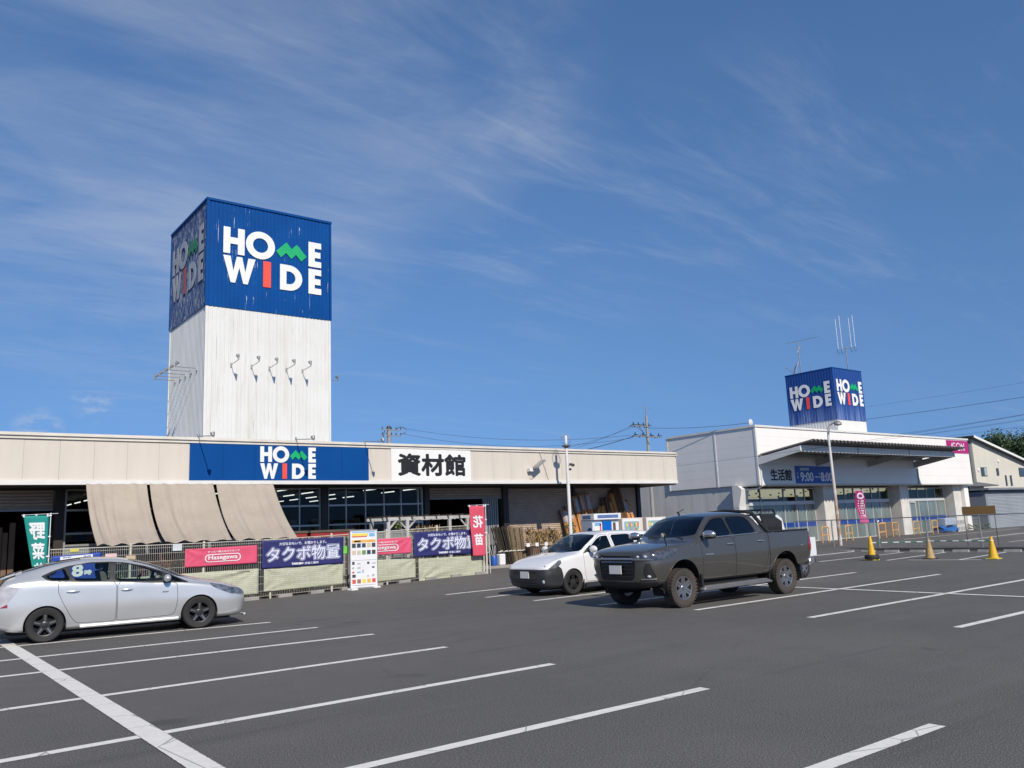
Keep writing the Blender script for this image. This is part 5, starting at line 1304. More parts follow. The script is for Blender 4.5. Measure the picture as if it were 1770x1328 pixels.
t = thing('grey_planter', 'grey slatted planter box at the porch by the garage', 'planter', (63.6, 28.2, .1))
for k in range(5): m = MB(); m.box(62.6, 64.1, 28.1, 28.14, .1+k*.2, .27+k*.2); part('slat', m, HG, t)
m = MB(); m.box(62.6, 64.1, 28.14, 28.6, .1, 1.05); part('box', m, M('planter_core', (.08, .08, .085), .8), t)
# trees
def tree(c, h, spread, n, seed, label, cz_=.55):
    rd = random.Random(seed); t = thing('broadleaf_tree', label, 'tree', c, 0, 'trees behind the beige house')
    m = MB(); m.tube([(0, 0, 0), (.1, 0, h*.3), (-.1, .1, h*.6), (0, 0, h*.85)], [.32, .26, .16, .05], 8)
    lobes = []
    for k in range(16):
        a = rd.uniform(0, 6.28); rr = spread*rd.uniform(.25, .85); z = h*rd.uniform(.42, .93); f_ = 1-.5*abs(z/h-.62)
        L = Vector((rr*f_*math.cos(a), rr*f_*math.sin(a), z)); lobes.append((L, spread*rd.uniform(.25, .42)))
        m.tube([(0, 0, z*.55), L*.5+Vector((0, 0, z*.32)), L], [.1, .06, .02], 5)
    part('trunk', m, M('bark', (.06, .045, .035), .9, 0, .3, 4, .4, 20), t, world=False)
    vs = MB()
    for L, r in lobes:
        for _ in range(n):
            v = Vector((rd.gauss(0, 1), rd.gauss(0, 1), rd.gauss(0, .8))).normalized()*r*(rd.random()**.35); p = L+v*Vector((1, 1, .75)).length*.62
            d = (v.normalized()+Vector((rd.gauss(0, .6), rd.gauss(0, .6), rd.gauss(.2, .6)))).normalized(); e = d.orthogonal().normalized(); e = Matrix.Rotation(rd.uniform(0, 6.28), 3, d) @ e; g_ = d.cross(e); s = rd.uniform(.09, .22)
            vs.add([p-e*s, p-g_*s*.6, p+e*s, p+g_*s*.6], [(0, 1, 2, 3)], rd.choice((0, 0, 1, 1, 2)))
    o = part('crown', vs, [M('tree_leaf_dark', (.018, .042, .014), .6), M('tree_leaf', (.035, .072, .022), .6), M('tree_leaf_light', (.065, .105, .032), .6)], t, world=False, weld=False); o['kind'] = 'stuff'
    return t
tree((107.8, 45, 0), 10.6, 2.6, 330, 1, 'smaller dark broadleaf tree just above the beige roof')
tree((117.5, 46, 0), 12.4, 5.2, 620, 2, 'big dark broadleaf tree at the far right edge')
tree((124, 49, 0), 11.5, 5.0, 420, 3, 'dark broadleaf tree hidden behind the big right one')
tree((100.5, 47, 0), 9.0, 2.2, 200, 4, 'low dark treetop peeping over the white store roof')
# utility poles and cables
POLE = M('pole_concrete', (.30, .29, .28), .8, 0, .1, 3)
INS = M('insulator', (.03, .03, .032), .4)
t = thing('utility_pole', 'slim utility pole with crossarms between the two stores', 'utility pole', (36.3, 34, 0))
m = MB(); m.tube([(36.3, 34, 0), (36.3, 34, 7.9)], [.12, .075], 10); part('pole', m, POLE, t, smooth=40)
m = MB(); m.cyl((36.3, 34, 7.85), (36.3, 34, 8.5), .03); m.cyl((36.0, 34, 8.4), (36.7, 34, 8.4), .015); part('lightning_rod', m, STEEL, t)
for z, xa, xb in ((7.28, 35.0, 36.45), (6.68, 35.1, 37.3)):
    m = MB(); m.box(xa, xb, 33.9, 34.0, z-.04, z+.04); cb = part('crossarm', m, STEEL, t)
    for k in range(4):
        x = xa+.12+k*(xb-xa-.2)/3; m = MB(); m.cyl((x, 33.95, z+.04), (x, 33.95, z+.22), .05, .03, 6); m.tube([(x, 33.7, z+.02), (x, 33.95, z+.1), (x-.1, 34.2, z-.05)], .025, 4); part('insulator', m, INS, cb)
m = MB(); m.tube([(35.3, 33.9, 7.2), (35.9, 33.9, 6.9), (36.3, 33.9, 6.2)], .012, 4); m.tube([(35.6, 33.9, 7.2), (35.75, 33.8, 6.9), (35.5, 33.9, 6.65)], .012, 4); part('jumper', m, DARK, t)
t = thing('utility_pole', 'utility pole top with crossarms behind the left store roof', 'utility pole', (25.06, 45, 0))
m = MB(); m.tube([(25.06, 45, 0), (25.06, 45, 8.0)], [.18, .12], 10); part('pole', m, POLE, t, smooth=40)
m = MB(); m.cyl((25.06, 45, 8.0), (25.06, 45, 8.2), .13, .10, 10); part('cap', m, INS, t)
for z in (7.95, 7.6):
    m = MB(); m.box(24.5, 25.9, 44.87, 44.93, z-.035, z+.035); cb = part('crossarm', m, STEEL, t)
    for k in range(5): m = MB(); m.cyl((24.55+k*.32, 44.9, z+.035), (24.55+k*.32, 44.9, z+.18), .04, .03, 6); part('insulator', m, INS, cb)
m = MB(); m.tube([(25.9+.35*math.cos(a), 44.9, 7.95+.22*math.sin(a)) for a in [R(200-40*k) for k in range(8)]], .018, 4); m.tube([(24.7, 44.9, 7.9), (24.5, 44.8, 7.3), (24.7, 44.9, 6.9)], .02, 4); part('jumper', m, INS, t)
WIRE = M('cable_black', (.02, .02, .022), .6)
def wire(a, b, sag, r, label, group, n=24):
    a, b = Vector(a), Vector(b); pts = [a.lerp(b, i/n)-Vector((0, 0, sag*4*(i/n)*(1-i/n))) for i in range(n+1)]
    m = MB(); m.tube(pts, r, 4); o = single('overhead_cable', m, WIRE, label, 'cable', group, tuple((a+b)/2)); return o
wire((25.9, 44.9, 8.1), (35.1, 34.2, 6.75), .5, .011, 'cable from left pole sagging to lower crossarm, upper of the pair', 'cables between the two poles')
wire((25.9, 44.9, 7.75), (35.3, 34.2, 6.6), .65, .011, 'cable from left pole sagging to lower crossarm, lower of the pair', 'cables between the two poles')
wire((36.3, 34.0, 7.2), (37.25, 27.4, 6.72), .12, .014, 'thick cable from pole to the white store roof corner', 'cables at the middle pole')
wire((35.1, 34.0, 7.3), (27.0, 34.5, 5.0), .2, .009, 'upper thin cable running down left from the middle pole', 'cables at the middle pole')
wire((35.1, 34.0, 6.65), (20.0, 35.5, 4.9), .6, .022, 'heavy bundled cable running left behind the cream fascia', 'cables at the middle pole')
wire((35.3, 34.0, 7.25), (24.5, 34.8, 5.0), .3, .009, 'lower thin cable running down left from the middle pole', 'cables at the middle pole')
for i, (a, b) in enumerate((((66, 42, 10.55), (66, 12, 10.95)), ((66, 42, 9.5), (66, 12, 9.9)), ((66, 40, 7.75), (66, 12, 9.1)), ((66, 40, 7.5), (66, 12, 8.55)), ((66, 40, 7.2), (66, 12, 8.0)))):
    wire(a, b, .25, (.007, .018, .012, .009, .009)[i], ('topmost thin cable in the right-hand sky', 'thick second cable, crossing behind the rooftop tower', 'third cable in the right-hand sky, above the house roof', 'fourth cable in the right-hand sky', 'lowest cable in the right-hand sky')[i], 'cables in the right-hand sky')
wire((36, 33.5, 4.75), (36, 8.0, 5.6), .25, .007, 'thin cable crossing the white store side and canopy', 'cables before the white store')
wire((36, 24.0, 4.85), (36, 8.0, 5.35), .12, .005, 'faint cable crossing the white fascia above the canopy', 'cables before the white store')

# ================================================================ VEHICLES
def pchip(xk, yk, x):
    xk = np.asarray(xk, float); yk = np.asarray(yk, float); h = np.diff(xk); d = np.diff(yk)/h
    m = np.zeros_like(yk); m[0] = d[0]; m[-1] = d[-1]
    for i in range(1, len(xk)-1):
        if d[i-1]*d[i] > 0:
            w1, w2 = 2*h[i]+h[i-1], h[i]+2*h[i-1]; m[i] = (w1+w2)/(w1/d[i-1]+w2/d[i])
    i = np.clip(np.searchsorted(xk, x)-1, 0, len(h)-1); t = (x-xk[i])/h[i]
    return (2*t**3-3*t**2+1)*yk[i]+(t**3-2*t**2+t)*h[i]*m[i]+(-2*t**3+3*t**2)*yk[i+1]+(t**3-t**2)*h[i]*m[i+1]
SEGN = (3, 3, 5, 7, 8, 5, 5)
def body_shell(st, step=.045, smooth=2, crown=.22):
    """st rows: x, underside z, sill halfwidth, sill z, max halfwidth, its z, belt halfwidth, belt z, roof edge halfwidth, roof edge z, top z"""
    st = np.array(st, float); xk = st[:, 0]
    xs = np.unique(np.round(np.concatenate([np.arange(xk[0], xk[-1], step), xk]), 4)); xs = xs[np.concatenate([[True], np.diff(xs) > .008])]
    P = [pchip(xk, st[:, j], xs) for j in range(1, 11)]
    rings = []
    for i, x in enumerate(xs):
        zb, ws, zs, wm, zm, wb, zl, wr, zr, zt = (p[i] for p in P)
        c = [(0, zb), (ws*.82, zb), (ws, zs), (wm, zm), (wb, zl), (wr, zr), (wr*.6, zt-(zt-zr)*crown), (0, zt)]
        pts = []
        for (a, b), n in zip(zip(c, c[1:]), SEGN):
            for k in range(n): t = k/n; pts.append((a[0]+(b[0]-a[0])*t, a[1]+(b[1]-a[1])*t))
        pts.append(c[-1]); pts = np.array(pts)
        for _ in range(smooth):
            q = np.vstack([pts[1]*[-1, 1], pts, pts[-2]*[-1, 1]]); pts = .25*q[:-2]+.5*q[1:-1]+.25*q[2:]
        pts[0, 0] = pts[-1, 0] = 0
        ring = [(x, p[0], p[1]) for p in pts]+[(x, -p[0], p[1]) for p in pts[-2:0:-1]]
        rings.append(ring)
    bm = bmesh.new(); V = [[bm.verts.new(p) for p in r] for r in rings]; n = len(rings[0])
    for a, b in zip(V, V[1:]):
        for k in range(n): bm.faces.new((a[k], a[(k+1) % n], b[(k+1) % n], b[k]))
    for r, flip in ((V[0], True), (V[-1], False)):
        prev = r; c = Vector((0, 0, 0))
        for v in r: c += v.co
        c /= n
        for s in (.75, .45, .15):
            cur = [bm.verts.new(c+(v.co-c)*s) for v in r]
            for k in range(n):
                f = (prev[k], prev[(k+1) % n], cur[(k+1) % n], cur[k]); bm.faces.new(f if not flip else f[::-1])
            prev = cur
        bm.faces.new(prev if not flip else prev[::-1])
    bmesh.ops.recalc_face_normals(bm, faces=bm.faces)
    return bm
def inpoly(px, py, poly):
    c = False; j = len(poly)-1
    for i in range(len(poly)):
        xi, yi = poly[i]; xj, yj = poly[j]
        if (yi > py) != (yj > py) and px < (xj-xi)*(py-yi)/(yj-yi)+xi: c = not c
        j = i
    return c
def rnd_poly(poly, it=2, r=.25):
    for _ in range(it):
        q = []
        for i in range(len(poly)):
            a, b = poly[i], poly[(i+1) % len(poly)]
            q += [(a[0]+(b[0]-a[0])*r, a[1]+(b[1]-a[1])*r), (a[0]+(b[0]-a[0])*(1-r), a[1]+(b[1]-a[1])*(1-r))]
        poly = q
    return poly
def inset(poly, d):
    """move every edge of an outline inwards by d"""
    A = sum(poly[i][0]*poly[(i+1) % len(poly)][1]-poly[(i+1) % len(poly)][0]*poly[i][1] for i in range(len(poly)))
    s = 1 if A > 0 else -1; out = []; n = len(poly)
    for i in range(n):
        p0, p1, p2 = (Vector(poly[(i+k) % n]) for k in (-1, 0, 1))
        e1, e2 = (p1-p0), (p2-p1)
        if e1.length < 1e-6 or e2.length < 1e-6: out.append(tuple(p1)); continue
        e1.normalize(); e2.normalize(); n1, n2 = Vector((-e1.y, e1.x))*s, Vector((-e2.y, e2.x))*s
        b = n1+n2; k = max(.35, b.dot(n1)); out.append(tuple(p1+b*(d/k)))
    return out
AX = {'side': (0, 2, 1), 'front': (1, 2, 0), 'top': (0, 1, 2)}
def cut_poly(bm, poly, plane, filt):
    a, b, c = AX[plane]
    xs = [p[0] for p in poly]; ys = [p[1] for p in poly]; bb = (min(xs)-.01, max(xs)+.01, min(ys)-.01, max(ys)+.01)
    def box(f):
        u = [v.co[a] for v in f.verts]; w = [v.co[b] for v in f.verts]; return min(u), max(u), min(w), max(w)
    cand = []
    for f in bm.faces:
        q = box(f)
        if q[1] >= bb[0] and q[0] <= bb[1] and q[3] >= bb[2] and q[2] <= bb[3] and filt(f): cand.append(f)
    for i in range(len(poly)):
        p, q = poly[i], poly[(i+1) % len(poly)]
        e = (min(p[0], q[0])-.004, max(p[0], q[0])+.004, min(p[1], q[1])-.004, max(p[1], q[1])+.004)
        if abs(p[0]-q[0])+abs(p[1]-q[1]) < 1e-4: continue
        sel = []
        for f in cand:
            if not f.is_valid: continue
            k = box(f)
            if k[1] >= e[0] and k[0] <= e[1] and k[3] >= e[2] and k[2] <= e[3]: sel.append(f)
        if not sel: continue
        co = [0, 0, 0]; no = [0, 0, 0]; co[a], co[b] = p; no[a], no[b] = (q[1]-p[1]), -(q[0]-p[0])
        geom = set(sel)
        for f in sel: geom.update(f.edges); geom.update(f.verts)
        r = bmesh.ops.bisect_plane(bm, geom=list(geom), dist=1e-5, plane_co=co, plane_no=no)
        cand = [f for f in cand if f.is_valid]+[g for g in r['geom'] if isinstance(g, bmesh.types.BMFace) and g not in sel]
        cand = list(dict.fromkeys(cand))
def side_f(s=None): return lambda f: abs(f.normal.y) > .30
def front_f(x0, x1, nx=.25, nmax=.75): return lambda f: x0 < f.calc_center_median().x < x1 and abs(f.normal.x) > nx and abs(f.normal.y) < nmax
def top_f(x0, x1): return lambda f: x0 < f.calc_center_median().x < x1 and f.normal.z > .4
class Car:
    def __init__(self, root, shell, paint, inner):
        self.root = root; self.bm = shell; self.paint = paint; self.inner = inner; self.reg = []
        self.bvh = bvhtree.BVHTree.FromBMesh(shell)
    def region(self, name, poly, plane, filt, mat, mode='part', push=0., label=None, gap=0., split=True, gapmat=None, paint=None):
        self.reg.append(dict(name=name, poly=poly, plane=plane, filt=filt, mat=mat, mode=mode, push=push, label=label, gap=gap, split=split, gapmat=gapmat))
    def sidey(self, x, z, s=-1):
        h = self.bvh.ray_cast(Vector((x, s*3, z)), Vector((0, -s, 0))); return h[0].y if h[0] else s*.8
    def frontx(self, y, z, s=-1, x0=-1):
        h = self.bvh.ray_cast(Vector((x0, y, z)), Vector((1, 0, 0))); return h[0].x if h[0] else 0
    def topz(self, x, y):
        h = self.bvh.ray_cast(Vector((x, y, 4)), Vector((0, 0, -1))); return h[0].z if h[0] else 0
    def finish(self, gapmat):
        bm = self.bm
        for r in self.reg:
            cut_poly(bm, r['poly'], r['plane'], r['filt'])
            if r['gap']: r['in'] = inset(r['poly'], r['gap']); cut_poly(bm, r['in'], r['plane'], r['filt'])
        bm.normal_update(); bm.verts.index_update()
        nv = [v.normal.copy() for v in bm.verts]
        groups = {}
        for f in bm.faces:
            c = f.calc_center_median(); key = ('body', 0, 0)
            for i, r in enumerate(self.reg):
                a, b, d = AX[r['plane']]
                if r['filt'](f) and inpoly(c[a], c[b], r['poly']):
                    if r['gap'] and not inpoly(c[a], c[b], r['in']): key = ('body', 1, 0); 
                    elif r['mode'] == 'hole': key = None
                    elif r['mode'] == 'mat': key = ('body', 2+i, 0)
                    else: key = ('part', i, (1 if c.y > 0 else -1) if (r['split'] and r['plane'] != 'top') else 0)
                    break
            if key is None: continue
            k2 = ('body',) if key[0] == 'body' else key
            groups.setdefault(k2, []).append((f, key[1]))
        out = {}
        for k2, fl in groups.items():
            vs = {}; V = []; F = []; mi = []; N = []
            if k2[0] == 'body': mats = [self.paint, gapmat]; mm = {0: 0, 1: 1}; push = 0; name = 'body'; lab = None
            else:
                r = self.reg[k2[1]]; mats = [r['mat']]; mm = None; push = r['push']; name = r['name']; lab = r['label']
            for f, m_ in fl:
                ids = []
                for v in f.verts:
                    if v.index not in vs:
                        vs[v.index] = len(V); p = v.co+nv[v.index]*push; V.append(tuple(p)); N.append(tuple(nv[v.index]))
                    ids.append(vs[v.index])
                F.append(ids)
                if mm is not None and m_ not in mm: mm[m_] = len(mats); mats.append(self.reg[m_-2]['mat'])
                mi.append(mm[m_] if mm is not None else 0)
            me = bpy.data.meshes.new(name); me.from_pydata(V, [], F)
            for m_ in mats: me.materials.append(m_)
            me.polygons.foreach_set('material_index', mi); me.polygons.foreach_set('use_smooth', [True]*len(F))
            me.normals_split_custom_set_from_vertices(N)
            o = link(name, me, self.root)
            if lab: o['label'] = lab
            out[k2] = o
            self.body = o if k2[0] == 'body' else getattr(self, 'body', None)
        bm.free(); self.objs = out
        return out
    def add(self, name, mb, mat, parent=None, smooth=40, bevel=0., label=None):
        return part(name, mb, mat, parent or self.root, world=False, smooth=smooth, bevel=bevel, label=label)
def mat_paint(name, col, metal=.0, rough=.32, flake=0., dust=.0, dustcol=(.30, .26, .21)):
    """car paint with clear coat; the back of the sheet (cabin lining) is dark"""
    k = NT(name); n = k.noise(2.2, 5, .6); c = col
    c = k.mix(k.ramp(n, .3, .7), tuple(x*.96 for x in col), col)
    if dust:
        s = k.sepxyz(k.co()); f = k.math('MULTIPLY', k.ramp(s[2], 1.0, .35, 0, 1), k.ramp(n, .2, .8, .5, 1)); c = k.mix(k.math('MULTIPLY', f, dust), c, dustcol)
    g = k.n.new('ShaderNodeNewGeometry'); c = k.mix(g.outputs['Backfacing'], c, (.02, .02, .021))
    k.set('Base Color', c); k.set('Metallic', metal); k.set('Roughness', rough)
    k.set('Coat Weight', k.math('SUBTRACT', 1.0, g.outputs['Backfacing'])); k.set('Coat Roughness', .035)
    return k.m
CPL = M('black_plastic', (.018, .018, .019), .55, 0, .15, 4); GAP = M('panel_gap', (.004, .004, .004), .8); CHR = M('chrome', (.66, .66, .66), .22, .9, .02, 3)
TYRE = M('tyre_rubber', (.022, .021, .021), .8, 0, .2, 5); TYRED = M('dusty_tyre', (.056, .047, .040), .9, 0, .25, 3, .3, 60, .4, (.03, .027, .025))
ALLOY = M('alloy_grey', (.30, .30, .31), .32, .8, .06, 3); ALLOYD = M('alloy_dark', (.05, .05, .052), .35, .5, .1, 3); LINER = M('wheel_well', (.008, .008, .008), .95)
SEAT = M('seat_grey', (.12, .115, .11), .85, 0, .15, 4); DASH = M('dashboard', (.016, .016, .017), .7)
GLC = glass('car_glass_clear', (.80, .88, .85), .01, .01, .8); GLD = glass('car_glass_tinted', (.10, .11, .12), .01, .02)
HLAMP = M('headlamp_lens', (.20, .215, .235), .10, .5, .75, 9, coat=1.); HLAMPD = M('headlamp_dark', (.075, .08, .09), .08, .3, .8, 10, coat=1.); TLAMP = M('tail_lamp_red', (.28, .008, .012), .12, 0, .15, 6, coat=1.); TCLR = M('tail_lamp_clear', (.5, .46, .46), .1, .2, .2, 8, coat=1.)
NPL = M('number_plate', (.70, .70, .68), .4, 0, .04, 3)
def wheel(root, x, y, r, w, rim_r, side, style, tyre=TYRE, rim=ALLOY, spokes=6):
    """side = -1 faces -Y, +1 faces +Y"""
    hub = MB(); hub.cyl((0, side*(w*.5-.03), 0), (0, side*(w*.5-.012), 0), .034, .028, 12)
    h = part('wheel', hub, rim, root, world=False, smooth=40); h.location = (x, y, r)
    m = MB(); o = w/2
    pr = [(rim_r-.01, -o*.8), (rim_r+.02, -o*.95), (r*.90, -o), (r*.965, -o*.86), (r, -o*.62), (r, o*.62), (r*.965, o*.86), (r*.90, o), (rim_r+.02, o*.95), (rim_r-.01, o*.8), (rim_r-.02, 0), (rim_r-.01, -o*.8)]
    m.lathe(pr, (0, 0, 0), 'y', 44)
    if style == 'mud':
        for i in range(36):
            a = 2*math.pi*i/36
            for (ya, yb, ph) in ((-1.0, -.42, 0), (-.34, .34, .5), (.42, 1.0, 0)):
                t = a+ph*2*math.pi/36; dt = .055 if abs(ya+yb) > .1 else .045
                c, s = math.cos, math.sin
                r0, r1 = r*.93, r*1.012; yy0, yy1 = ya*o*.98, yb*o*.98
                if abs(ya) == 1.0 or abs(yb) == 1.0: r0 = r*.88
                vs = [(r_*c(t+k*dt), y_, r_*s(t+k*dt)) for r_ in (r0, r1) for y_ in (yy0, yy1) for k in (-1, 1)]
                m.add(vs, [(0, 1, 3, 2), (4, 6, 7, 5), (0, 4, 5, 1), (2, 3, 7, 6), (0, 2, 6, 4), (1, 5, 7, 3)])
    part('tyre', m, tyre, h, world=False, smooth=35)
    m = MB(); q = side*o
    m.lathe([(rim_r, q*.82), (rim_r*.97, q*.90), (rim_r*.90, q*.86), (rim_r*.90, -q*.5), (rim_r*.5, -q*.45)], (0, 0, 0), 'y', 32)
    for i in range(spokes):
        a = 2*math.pi*i/spokes+math.pi/2
        for off in ((-.11, .11) if style in ('mud', 'ten') else ((0,))):
            u = Vector((math.cos(a), 0, math.sin(a))); v = Vector((-math.sin(a), 0, math.cos(a))); f = Vector((0, side, 0))
            wd0, wd1 = (.028, .022) if style in ('mud',) else ((.016, .013) if style == 'ten' else (.045, .03))
            A = u*.03+v*off*.25; B = u*rim_r*.93+v*off*rim_r*1.15
            z0, z1 = o*.74, o*.84
            vs = [A-v*wd0+f*z0, A+v*wd0+f*z0, B+v*wd1+f*z1, B-v*wd1+f*z1]; vs += [p-f*.035 for p in vs]
            m.add(vs, [(0, 1, 2, 3), (7, 6, 5, 4), (0, 4, 5, 1), (1, 5, 6, 2), (2, 6, 7, 3), (3, 7, 4, 0)])
    m.lathe([(.0, q*.80), (.055, q*.79), (.07, q*.70), (.07, q*.2)], (0, 0, 0), 'y', 16)
    part('rim', m, rim, h, world=False, smooth=35)
    if style == 'five':
        m = MB()
        for i in range(spokes):
            a = 2*math.pi*(i)/spokes+math.pi/2; u = Vector((math.cos(a), 0, math.sin(a))); v = Vector((-math.sin(a), 0, math.cos(a))); f = Vector((0, side, 0))
            A = u*rim_r*.38+f*o*.80; B = u*rim_r*.86+f*o*.86; w_ = .008
            vs = [A-v*w_, A+v*w_, B+v*w_, B-v*w_]; vs += [p-f*.02 for p in vs]
            m.add(vs, [(0, 1, 2, 3), (0, 4, 5, 1), (1, 5, 6, 2), (2, 6, 7, 3), (3, 7, 4, 0)])
        part('spoke_insert', m, ALLOY, h, world=False)
    m = MB(); m.lathe([(.0, -q*.1), (rim_r*.9, -q*.1), (rim_r*.9, -q*.14), (0, -q*.14)], (0, 0, 0), 'y', 24); part('brake_disc', m, LINER, h, world=False)
    return h
def arch(car, xc, zc, ra, width_in=.34, lip=None, lipmat=None, flat=None):
    """dark wheel well behind the opening, with a rolled lip"""
    for s in (-1, 1):
        m = MB(); n = 20
        ys = abs(car.sidey(xc+ra*.7, zc+ra*.8, s))-.03
        pts = [(xc+ra*math.cos(a), zc+ra*math.sin(a)) for a in [math.pi*(-.12)+math.pi*1.24*i/n for i in range(n+1)]]
        for (a, b) in zip(pts, pts[1:]):
            m.quad((a[0], s*ys, a[1]), (b[0], s*ys, b[1]), (b[0], s*(ys-width_in), b[1]), (a[0], s*(ys-width_in), a[1]))
        m.add([(p[0], s*(ys-width_in), p[1]) for p in pts], [tuple(range(len(pts)))])
        car.add('wheel_well', m, LINER, smooth=False)
        if lip:
            L = []
            for a in [math.pi*(i/24) for i in range(-2, 27)]:
                x, z = xc+(ra+.004)*math.cos(a), zc+(ra+.004)*math.sin(a); y = car.sidey(x+.03*math.cos(a), z+.03*math.sin(a), s); L.append((x, y-s*.008, z))
            m = MB(); m.tube(L, lip, 6); car.add('arch_lip', m, lipmat or car.paint)
def archpoly(xc, zc, ra, zbot):
    return [(xc+ra*math.cos(a), zc+ra*math.sin(a)) for a in [math.pi*(i/22) for i in range(23)]]+[(xc-ra, zbot), (xc+ra, zbot)]
def mirror(car, x, z, s, mat, size=(.10, .13, .085), out=.13, stem=True, cap=None):
    y = car.sidey(x, z-.02, s)
    m = MB(); m.ell((x, y+s*out, z+.03), *size, 16, 10); o = car.add('mirror', m, mat, smooth=True)
    m = MB(); m.tube([(x, y-s*.02, z-.02), (x, y+s*out*.8, z-.005)], .025, 6); car.add('mirror_arm', m, CPL, o)
    return o
def handle(car, x0, x1, z, s, mat):
    L = []
    for i in range(7):
        t = i/6; x = x0+(x1-x0)*t; L.append((x, car.sidey(x, z, s)+s*(.012+.018*math.sin(math.pi*t)), z+.004*math.sin(math.pi*t)))
    m = MB(); m.tube(L, [.008, .014, .016, .016, .016, .014, .008], 8); return m
def seats(car, xf, xr, z, mat=SEAT, w=.5, hgt=.62):
    for x, n in ((xf, 2), (xr, 1)):
        for k in range(n):
            y = (-.36, .36)[k] if n == 2 else 0; ww = w if n == 2 else w*2.5
            m = MB(); m.box(x-.5, x, y-ww/2, y+ww/2, z-.12, z+.06)
            m.prism([(x-.05, z), (x+.12, z+hgt), (x+.22, z+hgt), (x+.1, z)], lambda u, v, d: (u, d, v), y-ww/2, y+ww/2)
            o = car.add('seat', m, mat, bevel=.03)
            for yy in ((y,) if n == 2 else (-.36, .36)):
                m = MB(); m.box(x+.14, x+.22, yy-.13, yy+.13, z+hgt+.02, z+hgt+.2); car.add('headrest', m, mat, o, bevel=.03)
def dash(car, x, z, sy, w=.66):
    m = MB(); m.prism([(x-.45, z-.08), (x-.4, z), (x+.02, z+.01), (x+.08, z-.1), (x, z-.35), (x-.45, z-.35)], lambda u, v, d: (u, d, v), -w, w); car.add('dashboard', m, DASH, bevel=.03)
    c = Vector((x+.24, sy*.36, z-.06)); ax = Vector((-.9, 0, -.42)).normalized(); u = Vector((0, 1, 0)); v = ax.cross(u)
    m = MB(); L = [c+(u*math.cos(a)+v*math.sin(a))*.185 for a in [2*math.pi*i/20 for i in range(21)]]; m.tube(L, .016, 6); m.tube([c, c+ax*.3], .03, 6); m.tube([c-u*.17, c+u*.17], .018, 4); car.add('steering_wheel', m, DASH)
def floor_pan(car, x0, x1, w, z): m = MB(); m.box(x0, x1, -w, w, z, z+.04); car.add('floor_pan', m, DASH)

# ---------------------------------------------------------------- bronze-grey pickup, nose towards -X
pick = thing('pickup_truck', 'muddy bronze-grey double cab pickup with knobbly tyres', 'pickup truck', (11.96, 12.27, 0))
ST = [(.00, .52, .50, .60, .60, .82, .60, 1.02, .50, 1.08, 1.10), (.05, .46, .62, .56, .72, .82, .71, 1.04, .60, 1.11, 1.135), (.14, .42, .74, .52, .83, .82, .82, 1.06, .70, 1.135, 1.165), (.30, .42, .84, .52, .905, .84, .885, 1.09, .76, 1.17, 1.20),
      (.60, .44, .87, .50, .935, .86, .91, 1.14, .80, 1.21, 1.25), (1.00, .46, .87, .50, .935, .88, .91, 1.19, .82, 1.245, 1.29), (1.30, .46, .87, .48, .93, .90, .905, 1.23, .82, 1.27, 1.33), (1.45, .46, .87, .48, .93, .90, .90, 1.26, .80, 1.31, 1.40),
      (1.70, .46, .87, .48, .93, .90, .90, 1.30, .765, 1.50, 1.585), (2.00, .46, .87, .48, .93, .90, .90, 1.31, .70, 1.705, 1.765), (2.30, .46, .87, .48, .93, .90, .90, 1.32, .67, 1.775, 1.83), (2.80, .46, .87, .48, .93, .90, .90, 1.33, .66, 1.80, 1.86), (3.30, .46, .87, .48, .93, .90, .90, 1.34, .66, 1.785, 1.845),
      (3.50, .46, .87, .48, .93, .90, .90, 1.345, .67, 1.74, 1.81), (3.62, .46, .87, .48, .93, .90, .90, 1.345, .73, 1.60, 1.70), (3.72, .46, .87, .48, .93, .92, .90, 1.34, .80, 1.42, 1.46), (3.78, .46, .87, .50, .93, .92, .905, 1.335, .88, 1.352, 1.352),
      (4.30, .50, .87, .54, .94, .95, .915, 1.335, .89, 1.355, 1.355), (5.00, .55, .86, .60, .935, .95, .91, 1.335, .885, 1.36, 1.36), (5.30, .58, .84, .63, .92, .95, .895, 1.335, .87, 1.36, 1.36), (5.42, .62, .80, .68, .87, .95, .85, 1.30, .82, 1.335, 1.335), (5.455, .66, .76, .72, .82, .95, .80, 1.25, .77, 1.29, 1.29)]
PBRZ = mat_paint('bronze_paint', (.092, .087, .079), .45, .34, dust=.40, dustcol=(.12, .112, .10))
cp = Car(pick, body_shell(ST), PBRZ, None)
FA, RA, AR = .95, 4.35, .50
cp.region('arch', archpoly(FA, .44, AR, .2), 'side', side_f(), None, 'hole'); cp.region('arch', archpoly(RA, .44, AR, .2), 'side', side_f(), None, 'hole')
fw = [(1.60, 1.335), (1.86, 1.56), (2.07, 1.675), (2.24, 1.715), (2.50, 1.725), (2.52, 1.345)]
rw = [(2.58, 1.345), (2.57, 1.73), (3.05, 1.735), (3.24, 1.715), (3.33, 1.62), (3.37, 1.375)]
trim = [(1.52, 1.315), (1.83, 1.575), (2.05, 1.70), (2.24, 1.75), (2.52, 1.762), (3.06, 1.768), (3.27, 1.75), (3.38, 1.63), (3.42, 1.36)]
cp.region('window_pane', rnd_poly(fw, 1, .12), 'side', side_f(), GLD, push=-.006); cp.region('window_pane', rnd_poly(rw, 1, .14), 'side', side_f(), GLD, push=-.006)
cp.region('trim', rnd_poly(trim, 1, .1), 'side', side_f(), CPL, 'mat')
d1 = [(1.50, 1.30), (1.53, .90), (1.56, .55), (1.62, .50), (2.52, .50), (2.60, .53), (2.60, 1.0), (2.555, 1.33)]
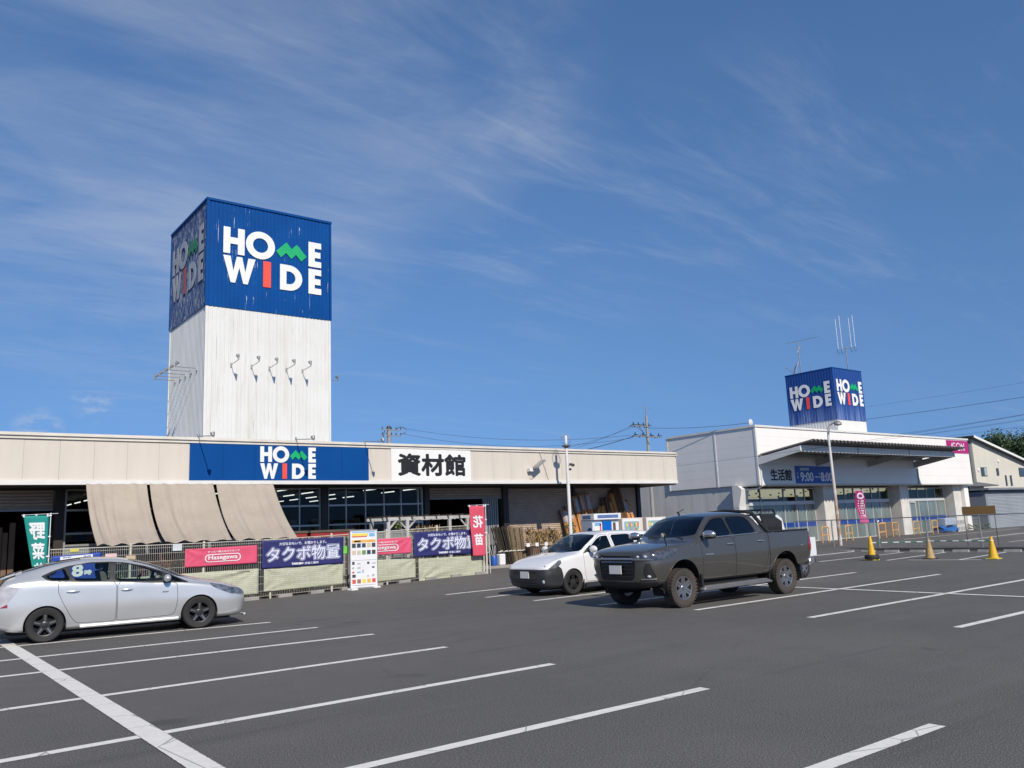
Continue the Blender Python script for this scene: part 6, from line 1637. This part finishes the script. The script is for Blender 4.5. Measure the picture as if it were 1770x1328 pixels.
d2 = [(2.575, 1.33), (2.615, 1.0), (2.615, .53), (2.68, .50), (3.42, .50), (3.52, .56), (3.66, .70), (3.74, .95), (3.73, 1.20), (3.66, 1.38), (3.45, 1.36)]
cp.region('front_door', rnd_poly(d1, 1, .12), 'side', side_f(), PBRZ, gap=.010); cp.region('rear_door', rnd_poly(d2, 1, .12), 'side', side_f(), PBRZ, gap=.010)
cp.region('bed_gap', [(3.765, .5), (3.79, .5), (3.79, 1.36), (3.765, 1.36)], 'side', side_f(), GAP, 'mat')
cp.region('tail_lamp', rnd_poly([(5.26, .92), (5.24, 1.05), (5.33, 1.33), (5.50, 1.33), (5.50, .90)], 1, .1), 'side', lambda f: f.normal.y < -.2 or f.normal.y > .2, TLAMP, push=.006)
cp.region('headlamp', rnd_poly([(.02, .985), (.02, 1.095), (.30, 1.125), (.78, 1.165), (.70, 1.05), (.45, .985), (.2, .955)], 1, .1), 'side', lambda f: abs(f.normal.y) > .28 and f.calc_center_median().x > .06, HLAMPD, push=.008)
cp.region('windshield', rnd_poly([(-.74, 1.40), (-.635, 1.70), (-.58, 1.755), (0, 1.785), (.58, 1.755), (.635, 1.70), (.74, 1.40), (.5, 1.365), (0, 1.345), (-.5, 1.365)], 1, .12), 'front', lambda f: 1.25 < f.calc_center_median().x < 2.35 and f.normal.x < -.2 and f.normal.z > .1, glass('car_glass_screen', (.46, .54, .54), .01, .03), split=False, push=-.004)
cp.region('rear_glass', [(-.60, 1.45), (-.56, 1.70), (.56, 1.70), (.60, 1.45)], 'front', lambda f: 3.45 < f.calc_center_median().x < 3.8 and f.normal.x > .2, GLD, split=False, push=-.004)
cp.region('bed_opening', [(3.84, -.80), (5.33, -.80), (5.33, .80), (3.84, .80)], 'top', lambda f: f.normal.z > .5 and f.calc_center_median().z > 1.2 and 3.7 < f.calc_center_median().x < 5.4, None, 'hole')
cp.region('hood_gap', [(.12, -.74), (1.24, -.80), (1.24, -.79), (.12, -.73)], 'top', top_f(.05, 1.3), GAP, 'mat'); cp.region('hood_gap', [(.12, .74), (1.24, .80), (1.24, .79), (.12, .73)], 'top', top_f(.05, 1.3), GAP, 'mat')
# features of the nose seen from the front
FF = lambda f: f.calc_center_median().x < .42 and f.normal.x < -.2
cp.region('headlamp', rnd_poly([(-.90, .985), (-.90, 1.10), (-.60, 1.075), (-.40, 1.06), (-.44, .985), (-.62, .965)], 1, .1), 'front', FF, HLAMPD, push=.008); cp.region('headlamp', rnd_poly([(.90, .985), (.90, 1.10), (.60, 1.075), (.40, 1.06), (.44, .985), (.62, .965)], 1, .1), 'front', FF, HLAMPD, push=.008)
cp.region('grille', rnd_poly([(-.42, 1.05), (-.50, .92), (-.46, .62), (-.38, .57), (.38, .57), (.46, .62), (.50, .92), (.42, 1.05)], 1, .1), 'front', FF, CPL, split=False, push=-.012)
cp.region('fog_recess', rnd_poly([(-.80, .90), (-.72, .90), (-.66, .70), (-.68, .62), (-.84, .62)], 1, .12), 'front', FF, CPL, push=-.01); cp.region('fog_recess', rnd_poly([(.80, .90), (.72, .90), (.66, .70), (.68, .62), (.84, .62)], 1, .12), 'front', FF, CPL, push=-.01)
cp.region('lower_valance', [(-.9, .40), (-.9, .545), (.9, .545), (.9, .40)], 'front', FF, CPL, 'mat')
arch(cp, FA, .44, AR, .40, .008); arch(cp, RA, .44, AR, .40, .008)
MIR = []
for s in (-1, 1):
    mo = mirror(cp, 1.62, 1.37, s, CHR, (.095, .165, .08), .20)
    mb = MB(); mb.ell((1.635, cp.sidey(1.62, 1.34, s)+s*.20, 1.355), .082, .145, .05, 14, 8); cp.add('mirror_base', mb, CPL, mo)
HD = []
for s in (-1, 1):
    HD.append((handle(cp, 2.33, 2.55, 1.175, s, CHR), s)); HD.append((handle(cp, 3.36, 3.58, 1.195, s, CHR), s))
for z, hh in ((1.0, .012), (.93, .01), (.86, .01), (.79, .01), (.72, .01), (.65, .01)):
    m = MB(); L = [(cp.frontx(y, z)-.004, y, z) for y in [-.44+.88*i/12 for i in range(13)]]; m.tube(L, hh, 5); cp.add('grille_bar', m, CHR if z > .9 else CPL)
m = MB(); L = [(cp.frontx(y, .985)-.012, y, .985) for y in [-.62+1.24*i/18 for i in range(19)]]; m.tube(L, .018, 6); cp.add('chrome_bar', m, CHR)
for s in (-1, 1):
    m = MB(); yy = s*.75; m.ell((cp.frontx(yy, .65)-.005, yy, .65), .03, .05, .03, 10, 6); cp.add('fog_lamp', m, LENS)
    m = MB(); L = [(cp.frontx(s*y, .665+.02*(y-.7))-.004, s*y, .60) for y in (.62, .70, .78, .84)]; m.tube(L, .012, 5); cp.add('fog_trim', m, CHR)
    m = MB(); L = []
    for i in range(9):
        y = .46+.38*i/8; L.append((cp.frontx(s*y, .975)-.012, s*y, .975))
    m.tube(L, .012, 5); cp.add('lamp_trim', m, CHR)
    m = MB(); m.ell((cp.frontx(s*.72, 1.03)+.0, s*.72, 1.03), .025, .05, .032, 10, 6); m.ell((cp.frontx(s*.58, 1.03), s*.58, 1.03), .02, .04, .028, 10, 6); cp.add('projector', m, LENS)
wz = [cp.topz(1.42, 0), cp.topz(1.35, .3)]
BELT = []
for s in (-1, 1):
    m = MB(); m.tube([(x, cp.sidey(x, 1.318+.02*(x-1.55), s)+s*.006, 1.322+.024*(x-1.55)) for x in [1.55+i*.187 for i in range(11)]], .010, 5); BELT.append(m)
ob = cp.finish(GAP)
for m in BELT: cp.add('belt_strip', m, CHR)
for mb, s in HD: cp.add('door_handle', mb, CHR)
m = MB(); m.box(-.065, -.05, -.165, .165, .70, .865); cp.add('number_plate', m, NPL)
for x in (FA, RA):
    for s in (-1, 1): wheel(pick, x, s*.755, .38, .27, .235, s, 'mud', TYRED, ALLOY, 6)
for s in (-1, 1):
    m = MB(); m.prism([(1.42, .33), (1.50, .38), (3.50, .40), (3.70, .34), (3.70, .30), (1.42, .28)], lambda u, v, d, s=s: (u, s*(.82+d), v), 0, .17); cp.add('running_board', m, M('step_grey', (.16, .16, .165), .45, .3, .1, 3), bevel=.02)
    m = MB(); m.box(1.6, 3.5, s*.70-.04, s*.70+.04, .34, .48); cp.add('side_rail', m, LINER)
    m = MB(); m.prism([(4.86, .30), (4.93, .30), (4.90, .62), (4.83, .62)], lambda u, v, d, s=s: (u, s*(.66+d), v), 0, .26); cp.add('mud_flap', m, CPL)
    m = MB(); m.prism([(1.46, .34), (1.51, .34), (1.49, .62), (1.44, .62)], lambda u, v, d, s=s: (u, s*(.66+d), v), 0, .26); cp.add('mud_flap', m, CPL)
    m = MB(); m.tube([(1.90, s*.905, 1.60), (2.10, s*.80, 1.70), (2.50, s*.78, 1.715)], .012, 4)
    m = MB(); m.tube([(3.30, s*.70, 1.83), (3.52, s*.71, 1.80), (3.70, s*.77, 1.58), (3.88, s*.83, 1.38)], [.03, .04, .045, .045], 8); cp.add('sports_bar_leg', m, CPL)
m = MB(); m.tube([(3.50, -.71, 1.82), (3.50, 0, 1.87), (3.50, .71, 1.82)], .035, 8); cp.add('sports_bar_hoop', m, CPL)
# bed: floor, walls, dark rack with light bar
m = MB(); m.box(3.84, 5.33, -.80, .80, .86, .89); m.box(3.84, 5.33, -.815, -.80, .86, 1.35); m.box(3.84, 5.33, .80, .815, .86, 1.35); m.box(3.82, 3.84, -.80, .80, .86, 1.35); m.box(5.33, 5.35, -.80, .80, .86, 1.35); cp.add('bed_liner', m, CPL, smooth=False)
m = MB()
for s in (-1, 1): m.tube([(3.86, s*.845, 1.375), (5.36, s*.845, 1.378)], .022, 6)
cp.add('bed_rail_cap', m, CPL)
for s in (-1, 1):
    m = MB(); m.prism([(3.92, 1.37), (4.52, 1.37), (4.53, 1.59), (4.26, 1.72), (3.76, 1.72), (3.84, 1.55)], lambda u, v, d, s=s: (u, s*(.74+d), v), 0, .03); cp.add('rack_plate', m, CPL)
    for k in range(5): m = MB(); m.box(4.02+k*.10, 4.07+k*.10, s*.772-.002*s, s*.776, 1.405, 1.475); cp.add('rack_slot', m, LINER)
m = MB(); m.tube([(3.76, -.76, 1.76), (3.87, -.76, 1.86), (4.24, -.76, 1.86), (4.32, -.76, 1.75)], .022, 6); m.tube([(3.76, .76, 1.76), (3.87, .76, 1.86), (4.24, .76, 1.86), (4.32, .76, 1.75)], .022, 6)
for x, z in ((4.24, 1.86), (4.32, 1.75)): m.tube([(x, -.76, z), (x, .76, z)], .02, 6)
m.box(3.76, 4.30, -.78, -.74, 1.70, 1.76); m.box(3.76, 4.30, .74, .78, 1.70, 1.76); cp.add('roll_bar_rack', m, CPL)
m = MB(); m.box(5.45, 5.53, -.78, .78, .62, .74); m.prism([(5.30, .56), (5.54, .60), (5.55, .74), (5.36, .74)], lambda u, v, d: (u, d, v), -.86, .86); cp.add('rear_bumper', m, CHR, bevel=.02)
m = MB(); m.cyl((.62, -.80, 1.20), (.54, -.82, 1.36), .012); m.ell((.53, -.82, 1.42), .04, .05, .06, 10, 6); m.cyl((.62, -.80, 1.17), (.62, -.80, 1.22), .05, .03, 10); cp.add('fender_mirror', m, CPL)
m = MB(); m.ell((.485, -.82, 1.42), .012, .04, .05, 10, 6); cp.add('fender_mirror_glass', m, M('mirror_beige', (.5, .42, .34), .2))
m = MB(); m.cyl((2.36, 0.35, 1.83), (2.30, .35, 1.88), .02); m.tube([(2.32, .35, 1.87), (2.52, .35, 1.95)], .008, 4); cp.add('roof_antenna', m, CPL)
m = MB(); m.tube([(1.34, -.60, 1.325), (1.46, -.15, 1.40)], .009, 4); m.tube([(1.33, .05, 1.345), (1.44, .5, 1.40)], .009, 4); cp.add('wiper', m, CPL)
m = MB(); L = 0
m.add(*(lambda g: (g.v, g.f))(lettering(MB(), 'Hybrid', 0, 1, 0, 1, lambda u, v, d: (1.58+u*.30, -.935-d, .965+v*.05), 0))) if False else m.box(1.60, 1.86, -.942, -.936, .985, 1.01); cp.add('door_badge', m, CHR)
m = MB(); m.box(4.92, 5.02, -.937, -.930, 1.03, 1.055); cp.add('bed_badge', m, CHR)
seats(cp, 2.45, 3.35, .95, SEAT, .52, .58); dash(cp, 1.85, 1.24, 1, .72); floor_pan(cp, .4, 3.75, .80, .50)
m = MB(); m.box(.1, 5.2, -.45, .45, .40, .55); m.cyl((RA, -.7, .42), (RA, .7, .42), .09); m.cyl((FA, -.7, .42), (FA, .7, .42), .06); m.ell((RA, 0, .40), .18, .16, .15, 10, 6); cp.add('chassis', m, LINER)
m = MB(); m.prism([(3.05, 1.40), (3.12, 1.40)], lambda u, v, d: (u, d, v), 0, .01) if False else m.box(2.535, 2.565, -.905, -.895, 1.35, 1.72); 

# ---------------------------------------------------------------- silver hatchback, nose towards +X
pr_ = thing('silver_hatchback', 'silver five-door hybrid hatchback with dark five-spoke wheels', 'car', (6.32, 17.98, 0), math.pi-math.atan2(.30, 2.63))
def hatch(root, paint, glassm, trimm, seatm):
    S = [(.00, .30, .46, .34, .55, .48, .53, .60, .43, .63, .645), (.05, .22, .60, .27, .69, .48, .67, .63, .54, .67, .70), (.18, .18, .72, .22, .80, .50, .77, .68, .66, .74, .77), (.42, .17, .79, .22, .858, .52, .82, .75, .72, .815, .86), (.85, .17, .80, .22, .873, .55, .84, .845, .745, .90, .955),
         (1.12, .17, .80, .22, .873, .56, .845, .885, .75, .94, 1.03), (1.55, .17, .80, .22, .873, .57, .85, .925, .69, 1.135, 1.225), (2.00, .17, .80, .22, .873, .57, .855, .965, .635, 1.325, 1.385), (2.45, .17, .80, .22, .873, .57, .855, 1.0, .60, 1.405, 1.46), (2.95, .17, .80, .22, .873, .58, .855, 1.035, .585, 1.425, 1.482),
         (3.45, .17, .80, .22, .873, .58, .85, 1.065, .585, 1.37, 1.435), (3.85, .18, .80, .22, .870, .58, .84, 1.085, .60, 1.275, 1.345), (4.12, .20, .79, .25, .86, .58, .825, 1.07, .64, 1.19, 1.255), (4.25, .23, .77, .28, .84, .58, .80, 1.04, .67, 1.135, 1.185), (4.33, .25, .75, .31, .815, .58, .775, .98, .67, 1.03, 1.07), (4.41, .29, .69, .36, .76, .58, .72, .90, .60, .95, .97), (4.45, .33, .60, .40, .69, .58, .65, .84, .55, .88, .90)]
    c = Car(root, body_shell(S), paint, None)
    fa, ra, ar = .93, 3.60, .345
    c.region('arch', archpoly(fa, .31, ar, .05), 'side', side_f(), None, 'hole'); c.region('arch', archpoly(ra, .31, ar, .05), 'side', side_f(), None, 'hole')
    c.region('window_pane', rnd_poly([(1.24, .935), (1.50, 1.075), (1.56, 1.09), (1.56, .95)], 1, .12), 'side', side_f(), glassm, push=-.005)
    c.region('window_pane', rnd_poly([(1.63, .96), (1.63, 1.125), (1.96, 1.25), (2.25, 1.325), (2.44, 1.35), (2.47, 1.015)], 1, .10), 'side', side_f(), glassm, push=-.005)
    c.region('window_pane', rnd_poly([(2.57, 1.025), (2.55, 1.36), (2.88, 1.365), (3.10, 1.345), (3.24, 1.315), (3.20, 1.15), (3.13, 1.065)], 1, .10), 'side', side_f(), glassm, push=-.005)
    c.region('window_pane', rnd_poly([(3.22, 1.08), (3.32, 1.295), (3.48, 1.245), (3.62, 1.175), (3.58, 1.125), (3.5, 1.095)], 1, .12), 'side', side_f(), glassm, push=-.005)
    c.region('trim', rnd_poly([(1.12, .90), (1.45, 1.07), (1.62, 1.15), (1.96, 1.275), (2.30, 1.355), (2.56, 1.382), (2.89, 1.388), (3.26, 1.342), (3.5, 1.27), (3.70, 1.18), (3.62, 1.115), (3.52, 1.075), (2.45, .998), (1.45, .918)], 1, .1), 'side', side_f(), CPL, 'mat')
    c.region('front_door', rnd_poly([(1.36, .92), (1.34, .60), (1.38, .36), (1.46, .30), (2.38, .28), (2.42, .31), (2.425, 1.01), (1.9, .955)], 1, .1), 'side', side_f(), paint, gap=.008)
    c.region('rear_door', rnd_poly([(2.435, 1.01), (2.43, .31), (2.5, .28), (3.0, .29), (3.10, .31), (3.18, .40), (3.34, .70), (3.41, .87), (3.42, 1.075), (3.0, 1.04)], 1, .1), 'side', side_f(), paint, gap=.008)
    c.region('headlamp', rnd_poly([(.16, .64), (.20, .70), (.45, .80), (.74, .865), (.70, .80), (.50, .70), (.30, .62)], 1, .12), 'side', lambda f: abs(f.normal.y) > .25, HLAMP, push=.006)
    c.region('headlamp', rnd_poly([(-.80, .60), (-.80, .76), (-.55, .70), (-.52, .62)], 1, .1), 'front', lambda f: f.calc_center_median().x < .35 and f.normal.x < -.2, HLAMP, push=.006); c.region('headlamp', rnd_poly([(.80, .60), (.80, .76), (.55, .70), (.52, .62)], 1, .1), 'front', lambda f: f.calc_center_median().x < .35 and f.normal.x < -.2, HLAMP, push=.006)
    c.region('grille', rnd_poly([(-.42, .44), (-.50, .28), (.50, .28), (.42, .44)], 1, .1), 'front', lambda f: f.calc_center_median().x < .3 and f.normal.x < -.2, CPL, split=False)
    c.region('tail_lamp', rnd_poly([(4.18, 1.02), (4.02, 1.005), (4.22, .72), (4.32, .66), (4.50, .66), (4.50, 1.02)], 1, .1), 'side', lambda f: abs(f.normal.y) > .2, TCLR, push=.006)
    c.region('tail_lamp_red', [(4.2, .66), (4.5, .66), (4.5, .715), (4.2, .715)], 'side', lambda f: abs(f.normal.y) > .2, TLAMP, push=.004)
    c.region('windshield', rnd_poly([(-.72, 1.03), (-.60, 1.35), (-.50, 1.40), (0, 1.425), (.50, 1.40), (.60, 1.35), (.72, 1.03), (.4, 1.0), (0, .985), (-.4, 1.0)], 1, .1), 'front', lambda f: .95 < f.calc_center_median().x < 2.25 and f.normal.x < -.12 and f.normal.z > .2, glassm, split=False, push=-.003)
    c.region('rear_glass', [(3.05, -.50), (4.05, -.54), (4.05, .54), (3.05, .50)], 'top', lambda f: f.normal.z > .5 and 2.9 < f.calc_center_median().x < 4.0 and f.calc_center_median().z > 1.1, GLD, split=False, push=-.003)
    c.region('tail_glass', [(-.56, .90), (-.50, 1.04), (.50, 1.04), (.56, .90)], 'front', lambda f: f.calc_center_median().x > 4.2 and f.normal.x > .3, GLD, split=False)
    arch(c, fa, .31, ar, .26, .008); arch(c, ra, .31, ar, .26, .008)
    H = [(handle(c, a, b, .845+.03*i, s, paint), s) for s in (-1, 1) for i, (a, b) in enumerate(((2.16, 2.36), (3.06, 3.28)))]
    for s in (-1, 1): mirror(c, 1.56, .985, s, paint, (.07, .115, .07), .13)
    sk = MB()
    for s in (-1, 1):
        L = [(x, c.sidey(x, .245, s)+s*.012, .235) for x in [1.32+i*.19 for i in range(10)]]; sk.tube(L, .035, 8)
    c.finish(GAP)
    for mb, s in H: c.add('door_handle', mb, paint)
    c.add('side_skirt', sk, paint)
    for x in (fa, ra):
        for s in (-1, 1): wheel(root, x, s*.745, .315, .20, .205, s, 'five', TYRE, ALLOYD, 5)
    m = MB(); m.prism([(4.10, 1.225), (4.34, 1.145), (4.37, 1.165), (4.12, 1.262)], lambda u, v, d: (u, d, v), -.62, .62); c.add('spoiler', m, paint, bevel=.008)
    m = MB(); m.box(-.02, -.005, -.165, .165, .42, .585); c.add('number_plate', m, NPL)
    m = MB(); m.box(4.455, 4.468, -.165, .165, .62, .785); c.add('number_plate', m, NPL)
    m = MB(); m.prism([(4.20, .20), (4.46, .26), (4.50, .40), (4.44, .44), (4.22, .30)], lambda u, v, d: (u, d, v), -.70, .70); c.add('rear_apron', m, CPL, bevel=.02)
    m = MB(); m.tube([(.02, -.66, .20), (-.02, -.4, .175), (-.03, 0, .17), (-.02, .4, .175), (.02, .66, .20)], .022, 6); c.add('lip_spoiler', m, paint)
    m = MB(); m.box(.3, 4.2, -.62, .62, .15, .22); c.add('underbody', m, LINER)
    seats(c, 2.5, 3.45, .62, seatm, .5, .58); dash(c, 1.72, .97, -1, .66); floor_pan(c, .5, 3.9, .70, .26)
    for s in (-1, 1):
        m = MB(); L = [(1.26+.1*i, 0, 0) for i in range(2)]; m.box(1.52, 1.63, -.88 if s < 0 else .872, -.872 if s < 0 else .88, .755, .77); c.add('fender_badge', m, CHR)
    return c
SILV = mat_paint('silver_paint', (.57, .58, .59), .45, .32)
hatch(pr_, SILV, GLC, CPL, M('seat_light', (.10, .10, .095), .85))

# ---------------------------------------------------------------- white wagon with black bumper
def wagon(root, paint):
    S = [(.00, .30, .50, .36, .60, .50, .58, .64, .48, .67, .68), (.06, .22, .64, .28, .73, .50, .71, .68, .60, .72, .74), (.20, .19, .74, .24, .81, .52, .79, .74, .70, .80, .83), (.45, .18, .79, .23, .845, .54, .82, .83, .74, .885, .925), (.85, .18, .80, .23, .848, .56, .83, .91, .75, .965, 1.005),
         (1.10, .18, .80, .23, .848, .58, .835, .95, .75, 1.0, 1.06), (1.50, .18, .80, .23, .848, .58, .84, .98, .70, 1.21, 1.28), (1.90, .18, .80, .23, .848, .58, .84, .99, .64, 1.41, 1.45), (2.20, .18, .80, .23, .848, .58, .84, 1.0, .61, 1.475, 1.505), (2.70, .18, .80, .23, .848, .58, .84, 1.0, .60, 1.495, 1.525), (3.40, .18, .80, .23, .848, .58, .84, 1.01, .60, 1.48, 1.51), (3.95, .19, .80, .24, .845, .58, .83, 1.02, .59, 1.44, 1.475),
         (4.15, .21, .79, .26, .84, .58, .82, 1.02, .60, 1.33, 1.40), (4.30, .24, .77, .30, .82, .58, .80, 1.0, .66, 1.10, 1.16), (4.39, .28, .72, .34, .78, .58, .76, .94, .66, .98, 1.0), (4.42, .32, .66, .38, .72, .58, .70, .88, .62, .92, .93)]
    c = Car(root, body_shell(S), paint, None); fa, ra, ar = .88, 3.42, .335
    c.region('arch', archpoly(fa, .31, ar, .05), 'side', side_f(), None, 'hole'); c.region('arch', archpoly(ra, .31, ar, .05), 'side', side_f(), None, 'hole')
    c.region('window_pane', rnd_poly([(1.36, 1.0), (1.60, 1.165), (1.85, 1.32), (2.02, 1.385), (2.26, 1.40), (2.27, 1.02)], 1, .10), 'side', side_f(), GLC, push=-.005)
    c.region('window_pane', rnd_poly([(2.40, 1.02), (2.38, 1.41), (3.00, 1.415), (3.13, 1.38), (3.20, 1.04)], 1, .10), 'side', side_f(), GLD, push=-.005)
    c.region('window_pane', rnd_poly([(3.30, 1.05), (3.28, 1.39), (3.78, 1.37), (3.98, 1.08)], 1, .10), 'side', side_f(), GLD, push=-.005)
    c.region('trim', [(1.26, .985), (1.36, 1.0), (1.60, 1.165), (1.56, 1.175)], 'side', side_f(), CPL, 'mat')
    c.region('front_door', rnd_poly([(1.24, .99), (1.26, .60), (1.32, .34), (1.40, .29), (2.22, .29), (2.30, .32), (2.33, 1.02), (2.30, 1.435), (2.0, 1.425), (1.6, 1.20)], 1, .08), 'side', side_f(), paint, gap=.008)
    c.region('rear_door', rnd_poly([(2.345, 1.02), (2.315, .32), (2.4, .29), (2.98, .29), (3.08, .42), (3.22, .75), (3.25, 1.02), (3.18, 1.43), (2.33, 1.44)], 1, .08), 'side', side_f(), paint, gap=.008)
    F = lambda f: f.calc_center_median().x < .62
    c.region('headlamp', rnd_poly([(.12, .66), (.22, .735), (.44, .85), (.50, .855), (.50, .785), (.38, .70), (.24, .652)], 1, .1), 'side', lambda f: abs(f.normal.y) > .22 and f.normal.z < .9 and f.calc_center_median().x > .12, HLAMP, push=.008)
    c.region('bumper', [(-.1, .1), (-.1, .655), (.25, .655), (.42, .72), (.50, .66), (.56, .45), (.56, .1)], 'side', lambda f: abs(f.normal.y) > .22 and f.calc_center_median().z < .75, M('bumper_black', (.032, .034, .04), .42, 0, .1, 3), 'mat')
    c.region('bumper', [(-.86, .1), (-.86, .655), (.86, .655), (.86, .1)], 'front', lambda f: f.calc_center_median().x < .4 and f.normal.x < -.15, M('bumper_black', (.032, .034, .04), .42), 'mat')
    c.region('windshield', rnd_poly([(-.73, 1.05), (-.62, 1.38), (-.54, 1.43), (0, 1.455), (.54, 1.43), (.62, 1.38), (.73, 1.05), (.4, 1.02), (0, 1.005), (-.4, 1.02)], 1, .1), 'front', lambda f: .95 < f.calc_center_median().x < 2.1 and f.normal.x < -.15 and f.normal.z > .15, GLC, split=False, push=-.003)
    c.region('rear_glass', [(-.58, 1.08), (-.54, 1.40), (.54, 1.40), (.58, 1.08)], 'front', lambda f: f.calc_center_median().x > 3.9 and f.normal.x > .3, GLD, split=False)
    c.region('tail_lamp', [(4.22, .72), (4.22, 1.0), (4.5, 1.0), (4.5, .72)], 'side', lambda f: abs(f.normal.y) > .2, TLAMP, push=.005)
    c.region('hood_gap', [(.16, -.69), (1.05, -.76), (1.05, -.752), (.16, -.682)], 'top', top_f(.1, 1.2), GAP, 'mat')
    c.region('hood_gap', [(.16, .69), (1.05, .76), (1.05, .752), (.16, .682)], 'top', top_f(.1, 1.2), GAP, 'mat')
    arch(c, fa, .31, ar, .26, .008); arch(c, ra, .31, ar, .26, .008)
    H = [(handle(c, a, b, .90, s, paint), s) for s in (-1, 1) for a, b in ((2.06, 2.24), (2.98, 3.16))]
    for s in (-1, 1): mirror(c, 1.48, 1.05, s, paint, (.075, .13, .09), .15)
    for s in (-1, 1):
        m = MB(); m.ell((c.frontx(s*.66, .36)-.004, s*.66, .36), .02, .045, .045, 10, 6); c.add('fog_lamp', m, LENS)
        m = MB(); y = s*.68; m.ell((c.frontx(y, .72, x0=-1)+.012, y, .73), .022, .045, .035, 10, 6); c.add('projector', m, LENS)
    m = MB()
    for z in (.60, .42, .36, .30): m.tube([(c.frontx(y, z)-.006, y, z) for y in [-.45+.9*i/10 for i in range(11)]], .012, 5)
    c.add('grille_bars', m, CPL)
    c.finish(GAP)
    for mb, s in H: c.add('door_handle', mb, paint)
    for x in (fa, ra):
        for s in (-1, 1): wheel(root, x, s*.74, .31, .19, .20, s, 'ten', TYRE, ALLOYD, 5)
    m = MB(); m.box(-.02, -.004, -.165, .165, .44, .605); c.add('number_plate', m, NPL)
    for s in (-1, 1): m = MB(); m.box(1.3, 3.02, s*.80-.03, s*.80+.03, .17, .27); c.add('side_sill', m, M('bumper_black', (.032, .034, .04), .42))
    for s in (-1, 1): m = MB(); m.prism([(1.22, .14), (1.25, .14), (1.25, .36), (1.22, .36)], lambda u, v, d, s=s: (u, s*(.62+d), v), 0, .2); c.add('mud_flap', m, CPL)
    m = MB(); m.box(.3, 4.2, -.6, .6, .15, .24); c.add('underbody', m, LINER)
    m = MB(); m.tube([(1.12, -.55, 1.06), (1.22, -.1, 1.10)], .008, 4); m.tube([(1.10, .05, 1.07), (1.20, .5, 1.10)], .008, 4); c.add('wiper', m, CPL)
    seats(c, 2.35, 3.2, .68, SEAT, .5, .60); dash(c, 1.62, 1.0, 1, .66); floor_pan(c, .5, 4.0, .7, .27)
    return c
wg = thing('white_wagon', 'white compact wagon with unpainted black front bumper', 'car', (13.07, 16.70, 0))
wagon(wg, mat_paint('white_paint', (.74, .745, .755), .0, .3))

# ---------------------------------------------------------------- small white truck half hidden behind the pickup
kt = thing('small_white_truck', 'small white truck mostly hidden behind the pickup bed', 'truck', (18.25, 14.55, 0))
KW = mat_paint('truck_white', (.72, .73, .74), 0, .35)
def fn(u, v, d): return (u, d, v)
m = MB(); m.prism([(0, .32), (0, .85), (.12, 1.0), (.50, 1.68), (.62, 1.74), (1.50, 1.74), (1.66, 1.66), (1.86, 1.0), (1.86, .32)], fn, -.70, .70); part('cab', m, KW, kt, world=False, bevel=.04)
for s in (-1, 1):
    m = MB(); m.prism([(.30, 1.05), (.60, 1.60), (1.12, 1.62), (1.12, 1.05)], fn, s*.700, s*.708); part('window_pane', m, WDK, kt, world=False)
    m = MB(); m.prism([(1.20, 1.05), (1.20, 1.62), (1.50, 1.62), (1.70, 1.05)], fn, s*.700, s*.708); part('window_pane', m, WDK, kt, world=False)
m = MB(); m.box(1.92, 3.12, -.70, -.66, .62, 1.08); m.box(1.92, 3.12, .66, .70, .62, 1.08); m.box(3.08, 3.12, -.66, .66, .62, 1.08); m.box(1.92, 1.96, -.66, .66, .62, 1.08); m.box(1.92, 3.12, -.70, .70, .56, .62); part('bed', m, KW, kt, world=False, bevel=.01)
m = MB(); m.box(.2, 3.05, -.4, .4, .36, .5); m.box(3.06, 3.14, -.62, .62, .38, .50); part('chassis', m, LINER, kt, world=False)
for x in (.75, 2.5):
    for s in (-1, 1): wheel(kt, x, s*.60, .27, .15, .16, s, 'five', TYRE, ALLOY, 5)
